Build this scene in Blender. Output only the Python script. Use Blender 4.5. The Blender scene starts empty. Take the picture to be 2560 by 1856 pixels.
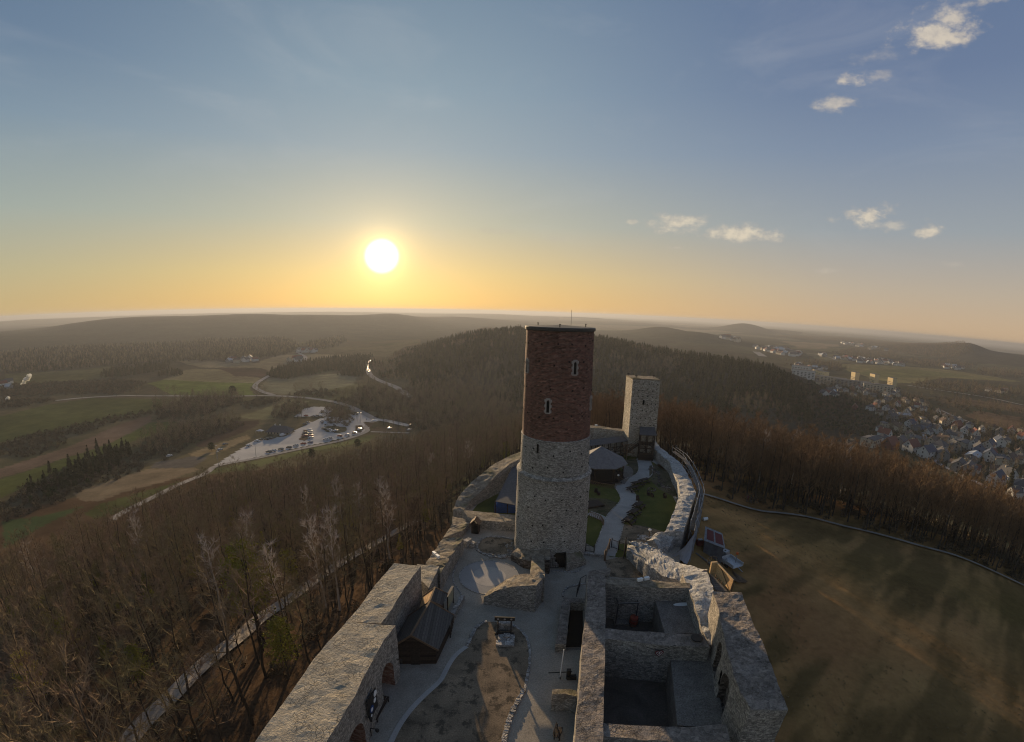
import bpy, math, random
import numpy as np
from mathutils import Matrix, Vector
from mathutils.geometry import tessellate_polygon
R = math.radians
scene = bpy.context.scene
COL = scene.collection
# ------------------------------------------------------------------ camera (wide lens with barrel curvature)
CZ = 30.0
FPX, KD, PITCH, ROLL = 1109.0, 0.0986, R(7.69), R(1.556)
_x = Vector((1, 0, 0)); _u = Vector((0, math.sin(PITCH), math.cos(PITCH))); _f = Vector((0, math.cos(PITCH), -math.sin(PITCH)))
CX = math.cos(ROLL) * _x + math.sin(ROLL) * _u
CU = -math.sin(ROLL) * _x + math.cos(ROLL) * _u
cd = bpy.data.cameras.new('camera'); cam = bpy.data.objects.new('camera', cd); COL.objects.link(cam)
scene.camera = cam
scene.render.engine = 'CYCLES'
m = Matrix.Identity(4)
for i in range(3):
    m[i][0] = CX[i]; m[i][1] = CU[i]; m[i][2] = -_f[i]
m[2][3] = CZ
cam.matrix_world = m
cd.type = 'PANO'
cd.panorama_type = 'FISHEYE_LENS_POLYNOMIAL'
cd.sensor_fit = 'HORIZONTAL'
cd.sensor_width = 36.0
cd.sensor_height = 36.0 * 742 / 1024
cd.fisheye_fov = R(200)
th = np.linspace(0.001, 1.35, 400)
rmm = (th + KD * th ** 3) * FPX * 36 / 2560
A = np.stack([rmm, rmm ** 2, rmm ** 3, rmm ** 4], 1)
kk = np.linalg.lstsq(A, th, rcond=None)[0]
cd.fisheye_polynomial_k0 = 0.0
cd.fisheye_polynomial_k1, cd.fisheye_polynomial_k2, cd.fisheye_polynomial_k3, cd.fisheye_polynomial_k4 = [-float(v) for v in kk]
cd.clip_start = 0.1; cd.clip_end = 200000

SUN_AZ, SUN_EL = R(-16.9), R(6.6)
SD = Vector((math.sin(SUN_AZ) * math.cos(SUN_EL), math.cos(SUN_AZ) * math.cos(SUN_EL), math.sin(SUN_EL)))

# ------------------------------------------------------------------ node helper
class NT:
    def __init__(s, tree): s.t = tree; s.n = tree.nodes; s.l = tree.links
    def new(s, typ, ins=None, **kw):
        n = s.n.new(typ)
        for k, v in kw.items(): setattr(n, k, v)
        for k, v in (ins or {}).items(): s.put(n, k, v)
        return n
    def put(s, n, k, v):
        sock = n.inputs[k]
        if isinstance(v, bpy.types.NodeSocket): s.l.new(v, sock)
        elif isinstance(v, bpy.types.Node): s.l.new(v.outputs[0], sock)
        else:
            if sock.type == 'RGBA' and len(v) == 3: v = (*v, 1)
            sock.default_value = v
    def math(s, op, a, b=None, c=None, clamp=False):
        n = s.new('ShaderNodeMath', operation=op, use_clamp=clamp)
        for i, v in enumerate((a, b, c)):
            if v is not None: s.put(n, i, v)
        return n.outputs[0]
    def vmath(s, op, a, b=None):
        n = s.new('ShaderNodeVectorMath', operation=op); s.put(n, 0, a)
        if b is not None: s.put(n, 1, b)
        return n
    def dot(s, a, b): return s.vmath('DOT_PRODUCT', a, b).outputs['Value']
    def mix(s, f, a, b, mode='MIX'):
        n = s.new('ShaderNodeMix', data_type='RGBA', blend_type=mode)
        s.put(n, 0, f); s.put(n, 6, a); s.put(n, 7, b)
        return n.outputs[2]
    def ramp(s, f, stops, interp='LINEAR'):
        n = s.new('ShaderNodeValToRGB'); s.put(n, 0, f); r = n.color_ramp; r.interpolation = interp
        while len(r.elements) < len(stops): r.elements.new(0.5)
        for e, (p, c) in zip(r.elements, stops):
            e.position = p; e.color = (*c, 1) if hasattr(c, '__len__') else (c, c, c, 1)
        return n.outputs[0]
    def noise(s, vec, scale, detail=4, rough=.55, dist=0, out='Fac'):
        n = s.new('ShaderNodeTexNoise', {'Scale': scale, 'Detail': detail, 'Roughness': rough, 'Distortion': dist})
        if vec is not None: s.put(n, 'Vector', vec)
        return n.outputs[out]
    def step(s, v, a, b):
        n = s.new('ShaderNodeMapRange', interpolation_type='SMOOTHSTEP')
        s.put(n, 0, v); n.inputs[1].default_value = a; n.inputs[2].default_value = b
        return n.outputs[0]

def srgb(r, g, b):
    f = lambda c: (c / 255 / 12.92) if c <= 10 else ((c / 255 + .055) / 1.055) ** 2.4
    return (f(r), f(g), f(b))

# ------------------------------------------------------------------ sky
w = bpy.data.worlds.new('World'); scene.world = w; w.use_nodes = True
t = NT(w.node_tree); t.n.clear()
D = t.new('ShaderNodeTexCoord').outputs['Generated']
sky = t.new('ShaderNodeTexSky', sky_type='NISHITA', sun_disc=False, sun_elevation=SUN_EL, sun_rotation=SUN_AZ, altitude=300, air_density=1.0, dust_density=2.0, ozone_density=2.0)
sep = t.new('ShaderNodeSeparateXYZ', {0: D})
z = sep.outputs[2]
SKYS = 0.1
skyc = t.mix(1.0, sky.outputs[0], (SKYS, SKYS, SKYS), 'MULTIPLY')
el = t.math('DIVIDE', t.math('ARCSINE', z), math.pi / 2)          # elevation, 0 at the horizon and 1 overhead
azr = t.math('ARCTAN2', sep.outputs[0], sep.outputs[1])
cosd = t.dot(D, tuple(SD))
ang = t.math('ARCCOSINE', cosd)
# thin evening air: graded by elevation, warmer towards the sun and bluer away from it
warm = t.ramp(el, [(0, srgb(218, 172, 98)), (.05, srgb(206, 178, 118)), (.12, srgb(170, 168, 148)), (.22, srgb(140, 153, 160)), (.3, srgb(128, 146, 158)), (.48, srgb(102, 122, 142)), (1, srgb(70, 90, 115))])
cool = t.ramp(el, [(0, srgb(188, 160, 128)), (.05, srgb(172, 158, 140)), (.12, srgb(142, 148, 152)), (.22, srgb(116, 130, 150)), (.3, srgb(99, 115, 142)), (.48, srgb(83, 102, 134)), (1, srgb(60, 82, 118))])
left = t.ramp(el, [(0, srgb(186, 160, 112)), (.05, srgb(172, 162, 128)), (.12, srgb(148, 156, 148)), (.22, srgb(118, 136, 150)), (.3, srgb(98, 118, 140)), (.48, srgb(80, 100, 126)), (1, srgb(58, 80, 108))])
fr = t.step(azr, R(-14), R(46)); fl = t.step(t.math('MULTIPLY', azr, -1.0), R(18), R(66))
air = t.mix(fr, warm, cool); air = t.mix(fl, air, left)
base = t.mix(.94, skyc, air)
glow = t.math('ADD', t.math('MULTIPLY', t.math('EXPONENT', t.math('MULTIPLY', ang, -1 / R(1.3))), 2.6),
              t.math('MULTIPLY', t.math('EXPONENT', t.math('MULTIPLY', ang, -1 / R(6))), .10))
base = t.mix(1.0, base, t.mix(1.0, (1.0, .66, .22, 1), t.new('ShaderNodeCombineColor', {0: glow, 1: glow, 2: glow}).outputs[0], 'MULTIPLY'), 'ADD')
disc = t.step(t.math('MULTIPLY', ang, -1.0), R(-2.4), R(-1.55))
base = t.mix(disc, base, (1.6, 1.5, 1.25, 1))
# clouds
def dirv(px, py):
    dx = px - 1280; dy = 928 - py; n = math.hypot(dx, dy); rr = n / FPX; a = rr
    for _ in range(30): a = a - (a + KD * a ** 3 - rr) / (1 + 3 * KD * a * a)
    return math.sin(a) * (dx / n * CX + dy / n * CU) + math.cos(a) * _f
cn = t.noise(t.new('ShaderNodeMapping', {0: D, 'Scale': (1, 1, 1.8)}).outputs[0], 22, 6, .62)
cn2 = t.noise(D, 60, 4, .6)
cmask = None
for vx, vy, sx, sy, st in [(2075, 75, 80, 28, 1), (2120, 45, 55, 40, .9), (2150, 8, 80, 12, .6), (1893, 182, 42, 16, .9), (1940, 172, 40, 12, .45), (1848, 229, 42, 17, .75), (1935, 125, 55, 12, .3),
                           (1925, 480, 55, 22, .9), (1960, 498, 60, 14, .6), (2050, 513, 42, 12, .9), (1490, 498, 56, 16, 1.3), (1402, 492, 18, 6, .6), (1645, 517, 62, 17, 1.3), (1500, 549, 25, 5, .5),
                           (1835, 600, 45, 6, .35), (1240, 530, 60, 6, .3), (1110, 512, 60, 7, .25), (2110, 585, 40, 6, .2)]:
    c = dirv(vx * 1.12875, vy * 1.12875)
    right = Vector((c.y, -c.x, 0)).normalized(); up = right.cross(c)
    a = t.math('DIVIDE', t.dot(D, tuple(right)), sx * 1.13 / FPX / 1.05); b = t.math('DIVIDE', t.dot(D, tuple(up)), sy * 1.13 / FPX / 1.05)
    # up component of the centre itself is zero, so these are offsets from it
    r2 = t.math('SQRT', t.math('ADD', t.math('MULTIPLY', a, a), t.math('MULTIPLY', b, b)))
    k = t.math('ADD', t.math('SUBTRACT', 1.0, r2), t.math('MULTIPLY', t.math('SUBTRACT', cn, .46), 3.4))
    k = t.math('MULTIPLY', t.step(t.math('ADD', k, .5) if st > 1 else k, .05, 1.1 if st <= 1 else 1.4), min(st, .95))
    k = t.math('MULTIPLY', k, t.math('GREATER_THAN', t.dot(D, tuple(c)), 0.0))
    cmask = k if cmask is None else t.math('MAXIMUM', cmask, k)
ccol = t.ramp(t.math('ADD', t.math('MULTIPLY', cn2, .7), t.math('MULTIPLY', cmask, .3)), [(.3, srgb(158, 152, 146)), (.7, srgb(218, 202, 176))])
base = t.mix(t.math('MULTIPLY', cmask, .7), base, ccol)
ci = t.noise(t.new('ShaderNodeMapping', {0: D, 'Scale': (1, .35, 2.6), 'Rotation': (0, .5, .3)}).outputs[0], 3.4, 6, .6, .6)
veil = t.math('MULTIPLY', t.step(ci, .47, .8), t.math('MULTIPLY', t.step(z, 0.05, .25), .13))
base = t.mix(veil, base, srgb(190, 188, 186))
bg = t.new('ShaderNodeBackground', {0: base, 1: .80})
t.new('ShaderNodeOutputWorld', {0: bg.outputs[0]})

# ------------------------------------------------------------------ sun and exposure
sl = bpy.data.lights.new('sun', 'SUN'); sl.energy = 5.0; sl.angle = R(.6); sl.color = (1.0, .72, .42)
so = bpy.data.objects.new('sun', sl); COL.objects.link(so); so.rotation_euler = Vector((math.sin(SUN_AZ) * math.cos(R(8.0)), math.cos(SUN_AZ) * math.cos(R(8.0)), math.sin(R(8.0)))).to_track_quat('Z', 'Y').to_euler(); so.location = (0, 0, 60)
vs = scene.view_settings; vs.view_transform = 'Standard'; vs.look = 'None'; vs.exposure = .62; vs.gamma = 1
scene.cycles.max_bounces = 5; scene.cycles.diffuse_bounces = 2; scene.cycles.volume_bounces = 0; scene.cycles.transparent_max_bounces = 8
scene.cycles.use_denoising = True; scene.cycles.filter_width = 1.05
# ------------------------------------------------------------------ pixel -> direction helpers (used only to read plan positions off the photograph)
def inv(px, py):
    dx = px - 1280; dy = 928 - py; n = np.hypot(dx, dy) + 1e-9; rr = n / FPX; a = rr
    for _ in range(30): a = a - (a + KD * a ** 3 - rr) / (1 + 3 * KD * a * a)
    return np.sin(a) * (dx / n * np.array(CX) + dy / n * np.array(CU)) + np.cos(a) * np.array(_f)
def at(p, z=0.0):
    d = inv(*p); k = (z - CZ) / d[2]
    return (d[0] * k, d[1] * k, z)
def V(x, y): return (x * 1.12875, y * 1.12875)
def C1(x, y): return (1100 + x / 2.3486, 780 + y / 2.3486)
def Q(x, y): return (1380 + x / 4.11, 980 + y / 4.11)
def C2(x, y): return (900 + x / 2.957, 1300 + y / 2.957)
def C3(x, y): return (1400 + x / 2.957, 1300 + y / 2.957)
def C4(x, y): return (600 + x / 2.957, 1300 + y / 2.957)
def L1(x, y): return (x / 3.044, 760 + y / 3.044)
def L2(x, y): return (500 + x / 3.044, 760 + y / 3.044)
def L3(x, y): return (1800 + x / 2.984, 780 + y / 2.984)
def L4(x, y): return (x / 2.506, 1200 + y / 2.506)
def K5(x, y): return (620 + x / 5.155, 980 + y / 5.155)
def K6(x, y): return (2100 + x / 4.93, 1020 + y / 4.93)
def K7(x, y): return (1800 + x / 4.536, 840 + y / 4.536)
def K2(x, y): return (1620 + x / 5.871, 1280 + y / 5.871)

# ------------------------------------------------------------------ numpy value noise
def _h(i, j, k):
    n = (i * 374761393 + j * 668265263 + k * 2147483647 + 1013904223) & 0xffffffff
    n = ((n ^ (n >> 13)) * 1274126177) & 0xffffffff
    return ((n ^ (n >> 16)) & 0xffff) / 65535.0
def vnoise(p, s=1.0, seed=0):
    p = np.asarray(p, float) * s + seed * 17.31
    i = np.floor(p).astype(np.int64); f = p - i; f = f * f * (3 - 2 * f)
    r = 0
    for a in (0, 1):
        for b in (0, 1):
            for c in (0, 1):
                wt = (f[..., 0] if a else 1 - f[..., 0]) * (f[..., 1] if b else 1 - f[..., 1]) * (f[..., 2] if c else 1 - f[..., 2])
                r = r + wt * _h(i[..., 0] + a, i[..., 1] + b, i[..., 2] + c)
    return r * 2 - 1
def fbm(p, s, seed=0, o=3):
    r = 0; a = 1; q = 0
    for k in range(o): r = r + a * vnoise(p, s * 2 ** k, seed + k); q += a; a *= .5
    return r / q

# ------------------------------------------------------------------ objects
def tag(o, label=None, cat=None, group=None, kind=None):
    if label: o['label'] = label
    if cat: o['category'] = cat
    if group: o['group'] = group
    if kind: o['kind'] = kind
    return o
def empty(name, loc=(0, 0, 0), rz=0, parent=None):
    o = bpy.data.objects.new(name, None); COL.objects.link(o); o.location = loc; o.rotation_euler = (0, 0, rz); o.empty_display_size = .2
    if parent: o.parent = parent
    return o
def mesh_of(name, verts, faces, mats=(), smooth=False, mi=None, uv=None):
    me = bpy.data.meshes.new(name)
    if isinstance(verts, np.ndarray) and isinstance(faces, np.ndarray):
        nv, (nf, k) = len(verts), faces.shape
        me.vertices.add(nv); me.vertices.foreach_set('co', np.ascontiguousarray(verts, np.float32).ravel())
        me.loops.add(nf * k); me.loops.foreach_set('vertex_index', np.ascontiguousarray(faces, np.int32).ravel())
        me.polygons.add(nf); me.polygons.foreach_set('loop_start', np.arange(0, nf * k, k, dtype=np.int32))
        me.update(calc_edges=True)
    else:
        me.from_pydata([tuple(v) for v in verts], [], [tuple(f) for f in faces])
    for mt in (mats if isinstance(mats, (list, tuple)) else [mats]): me.materials.append(mt)
    if mi is not None: me.polygons.foreach_set('material_index', np.asarray(mi, np.int32))
    if smooth: me.polygons.foreach_set('use_smooth', np.ones(len(me.polygons), bool))
    if uv is not None:
        l = me.uv_layers.new(name='UVMap'); l.data.foreach_set('uv', np.asarray(uv, np.float32).ravel())
    me.validate(verbose=False); me.update()
    return me
def ob(name, verts, faces, mats, parent=None, loc=None, **kw):
    o = bpy.data.objects.new(name, mesh_of(name, verts, faces, mats, **kw)); COL.objects.link(o)
    if parent: o.parent = parent
    if loc is not None: o.location = loc
    return o
def copy_tree(o, parent=None):
    c = o.copy(); COL.objects.link(c)
    if parent: c.parent = parent; c.matrix_parent_inverse = o.matrix_parent_inverse.copy()
    for ch in list(o.children): copy_tree(ch, c)
    return c

class MB:
    def __init__(s): s.v = []; s.f = []; s.m = []
    def add(s, vs, fs, mi=0):
        b = len(s.v); s.v += [tuple(v) for v in vs]; s.f += [tuple(b + i for i in f) for f in fs]; s.m += [mi] * len(fs); return s
    def box(s, c, d, rz=0, mi=0, M=None):
        x, y, z = d[0] / 2, d[1] / 2, d[2] / 2; ca, sa = math.cos(rz), math.sin(rz); vs = []
        for dz in (-z, z):
            for dx, dy in ((-x, -y), (x, -y), (x, y), (-x, y)):
                p = Vector((dx * ca - dy * sa, dx * sa + dy * ca, dz))
                if M: p = M @ Vector((dx, dy, dz))
                vs.append((c[0] + p[0], c[1] + p[1], c[2] + p[2]))
        return s.add(vs, [(0, 3, 2, 1), (4, 5, 6, 7), (0, 1, 5, 4), (1, 2, 6, 5), (2, 3, 7, 6), (3, 0, 4, 7)], mi)
    def bar(s, a, b, w=.06, h=None, mi=0):
        a = Vector(a); b = Vector(b); d = b - a; L = d.length
        if L < 1e-6: return s
        q = d.to_track_quat('X', 'Z').to_matrix()
        return s.box((a + b) / 2, (L, w, h or w), M=q, mi=mi)
    def tube(s, a, b, r1, r2=None, n=8, mi=0, caps=True):
        a = Vector(a); b = Vector(b); q = (b - a).to_track_quat('Z', 'Y').to_matrix(); r2 = r1 if r2 is None else r2
        vs = [a + q @ Vector((r1 * math.cos(i * math.tau / n), r1 * math.sin(i * math.tau / n), 0)) for i in range(n)]
        vs += [b + q @ Vector((r2 * math.cos(i * math.tau / n), r2 * math.sin(i * math.tau / n), 0)) for i in range(n)]
        fs = [(i, (i + 1) % n, n + (i + 1) % n, n + i) for i in range(n)]
        if caps: fs += [tuple(range(n - 1, -1, -1)), tuple(range(n, 2 * n))]
        return s.add(vs, fs, mi)
    def prism(s, poly, z0, z1, mi=0):
        n = len(poly); vs = [(x, y, z0) for x, y in poly] + [(x, y, z1) for x, y in poly]
        fs = [(i, (i + 1) % n, n + (i + 1) % n, n + i) for i in range(n)] + [tuple(range(n - 1, -1, -1)), tuple(range(n, 2 * n))]
        return s.add(vs, fs, mi)
    def lathe(s, prof, n=24, c=(0, 0), mi=0):
        vs = []; fs = []
        for r, z in prof: vs += [(c[0] + r * math.cos(i * math.tau / n), c[1] + r * math.sin(i * math.tau / n), z) for i in range(n)]
        for k in range(len(prof) - 1):
            for i in range(n): j = (i + 1) % n; fs.append((k * n + i, k * n + j, (k + 1) * n + j, (k + 1) * n + i))
        return s.add(vs, fs, mi)
    def obj(s, name, mats, parent=None, loc=None, smooth=False): return ob(name, s.v, s.f, mats, parent, loc, mi=s.m, smooth=smooth)

def tess(poly):
    return [tuple(f) for f in tessellate_polygon([[Vector((p[0], p[1], 0)) for p in poly]])]
def sheet(name, poly, z, mat, grid=None, **kw):
    o = ob(name, [(p[0], p[1], z) for p in poly], [f if (poly[f[1]][0]-poly[f[0]][0])*(poly[f[2]][1]-poly[f[0]][1])-(poly[f[1]][1]-poly[f[0]][1])*(poly[f[2]][0]-poly[f[0]][0]) > 0 else f[::-1] for f in tess(poly)], mat)
    return o
def resample(P, step, closed=False):
    P = np.asarray(P, float)
    if closed: P = np.vstack([P, P[:1]])
    d = np.r_[0, np.cumsum(np.linalg.norm(np.diff(P, axis=0), axis=1))]
    n = max(2, int(d[-1] / step) + 1); u = np.linspace(0, d[-1], n)
    return np.stack([np.interp(u, d, P[:, i]) for i in range(P.shape[1])], 1)
def smooth_line(P, it=2, closed=False):
    P = np.asarray(P, float)
    for _ in range(it):
        if closed:
            N = np.roll(P, -1, 0); P = np.stack([P * .75 + N * .25, P * .25 + N * .75], 1).reshape(-1, P.shape[1])
        else:
            a = P[:-1]; b = P[1:]; mid = np.stack([a * .75 + b * .25, a * .25 + b * .75], 1).reshape(-1, P.shape[1]); P = np.vstack([P[:1], mid, P[-1:]])
    return P
# ------------------------------------------------------------------ materials
MAT = {}
def newmat(name):
    m = bpy.data.materials.new(name); m.use_nodes = True; t = NT(m.node_tree); t.n.clear(); MAT[name] = m
    return m, t
def finish(t, col, rough=.9, bump=None, bstr=.5, bdist=.05, **kw):
    b = t.new('ShaderNodeBsdfPrincipled', {'Base Color': col, 'Roughness': rough})
    b.inputs['Specular IOR Level'].default_value = kw.get('spec', .2)
    if 'metal' in kw: b.inputs['Metallic'].default_value = kw['metal']
    if bump is not None:
        n = t.new('ShaderNodeBump', {'Height': bump, 'Strength': bstr, 'Distance': bdist}); t.l.new(n.outputs[0], b.inputs['Normal'])
    t.new('ShaderNodeOutputMaterial', {0: b.outputs[0]}); return b
def stone_mat(name, c1, c2, c3, scale=2.3, mortar=(.2, .17, .14), zs=1.9, mort=.05, bump=.55, topdark=False):
    m, t = newmat(name); P = t.new('ShaderNodeTexCoord').outputs['Object']
    dn = t.noise(P, 1.3, 3, .6, out='Color')
    P2 = t.vmath('ADD', P, t.vmath('MULTIPLY', dn, (.35, .35, .12)).outputs[0]).outputs[0]
    mp = t.new('ShaderNodeMapping', {0: P2, 'Scale': (1, 1, zs)}).outputs[0]
    v = t.new('ShaderNodeTexVoronoi', {'Vector': mp, 'Scale': scale}, feature='F1')
    e = t.new('ShaderNodeTexVoronoi', {'Vector': mp, 'Scale': scale}, feature='DISTANCE_TO_EDGE')
    rnd = t.new('ShaderNodeSeparateColor', {0: v.outputs['Color']}).outputs[0]
    col = t.ramp(rnd, [(0, c1), (.45, c2), (.85, c3), (1, tuple(min(1, x * 1.15) for x in c3))])
    big = t.noise(P, .22, 5, .6); col = t.mix(1, col, t.ramp(big, [(.3, .78), (.7, 1.18)]), 'MULTIPLY')
    fine = t.noise(P, 9, 5, .65); col = t.mix(1, col, t.ramp(fine, [(.25, .55), (.75, 1.4)]), 'MULTIPLY')
    mm = t.step(e.outputs[0], .0, mort)
    col = t.mix(mm, mortar, col)
    hgt = t.math('ADD', t.math('MULTIPLY', t.step(e.outputs[0], 0, .14), .6), t.math('ADD', t.math('MULTIPLY', fine, .5), t.math('MULTIPLY', rnd, .35)))
    finish(t, col, .92, hgt, bump, .12); return m
stone_mat('stone_tower', (.15, .14, .125), (.30, .285, .26), (.42, .40, .36), 5.2, (.14, .13, .11), 2.2)
stone_mat('stone_wall', (.17, .155, .135), (.29, .268, .235), (.40, .365, .315), 4.4, (.12, .1, .085), 1.8)
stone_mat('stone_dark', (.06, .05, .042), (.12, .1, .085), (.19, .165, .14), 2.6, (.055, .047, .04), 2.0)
stone_mat('stone_pale', (.24, .235, .225), (.37, .36, .34), (.48, .465, .44), 3.0, (.2, .2, .2), 1.4)
stone_mat('stone_kerb', (.24, .225, .2), (.35, .33, .3), (.46, .43, .39), 3.5, (.1, .09, .08), 1)
stone_mat('stone_square', (.24, .21, .17), (.37, .335, .28), (.48, .44, .38), 3.6, (.2, .18, .15), 1.8)

def render_mat(name, c1, c2, sc=1.2, speck=.5, bump=.6, c3=None):
    """lime-rendered wall top: lumpy mortar with grit"""
    m, t = newmat(name); P = t.new('ShaderNodeTexCoord').outputs['Object']
    a = t.noise(P, sc, 5, .6, .4); b = t.noise(P, 7, 4, .7); c = t.noise(P, 26, 3, .6)
    v = t.new('ShaderNodeTexVoronoi', {'Vector': t.vmath('ADD', P, t.vmath('MULTIPLY', t.noise(P, 3, 2, .5, out='Color'), (.3, .3, .3)).outputs[0]).outputs[0], 'Scale': 3.6}, feature='F1')
    rnd = t.new('ShaderNodeSeparateColor', {0: v.outputs['Color']}).outputs[0]
    col = t.ramp(a, [(.3, c1), (.65, c2)])
    if c3: col = t.mix(t.step(t.noise(P, .35, 4, .6), .5, .68), col, c3)
    col = t.mix(1, col, t.ramp(t.math('ADD', t.math('MULTIPLY', b, .5), t.math('ADD', t.math('MULTIPLY', c, .3), t.math('MULTIPLY', rnd, .2))), [(.25, 1 - speck), (.75, 1 + speck * .6)]), 'MULTIPLY')
    e = t.new('ShaderNodeTexVoronoi', {'Vector': t.vmath('ADD', P, t.vmath('MULTIPLY', t.noise(P, 3, 2, .5, out='Color'), (.3, .3, .3)).outputs[0]).outputs[0], 'Scale': 3.1}, feature='DISTANCE_TO_EDGE')
    gap = t.math('MULTIPLY', t.math('SUBTRACT', 1.0, t.step(e.outputs[0], .0, .07)), t.step(t.noise(P, .8, 3, .6), .45, .6))
    col = t.mix(t.math('MULTIPLY', gap, .6), col, tuple(x * .4 for x in c1))
    h = t.math('ADD', t.math('MULTIPLY', t.math('SUBTRACT', b, t.math('MULTIPLY', gap, .5)), 1.0), t.math('ADD', t.math('MULTIPLY', c, .3), t.math('MULTIPLY', v.outputs['Distance'], -.35)))
    finish(t, col, .95, h, bump, .17, spec=.1); return m
render_mat('cap_warm', (.38, .335, .26), (.5, .44, .34), .6, speck=.4, bump=.9)
render_mat('cap_grey', (.21, .18, .155), (.36, .31, .265), .9, speck=.75, bump=1.0)
render_mat('cap_ruin', (.2, .165, .125), (.36, .31, .24), speck=.6, bump=.9, c3=(.16, .15, .09))
render_mat('rock_pale', (.38, .375, .36), (.56, .55, .525), .9, .6, 1.0)

def ground_mat(name, c1, c2, sc=.6, fine=14, c3=None, bump=.35, sp=.35, f3=(.5, .62)):
    m, t = newmat(name); P = t.new('ShaderNodeTexCoord').outputs['Object']
    a = t.noise(P, sc, 6, .62, .5); b = t.noise(P, fine, 4, .7)
    col = t.ramp(a, [(.32, c1), (.66, c2)])
    if c3: col = t.mix(t.step(t.noise(P, sc * 2.3, 5, .7), *f3), col, c3)
    col = t.mix(1, col, t.ramp(b, [(.25, 1 - sp), (.75, 1 + sp)]), 'MULTIPLY')
    finish(t, col, .95, b, bump, .05, spec=0 if sc < .36 else .1); return m
ground_mat('gravel', (.26, .23, .185), (.36, .32, .26), .3, 9)
ground_mat('paving_ring', (.27, .265, .255), (.33, .32, .305), .4, 10, bump=.2, sp=.2)
ground_mat('paving_disc', (.36, .34, .31), (.45, .42, .38), .5, 9, bump=.2, sp=.2)
ground_mat('lawn_dry', (.13, .105, .075), (.28, .215, .145), .35, 9, (.09, .075, .055), sp=.5)
ground_mat('lawn', (.06, .07, .025), (.11, .115, .035), .3, 11, (.13, .12, .06), sp=.45, f3=(.55, .75))
ground_mat('scrub_ground', (.07, .06, .04), (.13, .115, .075), .3, 6, (.05, .055, .03), sp=.5)
ground_mat('path_dim', (.19, .17, .14), (.29, .26, .22), .4, 5, bump=.2, sp=.35)
ground_mat('path_wood', (.22, .19, .16), (.33, .29, .245), .4, 5, bump=.2, sp=.35)
ground_mat('path_stone', (.27, .26, .24), (.37, .35, .32), .4, 11, bump=.2, sp=.25)
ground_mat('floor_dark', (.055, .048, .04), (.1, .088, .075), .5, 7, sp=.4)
ground_mat('terrace', (.13, .115, .1), (.2, .18, .155), .9, 8, sp=.6)
ground_mat('asphalt', (.30, .30, .30), (.40, .39, .38), .05, 2, bump=.1, sp=.15)
ground_mat('road_pale', (.2, .19, .18), (.3, .28, .26), .05, 2, bump=.1, sp=.15)
ground_mat('earth', (.07, .055, .04), (.11, .085, .06), .2, 3)

def plain(name, col, rough=.7, var=.25, sc=6, metal=0, spec=.3, bump=.15):
    m, t = newmat(name); P = t.new('ShaderNodeTexCoord').outputs['Object']
    n = t.noise(P, sc, 4, .6); c = t.mix(1, col, t.ramp(n, [(.3, 1 - var), (.7, 1 + var)]), 'MULTIPLY')
    finish(t, c, rough, n, bump, .02, metal=metal, spec=spec); return m
plain('void', (.008, .007, .006), .9)  # near-black stands in for the shade inside openings and holes
plain('iron', (.03, .028, .026), .6, metal=.3)
plain('steel', (.32, .33, .34), .45, metal=.6)
plain('wood_dark', (.035, .024, .018), .8, .35, 5)
plain('wood_mid', (.14, .09, .055), .8, .3, 5)
plain('wood_new', (.5, .34, .17), .7, .25, 4)
plain('white_paint', (.72, .72, .7), .5, .08)
plain('canvas_blue', (.03, .07, .2), .7)
plain('tarp_grey', (.28, .33, .42), .6, .2, 1.5)
plain('tarp_pale', (.27, .27, .27), .7, .3, 2)
plain('shed_side', (.12, .13, .15), .7, .3, 1.5)
plain('plastic_white', (.45, .46, .47), .4)
plain('red_cloth', (.17, .045, .04), .8)
plain('orange_paint', (.55, .13, .03), .5)
plain('barrel_red', (.28, .05, .03), .6)
plain('slate', (.085, .083, .085), .75, .3, 3)
plain('slate_pav', (.145, .14, .14), .75, .25, 3)
plain('sign_panel', (.34, .31, .2), .7, .3, 3)
plain('yellow_fleece', (.2, .16, .03), .9)
plain('glass', (.03, .04, .05), .12, .1, spec=.6)
plain('smoke', (.85, .84, .8), 1, .05)
plain('road_glint', (.3, .29, .27), .6, .1, .1, spec=.35, bump=.02)  # paler, glossier strip stands in for the sun glinting on the road
plain('quoin', (.33, .29, .26), .85, .2, 3)
plain('copper_dark', (.06, .055, .05), .6)
def planks(name, c1, c2, w=6.0, axis=0):
    m, t = newmat(name); P = t.new('ShaderNodeTexCoord').outputs['Object']
    s = t.new('ShaderNodeSeparateXYZ', {0: P}).outputs[axis]
    k = t.math('MULTIPLY', s, w); fr = t.math('FRACT', k); cell = t.math('FLOOR', k)
    wn = t.new('ShaderNodeTexWhiteNoise', noise_dimensions='1D'); t.l.new(cell, wn.inputs['W'])
    col = t.mix(wn.outputs[0], c1, c2); n = t.noise(P, 8, 4, .6)
    col = t.mix(1, col, t.ramp(n, [(.3, .7), (.7, 1.3)]), 'MULTIPLY')
    gap = t.step(t.math('ABSOLUTE', t.math('SUBTRACT', fr, .5)), .42, .49)
    col = t.mix(gap, col, tuple(x * .25 for x in c1)); finish(t, col, .8, t.math('SUBTRACT', n, gap), .5, .03); return m
planks('shingles', (.06, .058, .055), (.1, .097, .092), 5, 0)
planks('boards_lit', (.42, .27, .14), (.6, .4, .2), 4, 0)  # sunlight put into the board colour, for one hut roof slope and the parapet
planks('boards_dark', (.025, .018, .014), (.055, .038, .028), 5, 2)
planks('deck', (.1, .09, .08), (.18, .16, .14), 3, 1)
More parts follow.
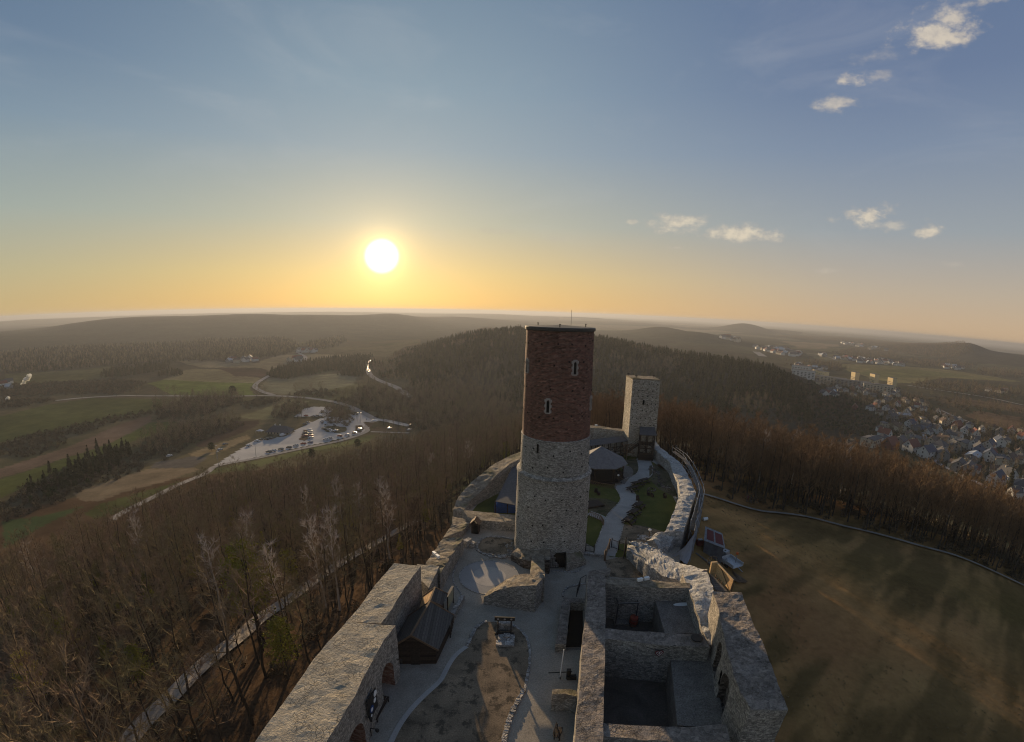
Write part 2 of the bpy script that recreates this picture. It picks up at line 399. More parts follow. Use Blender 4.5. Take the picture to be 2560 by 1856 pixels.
def brick_mat():
    m, t = newmat('brick'); tc = t.new('ShaderNodeTexCoord'); U = tc.outputs['UV']; P = tc.outputs['Object']
    b = t.new('ShaderNodeTexBrick', {'Vector': U, 'Color1': (.205, .09, .064, 1), 'Color2': (.11, .055, .042, 1), 'Mortar': (.2, .14, .11, 1), 'Scale': 1.0, 'Mortar Size': .018, 'Mortar Smooth': .3, 'Bias': 0.0, 'Brick Width': .34, 'Row Height': .135})
    col = b.outputs[0]
    v = t.new('ShaderNodeTexVoronoi', {'Vector': t.new('ShaderNodeMapping', {0: P, 'Scale': (1, 1, 2.6)}).outputs[0], 'Scale': 2.8}, feature='F1')
    rnd = t.new('ShaderNodeSeparateColor', {0: v.outputs['Color']}).outputs[0]
    col = t.mix(1, col, t.ramp(rnd, [(0, .5), (.15, .85), (.85, 1.1), (1, 1.6)]), 'MULTIPLY')
    big = t.noise(t.new('ShaderNodeMapping', {0: P, 'Scale': (1, 1, .5)}).outputs[0], .5, 6, .65); col = t.mix(1, col, t.ramp(big, [(.3, .75), (.7, 1.2)]), 'MULTIPLY')
    col = t.mix(t.math('MULTIPLY', t.step(t.noise(P, .8, 5, .7), .56, .75), .35), col, (.2, .13, .10, 1))
    finish(t, col, .92, t.math('ADD', b.outputs['Fac'], t.noise(P, 12, 3, .6)), .6, -.04)
brick_mat()
def leafy(name, c1, c2, sc=.5, trans=.0, mid=None):
    m, t = newmat(name); g = t.new('ShaderNodeNewGeometry'); oi = t.new('ShaderNodeObjectInfo')
    n = t.noise(g.outputs['Position'], sc, 3, .6)
    f = t.math('ADD', t.math('MULTIPLY', n, .6), t.math('MULTIPLY', oi.outputs['Random'], .5))
    col = t.ramp(f, [(.2, c1), (.85, c2)] if mid is None else [(.2, c1), (.4, c2), (.55, mid), (.85, c2)]); finish(t, col, .9, spec=0); return m
leafy('twig_brown', (.085, .062, .045), (.25, .18, .125), .12, mid=(.17, .15, .08))
leafy('twig_rust', (.095, .068, .045), (.27, .175, .10), .12)
leafy('bark', (.035, .03, .026), (.08, .068, .056), .4)
leafy('bark_birch', (.34, .31, .28), (.5, .46, .42), .4)
leafy('twig_birch', (.30, .26, .22), (.55, .49, .43), .3)
leafy('needle', (.03, .036, .018), (.085, .08, .042), .05)
leafy('needle_pine', (.13, .14, .03), (.36, .31, .05), .3)
leafy('bush_brown', (.06, .05, .034), (.14, .11, .07), .06)
leafy('bush_green', (.03, .04, .018), (.06, .07, .03), .1)
leafy('grass_tuft', (.12, .12, .03), (.22, .18, .06), .3)
leafy('dry_grass', (.11, .095, .05), (.27, .20, .11), .12)
# ------------------------------------------------------------------ terrain
DN = np.array([0, 20, 40, 60, 80, 110, 150, 200, 260, 330, 420, 550, 800])
AZN = np.array([-180, -110, -80, -60, -45, -30, -20, -12, -5, 5, 15, 25, 35, 45, 55, 70, 110, 180])
TB = np.array([
    [-4, -6, -10, -15, -20, -28, -38, -48, -56, -64, -70, -74, -75],
    [-6, -8, -13, -18, -23, -31, -41, -51, -59, -66, -70, -74, -75],
    [-6, -8, -13, -18, -23, -31, -41, -51, -59, -66, -70, -74, -75],
    [-6, -8, -12, -17, -22, -30, -40, -50, -58, -66, -70, -74, -75],
    [-4, -7, -11, -16, -21, -29, -39, -49, -58, -66, -70, -73, -75],
    [-3, -6, -11, -17, -23, -31, -41, -51, -60, -67, -70, -72, -75],
    [-2, -5, -10, -16, -22, -31, -41, -51, -60, -68, -70, -72, -75],
    [0, -3, -8, -14, -20, -28, -38, -48, -57, -66, -70, -72, -74],
    [0, -1, -5, -11, -17, -24, -33, -44, -54, -62, -68, -72, -74],
    [0, 0, 0, 0, -2, -8, -16, -30, -45, -58, -66, -70, -72],
    [0, 0, 0, 0, -1, -6, -13, -25, -40, -54, -64, -68, -70],
    [-1, -3, -4, -4, -5, -8, -15, -25, -38, -50, -60, -68, -72],
    [-2, -4, -5, -6, -8, -12, -18, -28, -40, -52, -62, -70, -74],
    [-2, -4, -6, -8, -10, -13, -20, -32, -45, -56, -66, -72, -75],
    [-2, -4, -7, -9, -11, -14, -23, -36, -50, -60, -69, -73, -75],
    [-2, -4, -8, -10, -12, -17, -26, -40, -54, -64, -70, -74, -75],
    [-3, -5, -9, -12, -16, -22, -32, -46, -58, -66, -72, -75, -75],
    [-4, -6, -10, -15, -20, -28, -38, -48, -56, -64, -70, -74, -75]], float)
# forested hill behind the castle: crest elevation seen from the tower, by azimuth
HAZ = np.array([-22, -18, -15, -12, -8, -4, 1, 6, 11, 15, 18, 22, 26, 30, 33, 36, 39, 43])
HEL = np.array([-8.5, -6.6, -5.5, -4.6, -3.2, -2.2, -1.75, -1.8, -2.5, -3.1, -3.65, -4.0, -4.2, -4.4, -4.9, -6.3, -8.2, -10])
HTREE = 11.0
BUMPS = [  # azimuth, distance, top, half-width in azimuth, half-width in ln(distance)
    (-46, 2900, -3, 8, .24), (-33, 3000, -3, 9, .24), (-16, 3400, 0, 3.6, .18), (-25, 3100, -10, 7, .22), (-60, 2500, -42, 7, .24), (-8, 3900, -30, 6, .14),
    (-55, 8500, -34, 14, .16), (-28, 9000, -28, 16, .16), (-3, 7600, -22, 6, .12), (8, 7000, -24, 5, .12), (-6, 6000, -66, 12, .1),
    (19, 2500, -24, 2.8, .14), (23, 2100, -30, 3.5, .12), (14, 5200, -52, 5, .1), (29, 4800, 4, 2.2, .12), (33, 5600, -46, 4, .1), (40, 8000, -62, 10, .1),
    (46, 4200, -62, 6, .1), (52.5, 3300, -18, 5, .14), (54.0, 3000, 10, 1.5, .12), (57.5, 2900, -22, 3, .12), (62, 3200, -30, 5, .14), (70, 3000, -20, 8, .2)]
def terr(x, y):
    x = np.asarray(x, float); y = np.asarray(y, float)
    d = np.hypot(x, y); az = np.degrees(np.arctan2(x, y))
    ai = np.interp(az, AZN, np.arange(len(AZN))); i0 = np.clip(np.floor(ai).astype(int), 0, len(AZN) - 2); fa = ai - i0; fa = fa * fa * (3 - 2 * fa)
    di = np.interp(d, DN, np.arange(len(DN))); j0 = np.clip(np.floor(di).astype(int), 0, len(DN) - 2); fd = di - j0
    h = (TB[i0, j0] * (1 - fd) + TB[i0, j0 + 1] * fd) * (1 - fa) + (TB[i0 + 1, j0] * (1 - fd) + TB[i0 + 1, j0 + 1] * fd) * fa
    hel = np.interp(az, HAZ, HEL); dc = np.interp(az, [-20, 0, 20, 36], [900, 860, 760, 640])
    top = CZ + dc * np.tan(np.radians(hel)) - HTREE
    u = np.log(np.maximum(d, 1) / dc); sg = np.where(u < 0, .24, .3)
    wz = np.clip((az + 25) / 6, 0, 1) * np.clip((45 - az) / 6, 0, 1)
    h = h + np.maximum(0, top - h) * np.exp(-.5 * (u / sg) ** 2) * wz
    for a, dd, tp, sa, sd in BUMPS:
        h = h + np.maximum(0, tp - h) * np.exp(-.5 * ((az - a) / sa) ** 2 - .5 * (np.log(np.maximum(d, 1) / dd) / sd) ** 2)
    P = np.stack([x, y, 0 * x], -1)
    far = np.clip((d - 1500) / 3000, 0, 1)
    h = h + fbm(P, 1 / 900., 5) * 14 * far + fbm(P, 1 / 90., 9) * 1.6 * np.clip((d - 60) / 200, 0, 1)
    # the table drops with the curve of the earth far out
    h = h - np.maximum(0, d - 2500) ** 2 / (2 * 6.4e6) * .9
    return h
def hit(p):
    d = inv(*p); t = np.geomspace(8, 40000, 3000)
    X = d[0] * t; Y = d[1] * t; Z = CZ + d[2] * t
    g = Z - terr(X, Y); k = np.argmax(g < 0)
    if g[k] >= 0: return None
    a = g[k - 1] / (g[k - 1] - g[k]); tt = t[k - 1] + (t[k] - t[k - 1]) * a
    return np.array([d[0] * tt, d[1] * tt, CZ + d[2] * tt])
def inpoly(x, y, poly):
    r = np.zeros(np.shape(x), bool); n = len(poly)
    for i in range(n):
        x1, y1 = poly[i][0], poly[i][1]; x2, y2 = poly[i - 1][0], poly[i - 1][1]
        if y1 == y2: continue
        c = (y1 > y) != (y2 > y); r ^= c & (x < (x2 - x1) * (y - y1) / (y2 - y1) + x1)
    return r
def dline(x, y, L):
    d = np.full(np.shape(x), 1e9)
    for a, b in zip(L[:-1], L[1:]):
        a = np.array(a); b = np.array(b); ab = b - a; t_ = np.clip(((x - a[0]) * ab[0] + (y - a[1]) * ab[1]) / (ab @ ab), 0, 1); d = np.minimum(d, np.hypot(x - a[0] - t_ * ab[0], y - a[1] - t_ * ab[1]))
    return d
# castle outline (the inside is a level platform)
OUT = [(-13, -10), (-13, 22), (-10.2, 36), (-8.6, 44), (-7.2, 50), (-7.2, 57), (-5.4, 66), (0, 78), (8, 90), (18, 97), (27, 98), (32, 92), (31.4, 79), (28.6, 69), (28, 62), (24, 54), (21, 46), (20, 40), (20.5, 35), (19, 20), (18, -10)]
# fields, pasture and woodland floors: polygons read off the photograph, then laid on the ground
FIELDS = [
    ([L1(0, 860), L1(380, 760), L1(700, 715), L1(1360, 722), L1(1200, 800), L1(760, 890), L1(330, 985), L1(0, 1050)], (.088, .098, .04), .35),
    ([L1(0, 1480), L1(0, 1340), L1(300, 1245), L1(620, 1140), L1(900, 1040), L1(1120, 900), L1(1370, 880), L1(1340, 950), L1(1000, 1050), L1(760, 1170), L1(330, 1330)], (.098, .112, .04), .3),
    ([L1(0, 1330), L1(0, 1260), L1(560, 1080), L1(960, 900), L1(1180, 830), L1(1190, 880), L1(900, 1040), L1(620, 1140)], (.16, .115, .085), .5),
    ([L1(1100, 610), L1(1230, 580), L1(1480, 590), L1(1960, 600), L1(1930, 640), L1(1960, 690), L1(1340, 690)], (.14, .17, .05), .25),
    ([L1(1230, 580), L1(1380, 510), L1(1500, 495), L1(1640, 500), L1(1800, 550), L1(2010, 560), L1(1960, 600), L1(1480, 590)], (.22, .19, .11), .25),
    ([L1(1640, 500), L1(1700, 490), L1(1960, 495), L1(2060, 530), L1(2010, 560), L1(1800, 552)], (.10, .07, .055), .2),
    ([L1(1310, 440), L1(1530, 430), L1(1700, 455), L1(2131, 450), L1(2131, 540), L1(1960, 495), L1(1500, 490)], (.24, .20, .13), .4),
    ([L2(430, 440), L2(620, 390), L2(800, 380), L2(1290, 385), L2(1240, 400), L2(800, 440), L2(560, 490), L2(430, 480)], (.25, .21, .14), .3),
    ([L2(470, 640), L2(530, 560), L2(760, 560), L2(1060, 535), L2(1090, 560), L2(860, 600), L2(600, 640), L2(700, 680), L2(560, 690)], (.19, .17, .11), .4),
    ([L2(540, 570), L2(830, 545), L2(1080, 525), L2(1210, 555), L2(1190, 640), L2(1000, 660), L2(720, 690), L2(480, 640)], (.18, .17, .11), .4),
    ([L2(260, 860), L2(460, 800), L2(740, 720), L2(880, 735), L2(620, 830), L2(580, 870), L2(300, 870)], (.19, .18, .10), .5),
    ([L2(60, 1030), L2(290, 880), L2(470, 875), L2(440, 920), L2(120, 1060), L2(0, 1090), L2(0, 1060)], (.09, .065, .05), .25),
    ([L1(1460, 1130), L1(1700, 1050), L1(1900, 985), L1(1940, 1010), L1(1640, 1140), L1(1480, 1160)], (.28, .22, .13), .5),
    ([L1(620, 1500), L1(560, 1440), L1(880, 1330), L1(1150, 1250), L1(1500, 1230), L1(1540, 1250), L1(1300, 1340), L1(920, 1440), L1(760, 1500)], (.20, .16, .11), .4),
    ([L1(1150, 1250), L1(1200, 1200), L1(1500, 1150), L1(1600, 1160), L1(1500, 1235)], (.12, .11, .10), .3),
    ([L1(760, 1520), L1(940, 1470), L1(1300, 1370), L1(1420, 1330), L1(1300, 1400), L1(1100, 1480), L1(900, 1600), L1(700, 1644), L1(620, 1600)], (.088, .098, .04), .4),
    ([L4(0, 260), L4(250, 230), L4(500, 170), L4(560, 150), L4(240, 300), L4(0, 440)], (.07, .10, .045), .3),
    ([L2(100, 1250), L2(700, 1130), L2(1260, 1000), L2(1330, 990), L2(1300, 1040), L2(900, 1110), L2(380, 1250), L2(60, 1290)], (.13, .14, .065), .4),
    ([L2(1010, 640), L2(1250, 600), L2(1290, 650), L2(1150, 720), L2(1000, 740), L2(760, 700)], (.12, .115, .06), .5),
    ([L1(0, 540), L1(400, 520), L1(640, 505), L1(820, 470), L1(790, 570), L1(500, 590), L1(0, 640)], (.12, .12, .06), .5),
    ([L3(860, 390), L3(1300, 400), L3(1750, 440), L3(2240, 520), L3(1800, 500), L3(1340, 530), L3(1150, 500), L3(960, 440)], (.25, .215, .10), .3),
    ([L3(1000, 450), L3(1450, 430), L3(1900, 480), L3(1500, 500), L3(1150, 480)], (.20, .19, .08), .3),
    ([L3(480, 220), L3(700, 230), L3(900, 245), L3(740, 280), L3(560, 270)], (.24, .19, .12), .4),
    ([L3(600, 300), L3(900, 320), L3(980, 380), L3(760, 370)], (.17, .155, .09), .4),
    ([L3(1600, 620), L3(2268, 700), L3(2268, 760), L3(1900, 700), L3(1640, 680)], (.17, .12, .075), .5),
    ([L3(1950, 740), L3(2268, 790), L3(2268, 900), L3(2000, 830), L3(1850, 780)], (.19, .125, .075), .5),
    ([L3(1560, 730), L3(1900, 830), L3(2100, 860), L3(1800, 860), L3(1620, 780)], (.15, .14, .09), .4),
    ([L3(800, 560), L3(1000, 640), L3(1200, 700), L3(950, 700), L3(500, 620), L3(200, 660), L3(0, 700), L3(0, 650)], (.045, .045, .03), .4)]  # shade of the dark valley painted as ground tone
AZS = np.concatenate([np.linspace(-180, -84, 60, endpoint=False), np.arange(-84, 84, .25), np.linspace(84, 180, 60)])
RS = np.concatenate([[.5], np.geomspace(6, 300, 330), np.geomspace(303, 4000, 300)[0:], np.geomspace(4100, 45000, 80)])
AA, RR = np.meshgrid(np.radians(AZS), RS)
GX = RR * np.sin(AA); GY = RR * np.cos(AA)
GZ = terr(GX, GY)
ins = inpoly(GX, GY, OUT); GZ = np.where(ins, -.12, GZ)
colr = np.zeros(GX.shape + (3,)); PP = np.stack([GX, GY, 0 * GX], -1)
nz = fbm(PP, 1 / 260., 3, 4); n2 = fbm(PP, 1 / 60., 11, 3)
dist = np.hypot(GX, GY)
c_a = np.array((.055, .048, .033)); c_b = np.array((.09, .078, .048)); c_g = np.array((.06, .066, .032))
k = np.clip(nz * 1.6 + .5, 0, 1)[..., None]; colr = c_a * (1 - k) + c_b * k
k = np.clip((n2 - .1) * 3, 0, 1)[..., None] * .6; colr = colr * (1 - k) + c_g * k
# far plain: patchwork of dark woods and pale fields
patch = fbm(np.stack([GX * .6, GY, 0 * GX], -1), 1 / 700., 21, 3); fk = np.clip((dist - 1500) / 600, 0, 1)[..., None]
pc = np.where((patch > .12)[..., None], np.array((.15, .125, .08)), np.where((patch > -.08)[..., None], np.array((.09, .085, .05)), np.array((.045, .045, .03))))
colr = colr * (1 - fk) + pc * fk
# wooded hill floor and the far ridges are dark wood
hillz = (np.degrees(AA) > -19) & (np.degrees(AA) < 38) & (dist > 480) & (dist < 1150)
AZD = np.degrees(AA)
hmask = hillz & (GZ > -66); colr[hmask] = (.05, .042, .03)
rm = (AZD < 3) & (dist > 2300) & (dist < 6000) & (GZ > -66 - (dist - 2500) / 300); colr[rm] = (.05, .05, .035)
rm = (AZD > 44) & (dist > 2300) & (dist < 5000) & (GZ > -62); colr[rm] = (.06, .055, .04)
rm = (AZD > 12) & (AZD < 36) & (dist > 1500) & (GZ > -60); colr[rm] = (.06, .058, .04)
lw_ = (AZD < 6) & (dist > 1150) & ~((AZD > -27) & (AZD < -12) & (dist < 1500) & (dist > 900)); kk_ = np.clip((patch + .6) * 5, 0, 1)[..., None]; colr[lw_] = (np.array((.11, .10, .065)) * (1 - kk_) + np.array((.05, .05, .036)) * kk_)[lw_]
shv = (AZD > 10) & (AZD < 47) & (dist > 150) & (dist < 620) & (dist < 1300 - AZD * 17); colr[shv] = (np.array((.05, .046, .034)) * (1 + .5 * n2)[..., None])[shv]  # valley floor with its shade put into the ground colour
nearw = (AZD > -84) & (AZD < -8) & (dist < 260); colr[nearw] = np.array((.075, .05, .032)) * (1 + .35 * n2[nearw])[:, None]
for poly, c, jit in FIELDS:
    W = [hit(p) for p in poly]; W = [q for q in W if q is not None]
    if len(W) < 3: continue
    W = [(q[0], q[1]) for q in W]
    x0, x1 = min(q[0] for q in W), max(q[0] for q in W); y0, y1 = min(q[1] for q in W), max(q[1] for q in W)
    bb = (GX > x0) & (GX < x1) & (GY > y0) & (GY < y1)
    jx = GX[bb] + n2[bb] * dist[bb] * .012; jy = GY[bb] + nz[bb] * dist[bb] * .03
    mk = inpoly(jx, jy, W); ii = np.where(bb); ii = (ii[0][mk], ii[1][mk])
    colr[ii] = np.array(c) * .7 * (1 + jit * n2[ii])[:, None] * (1 + .25 * nz[ii])[:, None]
# right slope: dry grass with green and rusty streaks running down the hill
sl = (AZD > 14) & (AZD < 110) & (dist < 135) & ~ins
st = fbm(np.stack([(GX + GY * .6) * .25, (GY - GX * .6) * 1.6, 0 * GX], -1), 1 / 12., 31, 4); st = st * .6 + fbm(np.stack([(GX + GY * .6) * .3, (GY - GX * .6) * 1.4, 0 * GX], -1), 1 / 3.5, 41, 3) * .6; s2 = fbm(PP, 1 / 26., 37, 5)
ks = np.clip(st * 3 + .45, 0, 1)[..., None]; cs = np.array((.125, .098, .055)) * (1 - ks) + np.array((.24, .175, .095)) * ks
kg = np.clip((s2 + .02) * 2.0, 0, 1)[..., None] * .4; cs = cs * (1 - kg) + np.array((.105, .10, .04)) * kg
kr = np.clip((-s2 + st * .4 - .08) * 3.5, 0, 1)[..., None] * .75; cs = cs * (1 - kr) + np.array((.25, .155, .09)) * kr
G0 = [tuple(hit((1700 + a / 1.423, 1200 + b / 1.423))[:2]) for a, b in ((120, 90), (300, 200), (480, 310), (640, 440), (760, 540), (960, 600), (1100, 680), (1180, 800))]
gd_ = np.where(sl, dline(GX, GY, G0), 1e3); gk = (np.exp(-(gd_ / 7) ** 2) * np.clip(.5 + 1.1 * st, 0, 1))[..., None]; cs = cs * (1 - gk) + np.array((.36, .24, .125)) * gk  # golden band: sunlit strip of the slope painted into the ground colour
cs = cs * np.array((1.25, 1.03, .76)); colr[sl] = cs[sl]
lb = (AZD > -22) & (AZD < -4) & (dist < 75) & ~ins; ln_ = np.clip(n2 * 2 + .6, 0, 1)
near_wall = np.abs((GX + 10) + (GY - 40) * -.2) < 5
lbm = lb & near_wall; colr[lbm] = (np.array((.17, .17, .04)) * ln_[..., None] + np.array((.14, .09, .05)) * (1 - ln_[..., None]))[lbm]
na, nr = len(AZS), len(RS)
idx = np.arange(na * nr).reshape(nr, na)
fc = np.stack([idx[:-1, :-1], idx[:-1, 1:], idx[1:, 1:], idx[1:, :-1]], -1).reshape(-1, 4)[:, ::-1]
m, t = newmat('terrain'); at_ = t.new('ShaderNodeVertexColor', layer_name='Col'); P = t.new('ShaderNodeTexCoord').outputs['Object']
na_ = t.noise(P, .9, 5, .7); nb_ = t.noise(P, .07, 5, .65); nc_ = t.noise(P, .012, 4, .6)
cc = t.mix(1, at_.outputs[0], t.ramp(t.math('ADD', t.math('MULTIPLY', na_, .4), t.math('MULTIPLY', nb_, .6)), [(.3, .6), (.7, 1.4)]), 'MULTIPLY')
cc = t.mix(1, cc, t.ramp(nc_, [(.3, .8), (.7, 1.2)]), 'MULTIPLY')
finish(t, cc, .95, na_, .6, .25, spec=0)
g = ob('ground', np.stack([GX, GY, GZ], -1).reshape(-1, 3), fc, m, smooth=True)
ca = g.data.color_attributes.new('Col', 'FLOAT_COLOR', 'POINT')
ca.data.foreach_set('color', np.concatenate([colr.reshape(-1, 3), np.ones((na * nr, 1))], 1).astype(np.float32).ravel())
tag(g, kind='structure')

def ribbon(name, pts, wd, mat, up=.12, step=3, kind='structure', world=False, z=None, closed=False):
    W = pts if world else [q[:2] for q in (hit(p) for p in pts) if q is not None]
    W = smooth_line(np.array(W, float)[:, :2], 2, closed); W = resample(W, step, closed)
    T = np.gradient(W, axis=0); T /= np.linalg.norm(T, axis=1)[:, None] + 1e-9; N = np.stack([-T[:, 1], T[:, 0]], 1)
    rows = []
    for s in (-.5, 0, .5):
        q = W + N * wd * s; zz = (terr(q[:, 0], q[:, 1]) + up) if z is None else np.full(len(q), z)
        rows.append(np.column_stack([q, zz]))
    rows = np.array(rows)
    if z is None: rows[..., 2] = np.maximum(rows[..., 2], rows[1, :, 2][None] * 1)  # keep level across
    n = rows.shape[1]; vs = rows.reshape(-1, 3); fs = []
    for a in (0, 1): fs += [(a * n + i, a * n + i + 1, (a + 1) * n + i + 1, (a + 1) * n + i) for i in range(n - 1)]
    o = ob(name, vs, [f[::-1] for f in fs] , mat); tag(o, kind=kind); return o
def drape(name, poly, mat, up=.1, n=40):
    """flat area laid on the ground, following it"""
    W = np.array([q[:2] for q in (hit(p) for p in poly) if q is not None]); x0, y0 = W.min(0); x1, y1 = W.max(0)
    step = max((x1 - x0), (y1 - y0)) / n; xs = np.arange(x0, x1, step); ys = np.arange(y0, y1, step)
    X, Y = np.meshgrid(xs, ys); inside = inpoly(X + step / 2, Y + step / 2, W); Z = terr(X, Y) + up
    idx = -np.ones(X.shape, int); vs = []; fs = []
    def vi(i, j):
        if idx[i, j] < 0: idx[i, j] = len(vs); vs.append((X[i, j], Y[i, j], Z[i, j]))
        return idx[i, j]
    for i in range(X.shape[0] - 1):
        for j in range(X.shape[1] - 1):
            if inside[i, j]: fs.append((vi(i, j), vi(i, j + 1), vi(i + 1, j + 1), vi(i + 1, j)))
    return tag(ob(name, vs, fs, mat), kind='structure')
# roads
ribbon('road', [L1(410, 740), L1(640, 715), L1(900, 700), L1(1200, 702), L1(1500, 704), L2(330, 703), L2(500, 700), L2(620, 703), L2(800, 715), L2(950, 735), L2(1060, 755), L2(1150, 785), L2(1250, 835), L2(1330, 880)], 7, MAT['road_pale'], .35, 6)
ribbon('road', [L2(560, 696), L2(500, 680), L2(440, 655), L2(410, 630), L2(450, 590), L2(530, 548)], 7, MAT['road_pale'], .45, 6)
ribbon('road', [L2(750, 470), L2(800, 445), L2(810, 410), L2(770, 385), L2(735, 370), L2(760, 355)], 8, MAT['road_pale'], .8, 10)
ribbon('road', [L2(1300, 432), L2(1268, 450), L2(1275, 490), L2(1290, 540), L2(1320, 565), L2(1400, 600), L2(1520, 650), L2(1600, 715)], 9, MAT['road_pale'], .6, 6)
ribbon('road', [L2(1300, 430), L2(1268, 448), L2(1272, 475), L2(1282, 515)], 6, MAT['road_glint'], .8, 5)
ribbon('road', [L2(1330, 880), L2(1420, 890), L2(1520, 915), L2(1600, 930)], 7, MAT['asphalt'], .3, 4)
ribbon('road', [L2(1330, 890), L2(1250, 940), L2(1290, 965), L2(1200, 1005), L2(1000, 1060), L2(700, 1120), L2(400, 1185), L2(250, 1210), L2(100, 1240), L1(1580, 1290), L1(1380, 1370), L1(1200, 1460), L1(1080, 1520), L1(940, 1590), L1(850, 1644), L4(700, 260)], 4.2, MAT['road_pale'], .25, 4)
ribbon('path', [L2(1300, 975), L2(1450, 980), L2(1590, 985)], 3, MAT['road_pale'], .25, 4)
drape('car_park', [L2(100, 1235), L2(330, 1090), L2(420, 1040), L2(560, 1025), L2(640, 1010), L2(740, 960), L2(830, 905), L2(960, 860), L2(1130, 860), L2(1120, 790), L2(1190, 800), L2(1330, 870), L2(1340, 900), L2(1240, 900), L2(1290, 945), L2(1240, 985), L2(1100, 1020), L2(860, 1075), L2(600, 1130), L2(350, 1185)], MAT['asphalt'], .18, 90)
drape('car_park', [L2(720, 860), L2(790, 800), L2(860, 785), L2(980, 785), L2(1020, 800), L2(980, 860)], MAT['asphalt'], .22, 30)
drape('verge', [L2(925, 945), L2(985, 930), L2(1110, 940), L2(1120, 970), L2(1060, 985), L2(960, 975)], MAT['scrub_ground'], .34, 24)
drape('verge', [L2(1180, 970), L2(1185, 930), L2(1230, 925), L2(1250, 950), L2(1220, 985)], MAT['earth'], .34, 24)
drape('verge', [L2(1250, 905), L2(1330, 905), L2(1300, 940), L2(1280, 940)], MAT['earth'], .34, 24)
drape('verge', [L2(750, 1035), L2(770, 1020), L2(790, 960), L2(820, 960), L2(825, 1030), L2(800, 1045)], MAT['earth'], .34, 24)
drape('verge', [L2(1300, 965), L2(1360, 935), L2(1500, 940), L2(1640, 960), L2(1590, 978), L2(1400, 975)], MAT['earth'], .3, 24)
# footpath in the wood below the left wall, and the one along the right wood
ribbon('path', [C4(1330, 5), C4(1200, 70), C4(960, 200), C4(700, 360), C4(480, 510), C4(300, 640), C4(140, 740), L4(1500, 1000), L4(1250, 1190), L4(1080, 1380), L4(960, 1480), L4(850, 1600), L4(780, 1700)], 2.7, MAT['path_wood'], .3, 1.5)
ribbon('path', [V(1545, 1095), V(1600, 1110), V(1660, 1128), V(1720, 1138), V(1800, 1148), V(1900, 1175), V(2000, 1200), V(2130, 1238), V(2268, 1300)], 1.0, MAT['path_dim'], .3, 2)
ribbon('road', [L3(1520, 900), L3(1550, 1000), L3(1590, 1090), L3(1650, 1150), L3(1760, 1200), L3(1900, 1270), L3(2000, 1320)], 5, MAT['asphalt'], .4, 3)
ribbon('road', [L3(1400, 550), L3(1530, 572), L3(1760, 605), L3(2000, 640), L3(2268, 700)], 9, MAT['road_pale'], .8, 8)
ribbon('road', [L3(1620, 725), L3(1740, 780), L3(1860, 825)], 5, MAT['road_pale'], .6, 5)
ribbon('road', [L3(270, 300), L3(320, 335)], 26, MAT['road_pale'], 1, 8)
ribbon('road', [L3(640, 310), L3(800, 335), L3(870, 365)], 9, MAT['road_pale'], 1, 8)
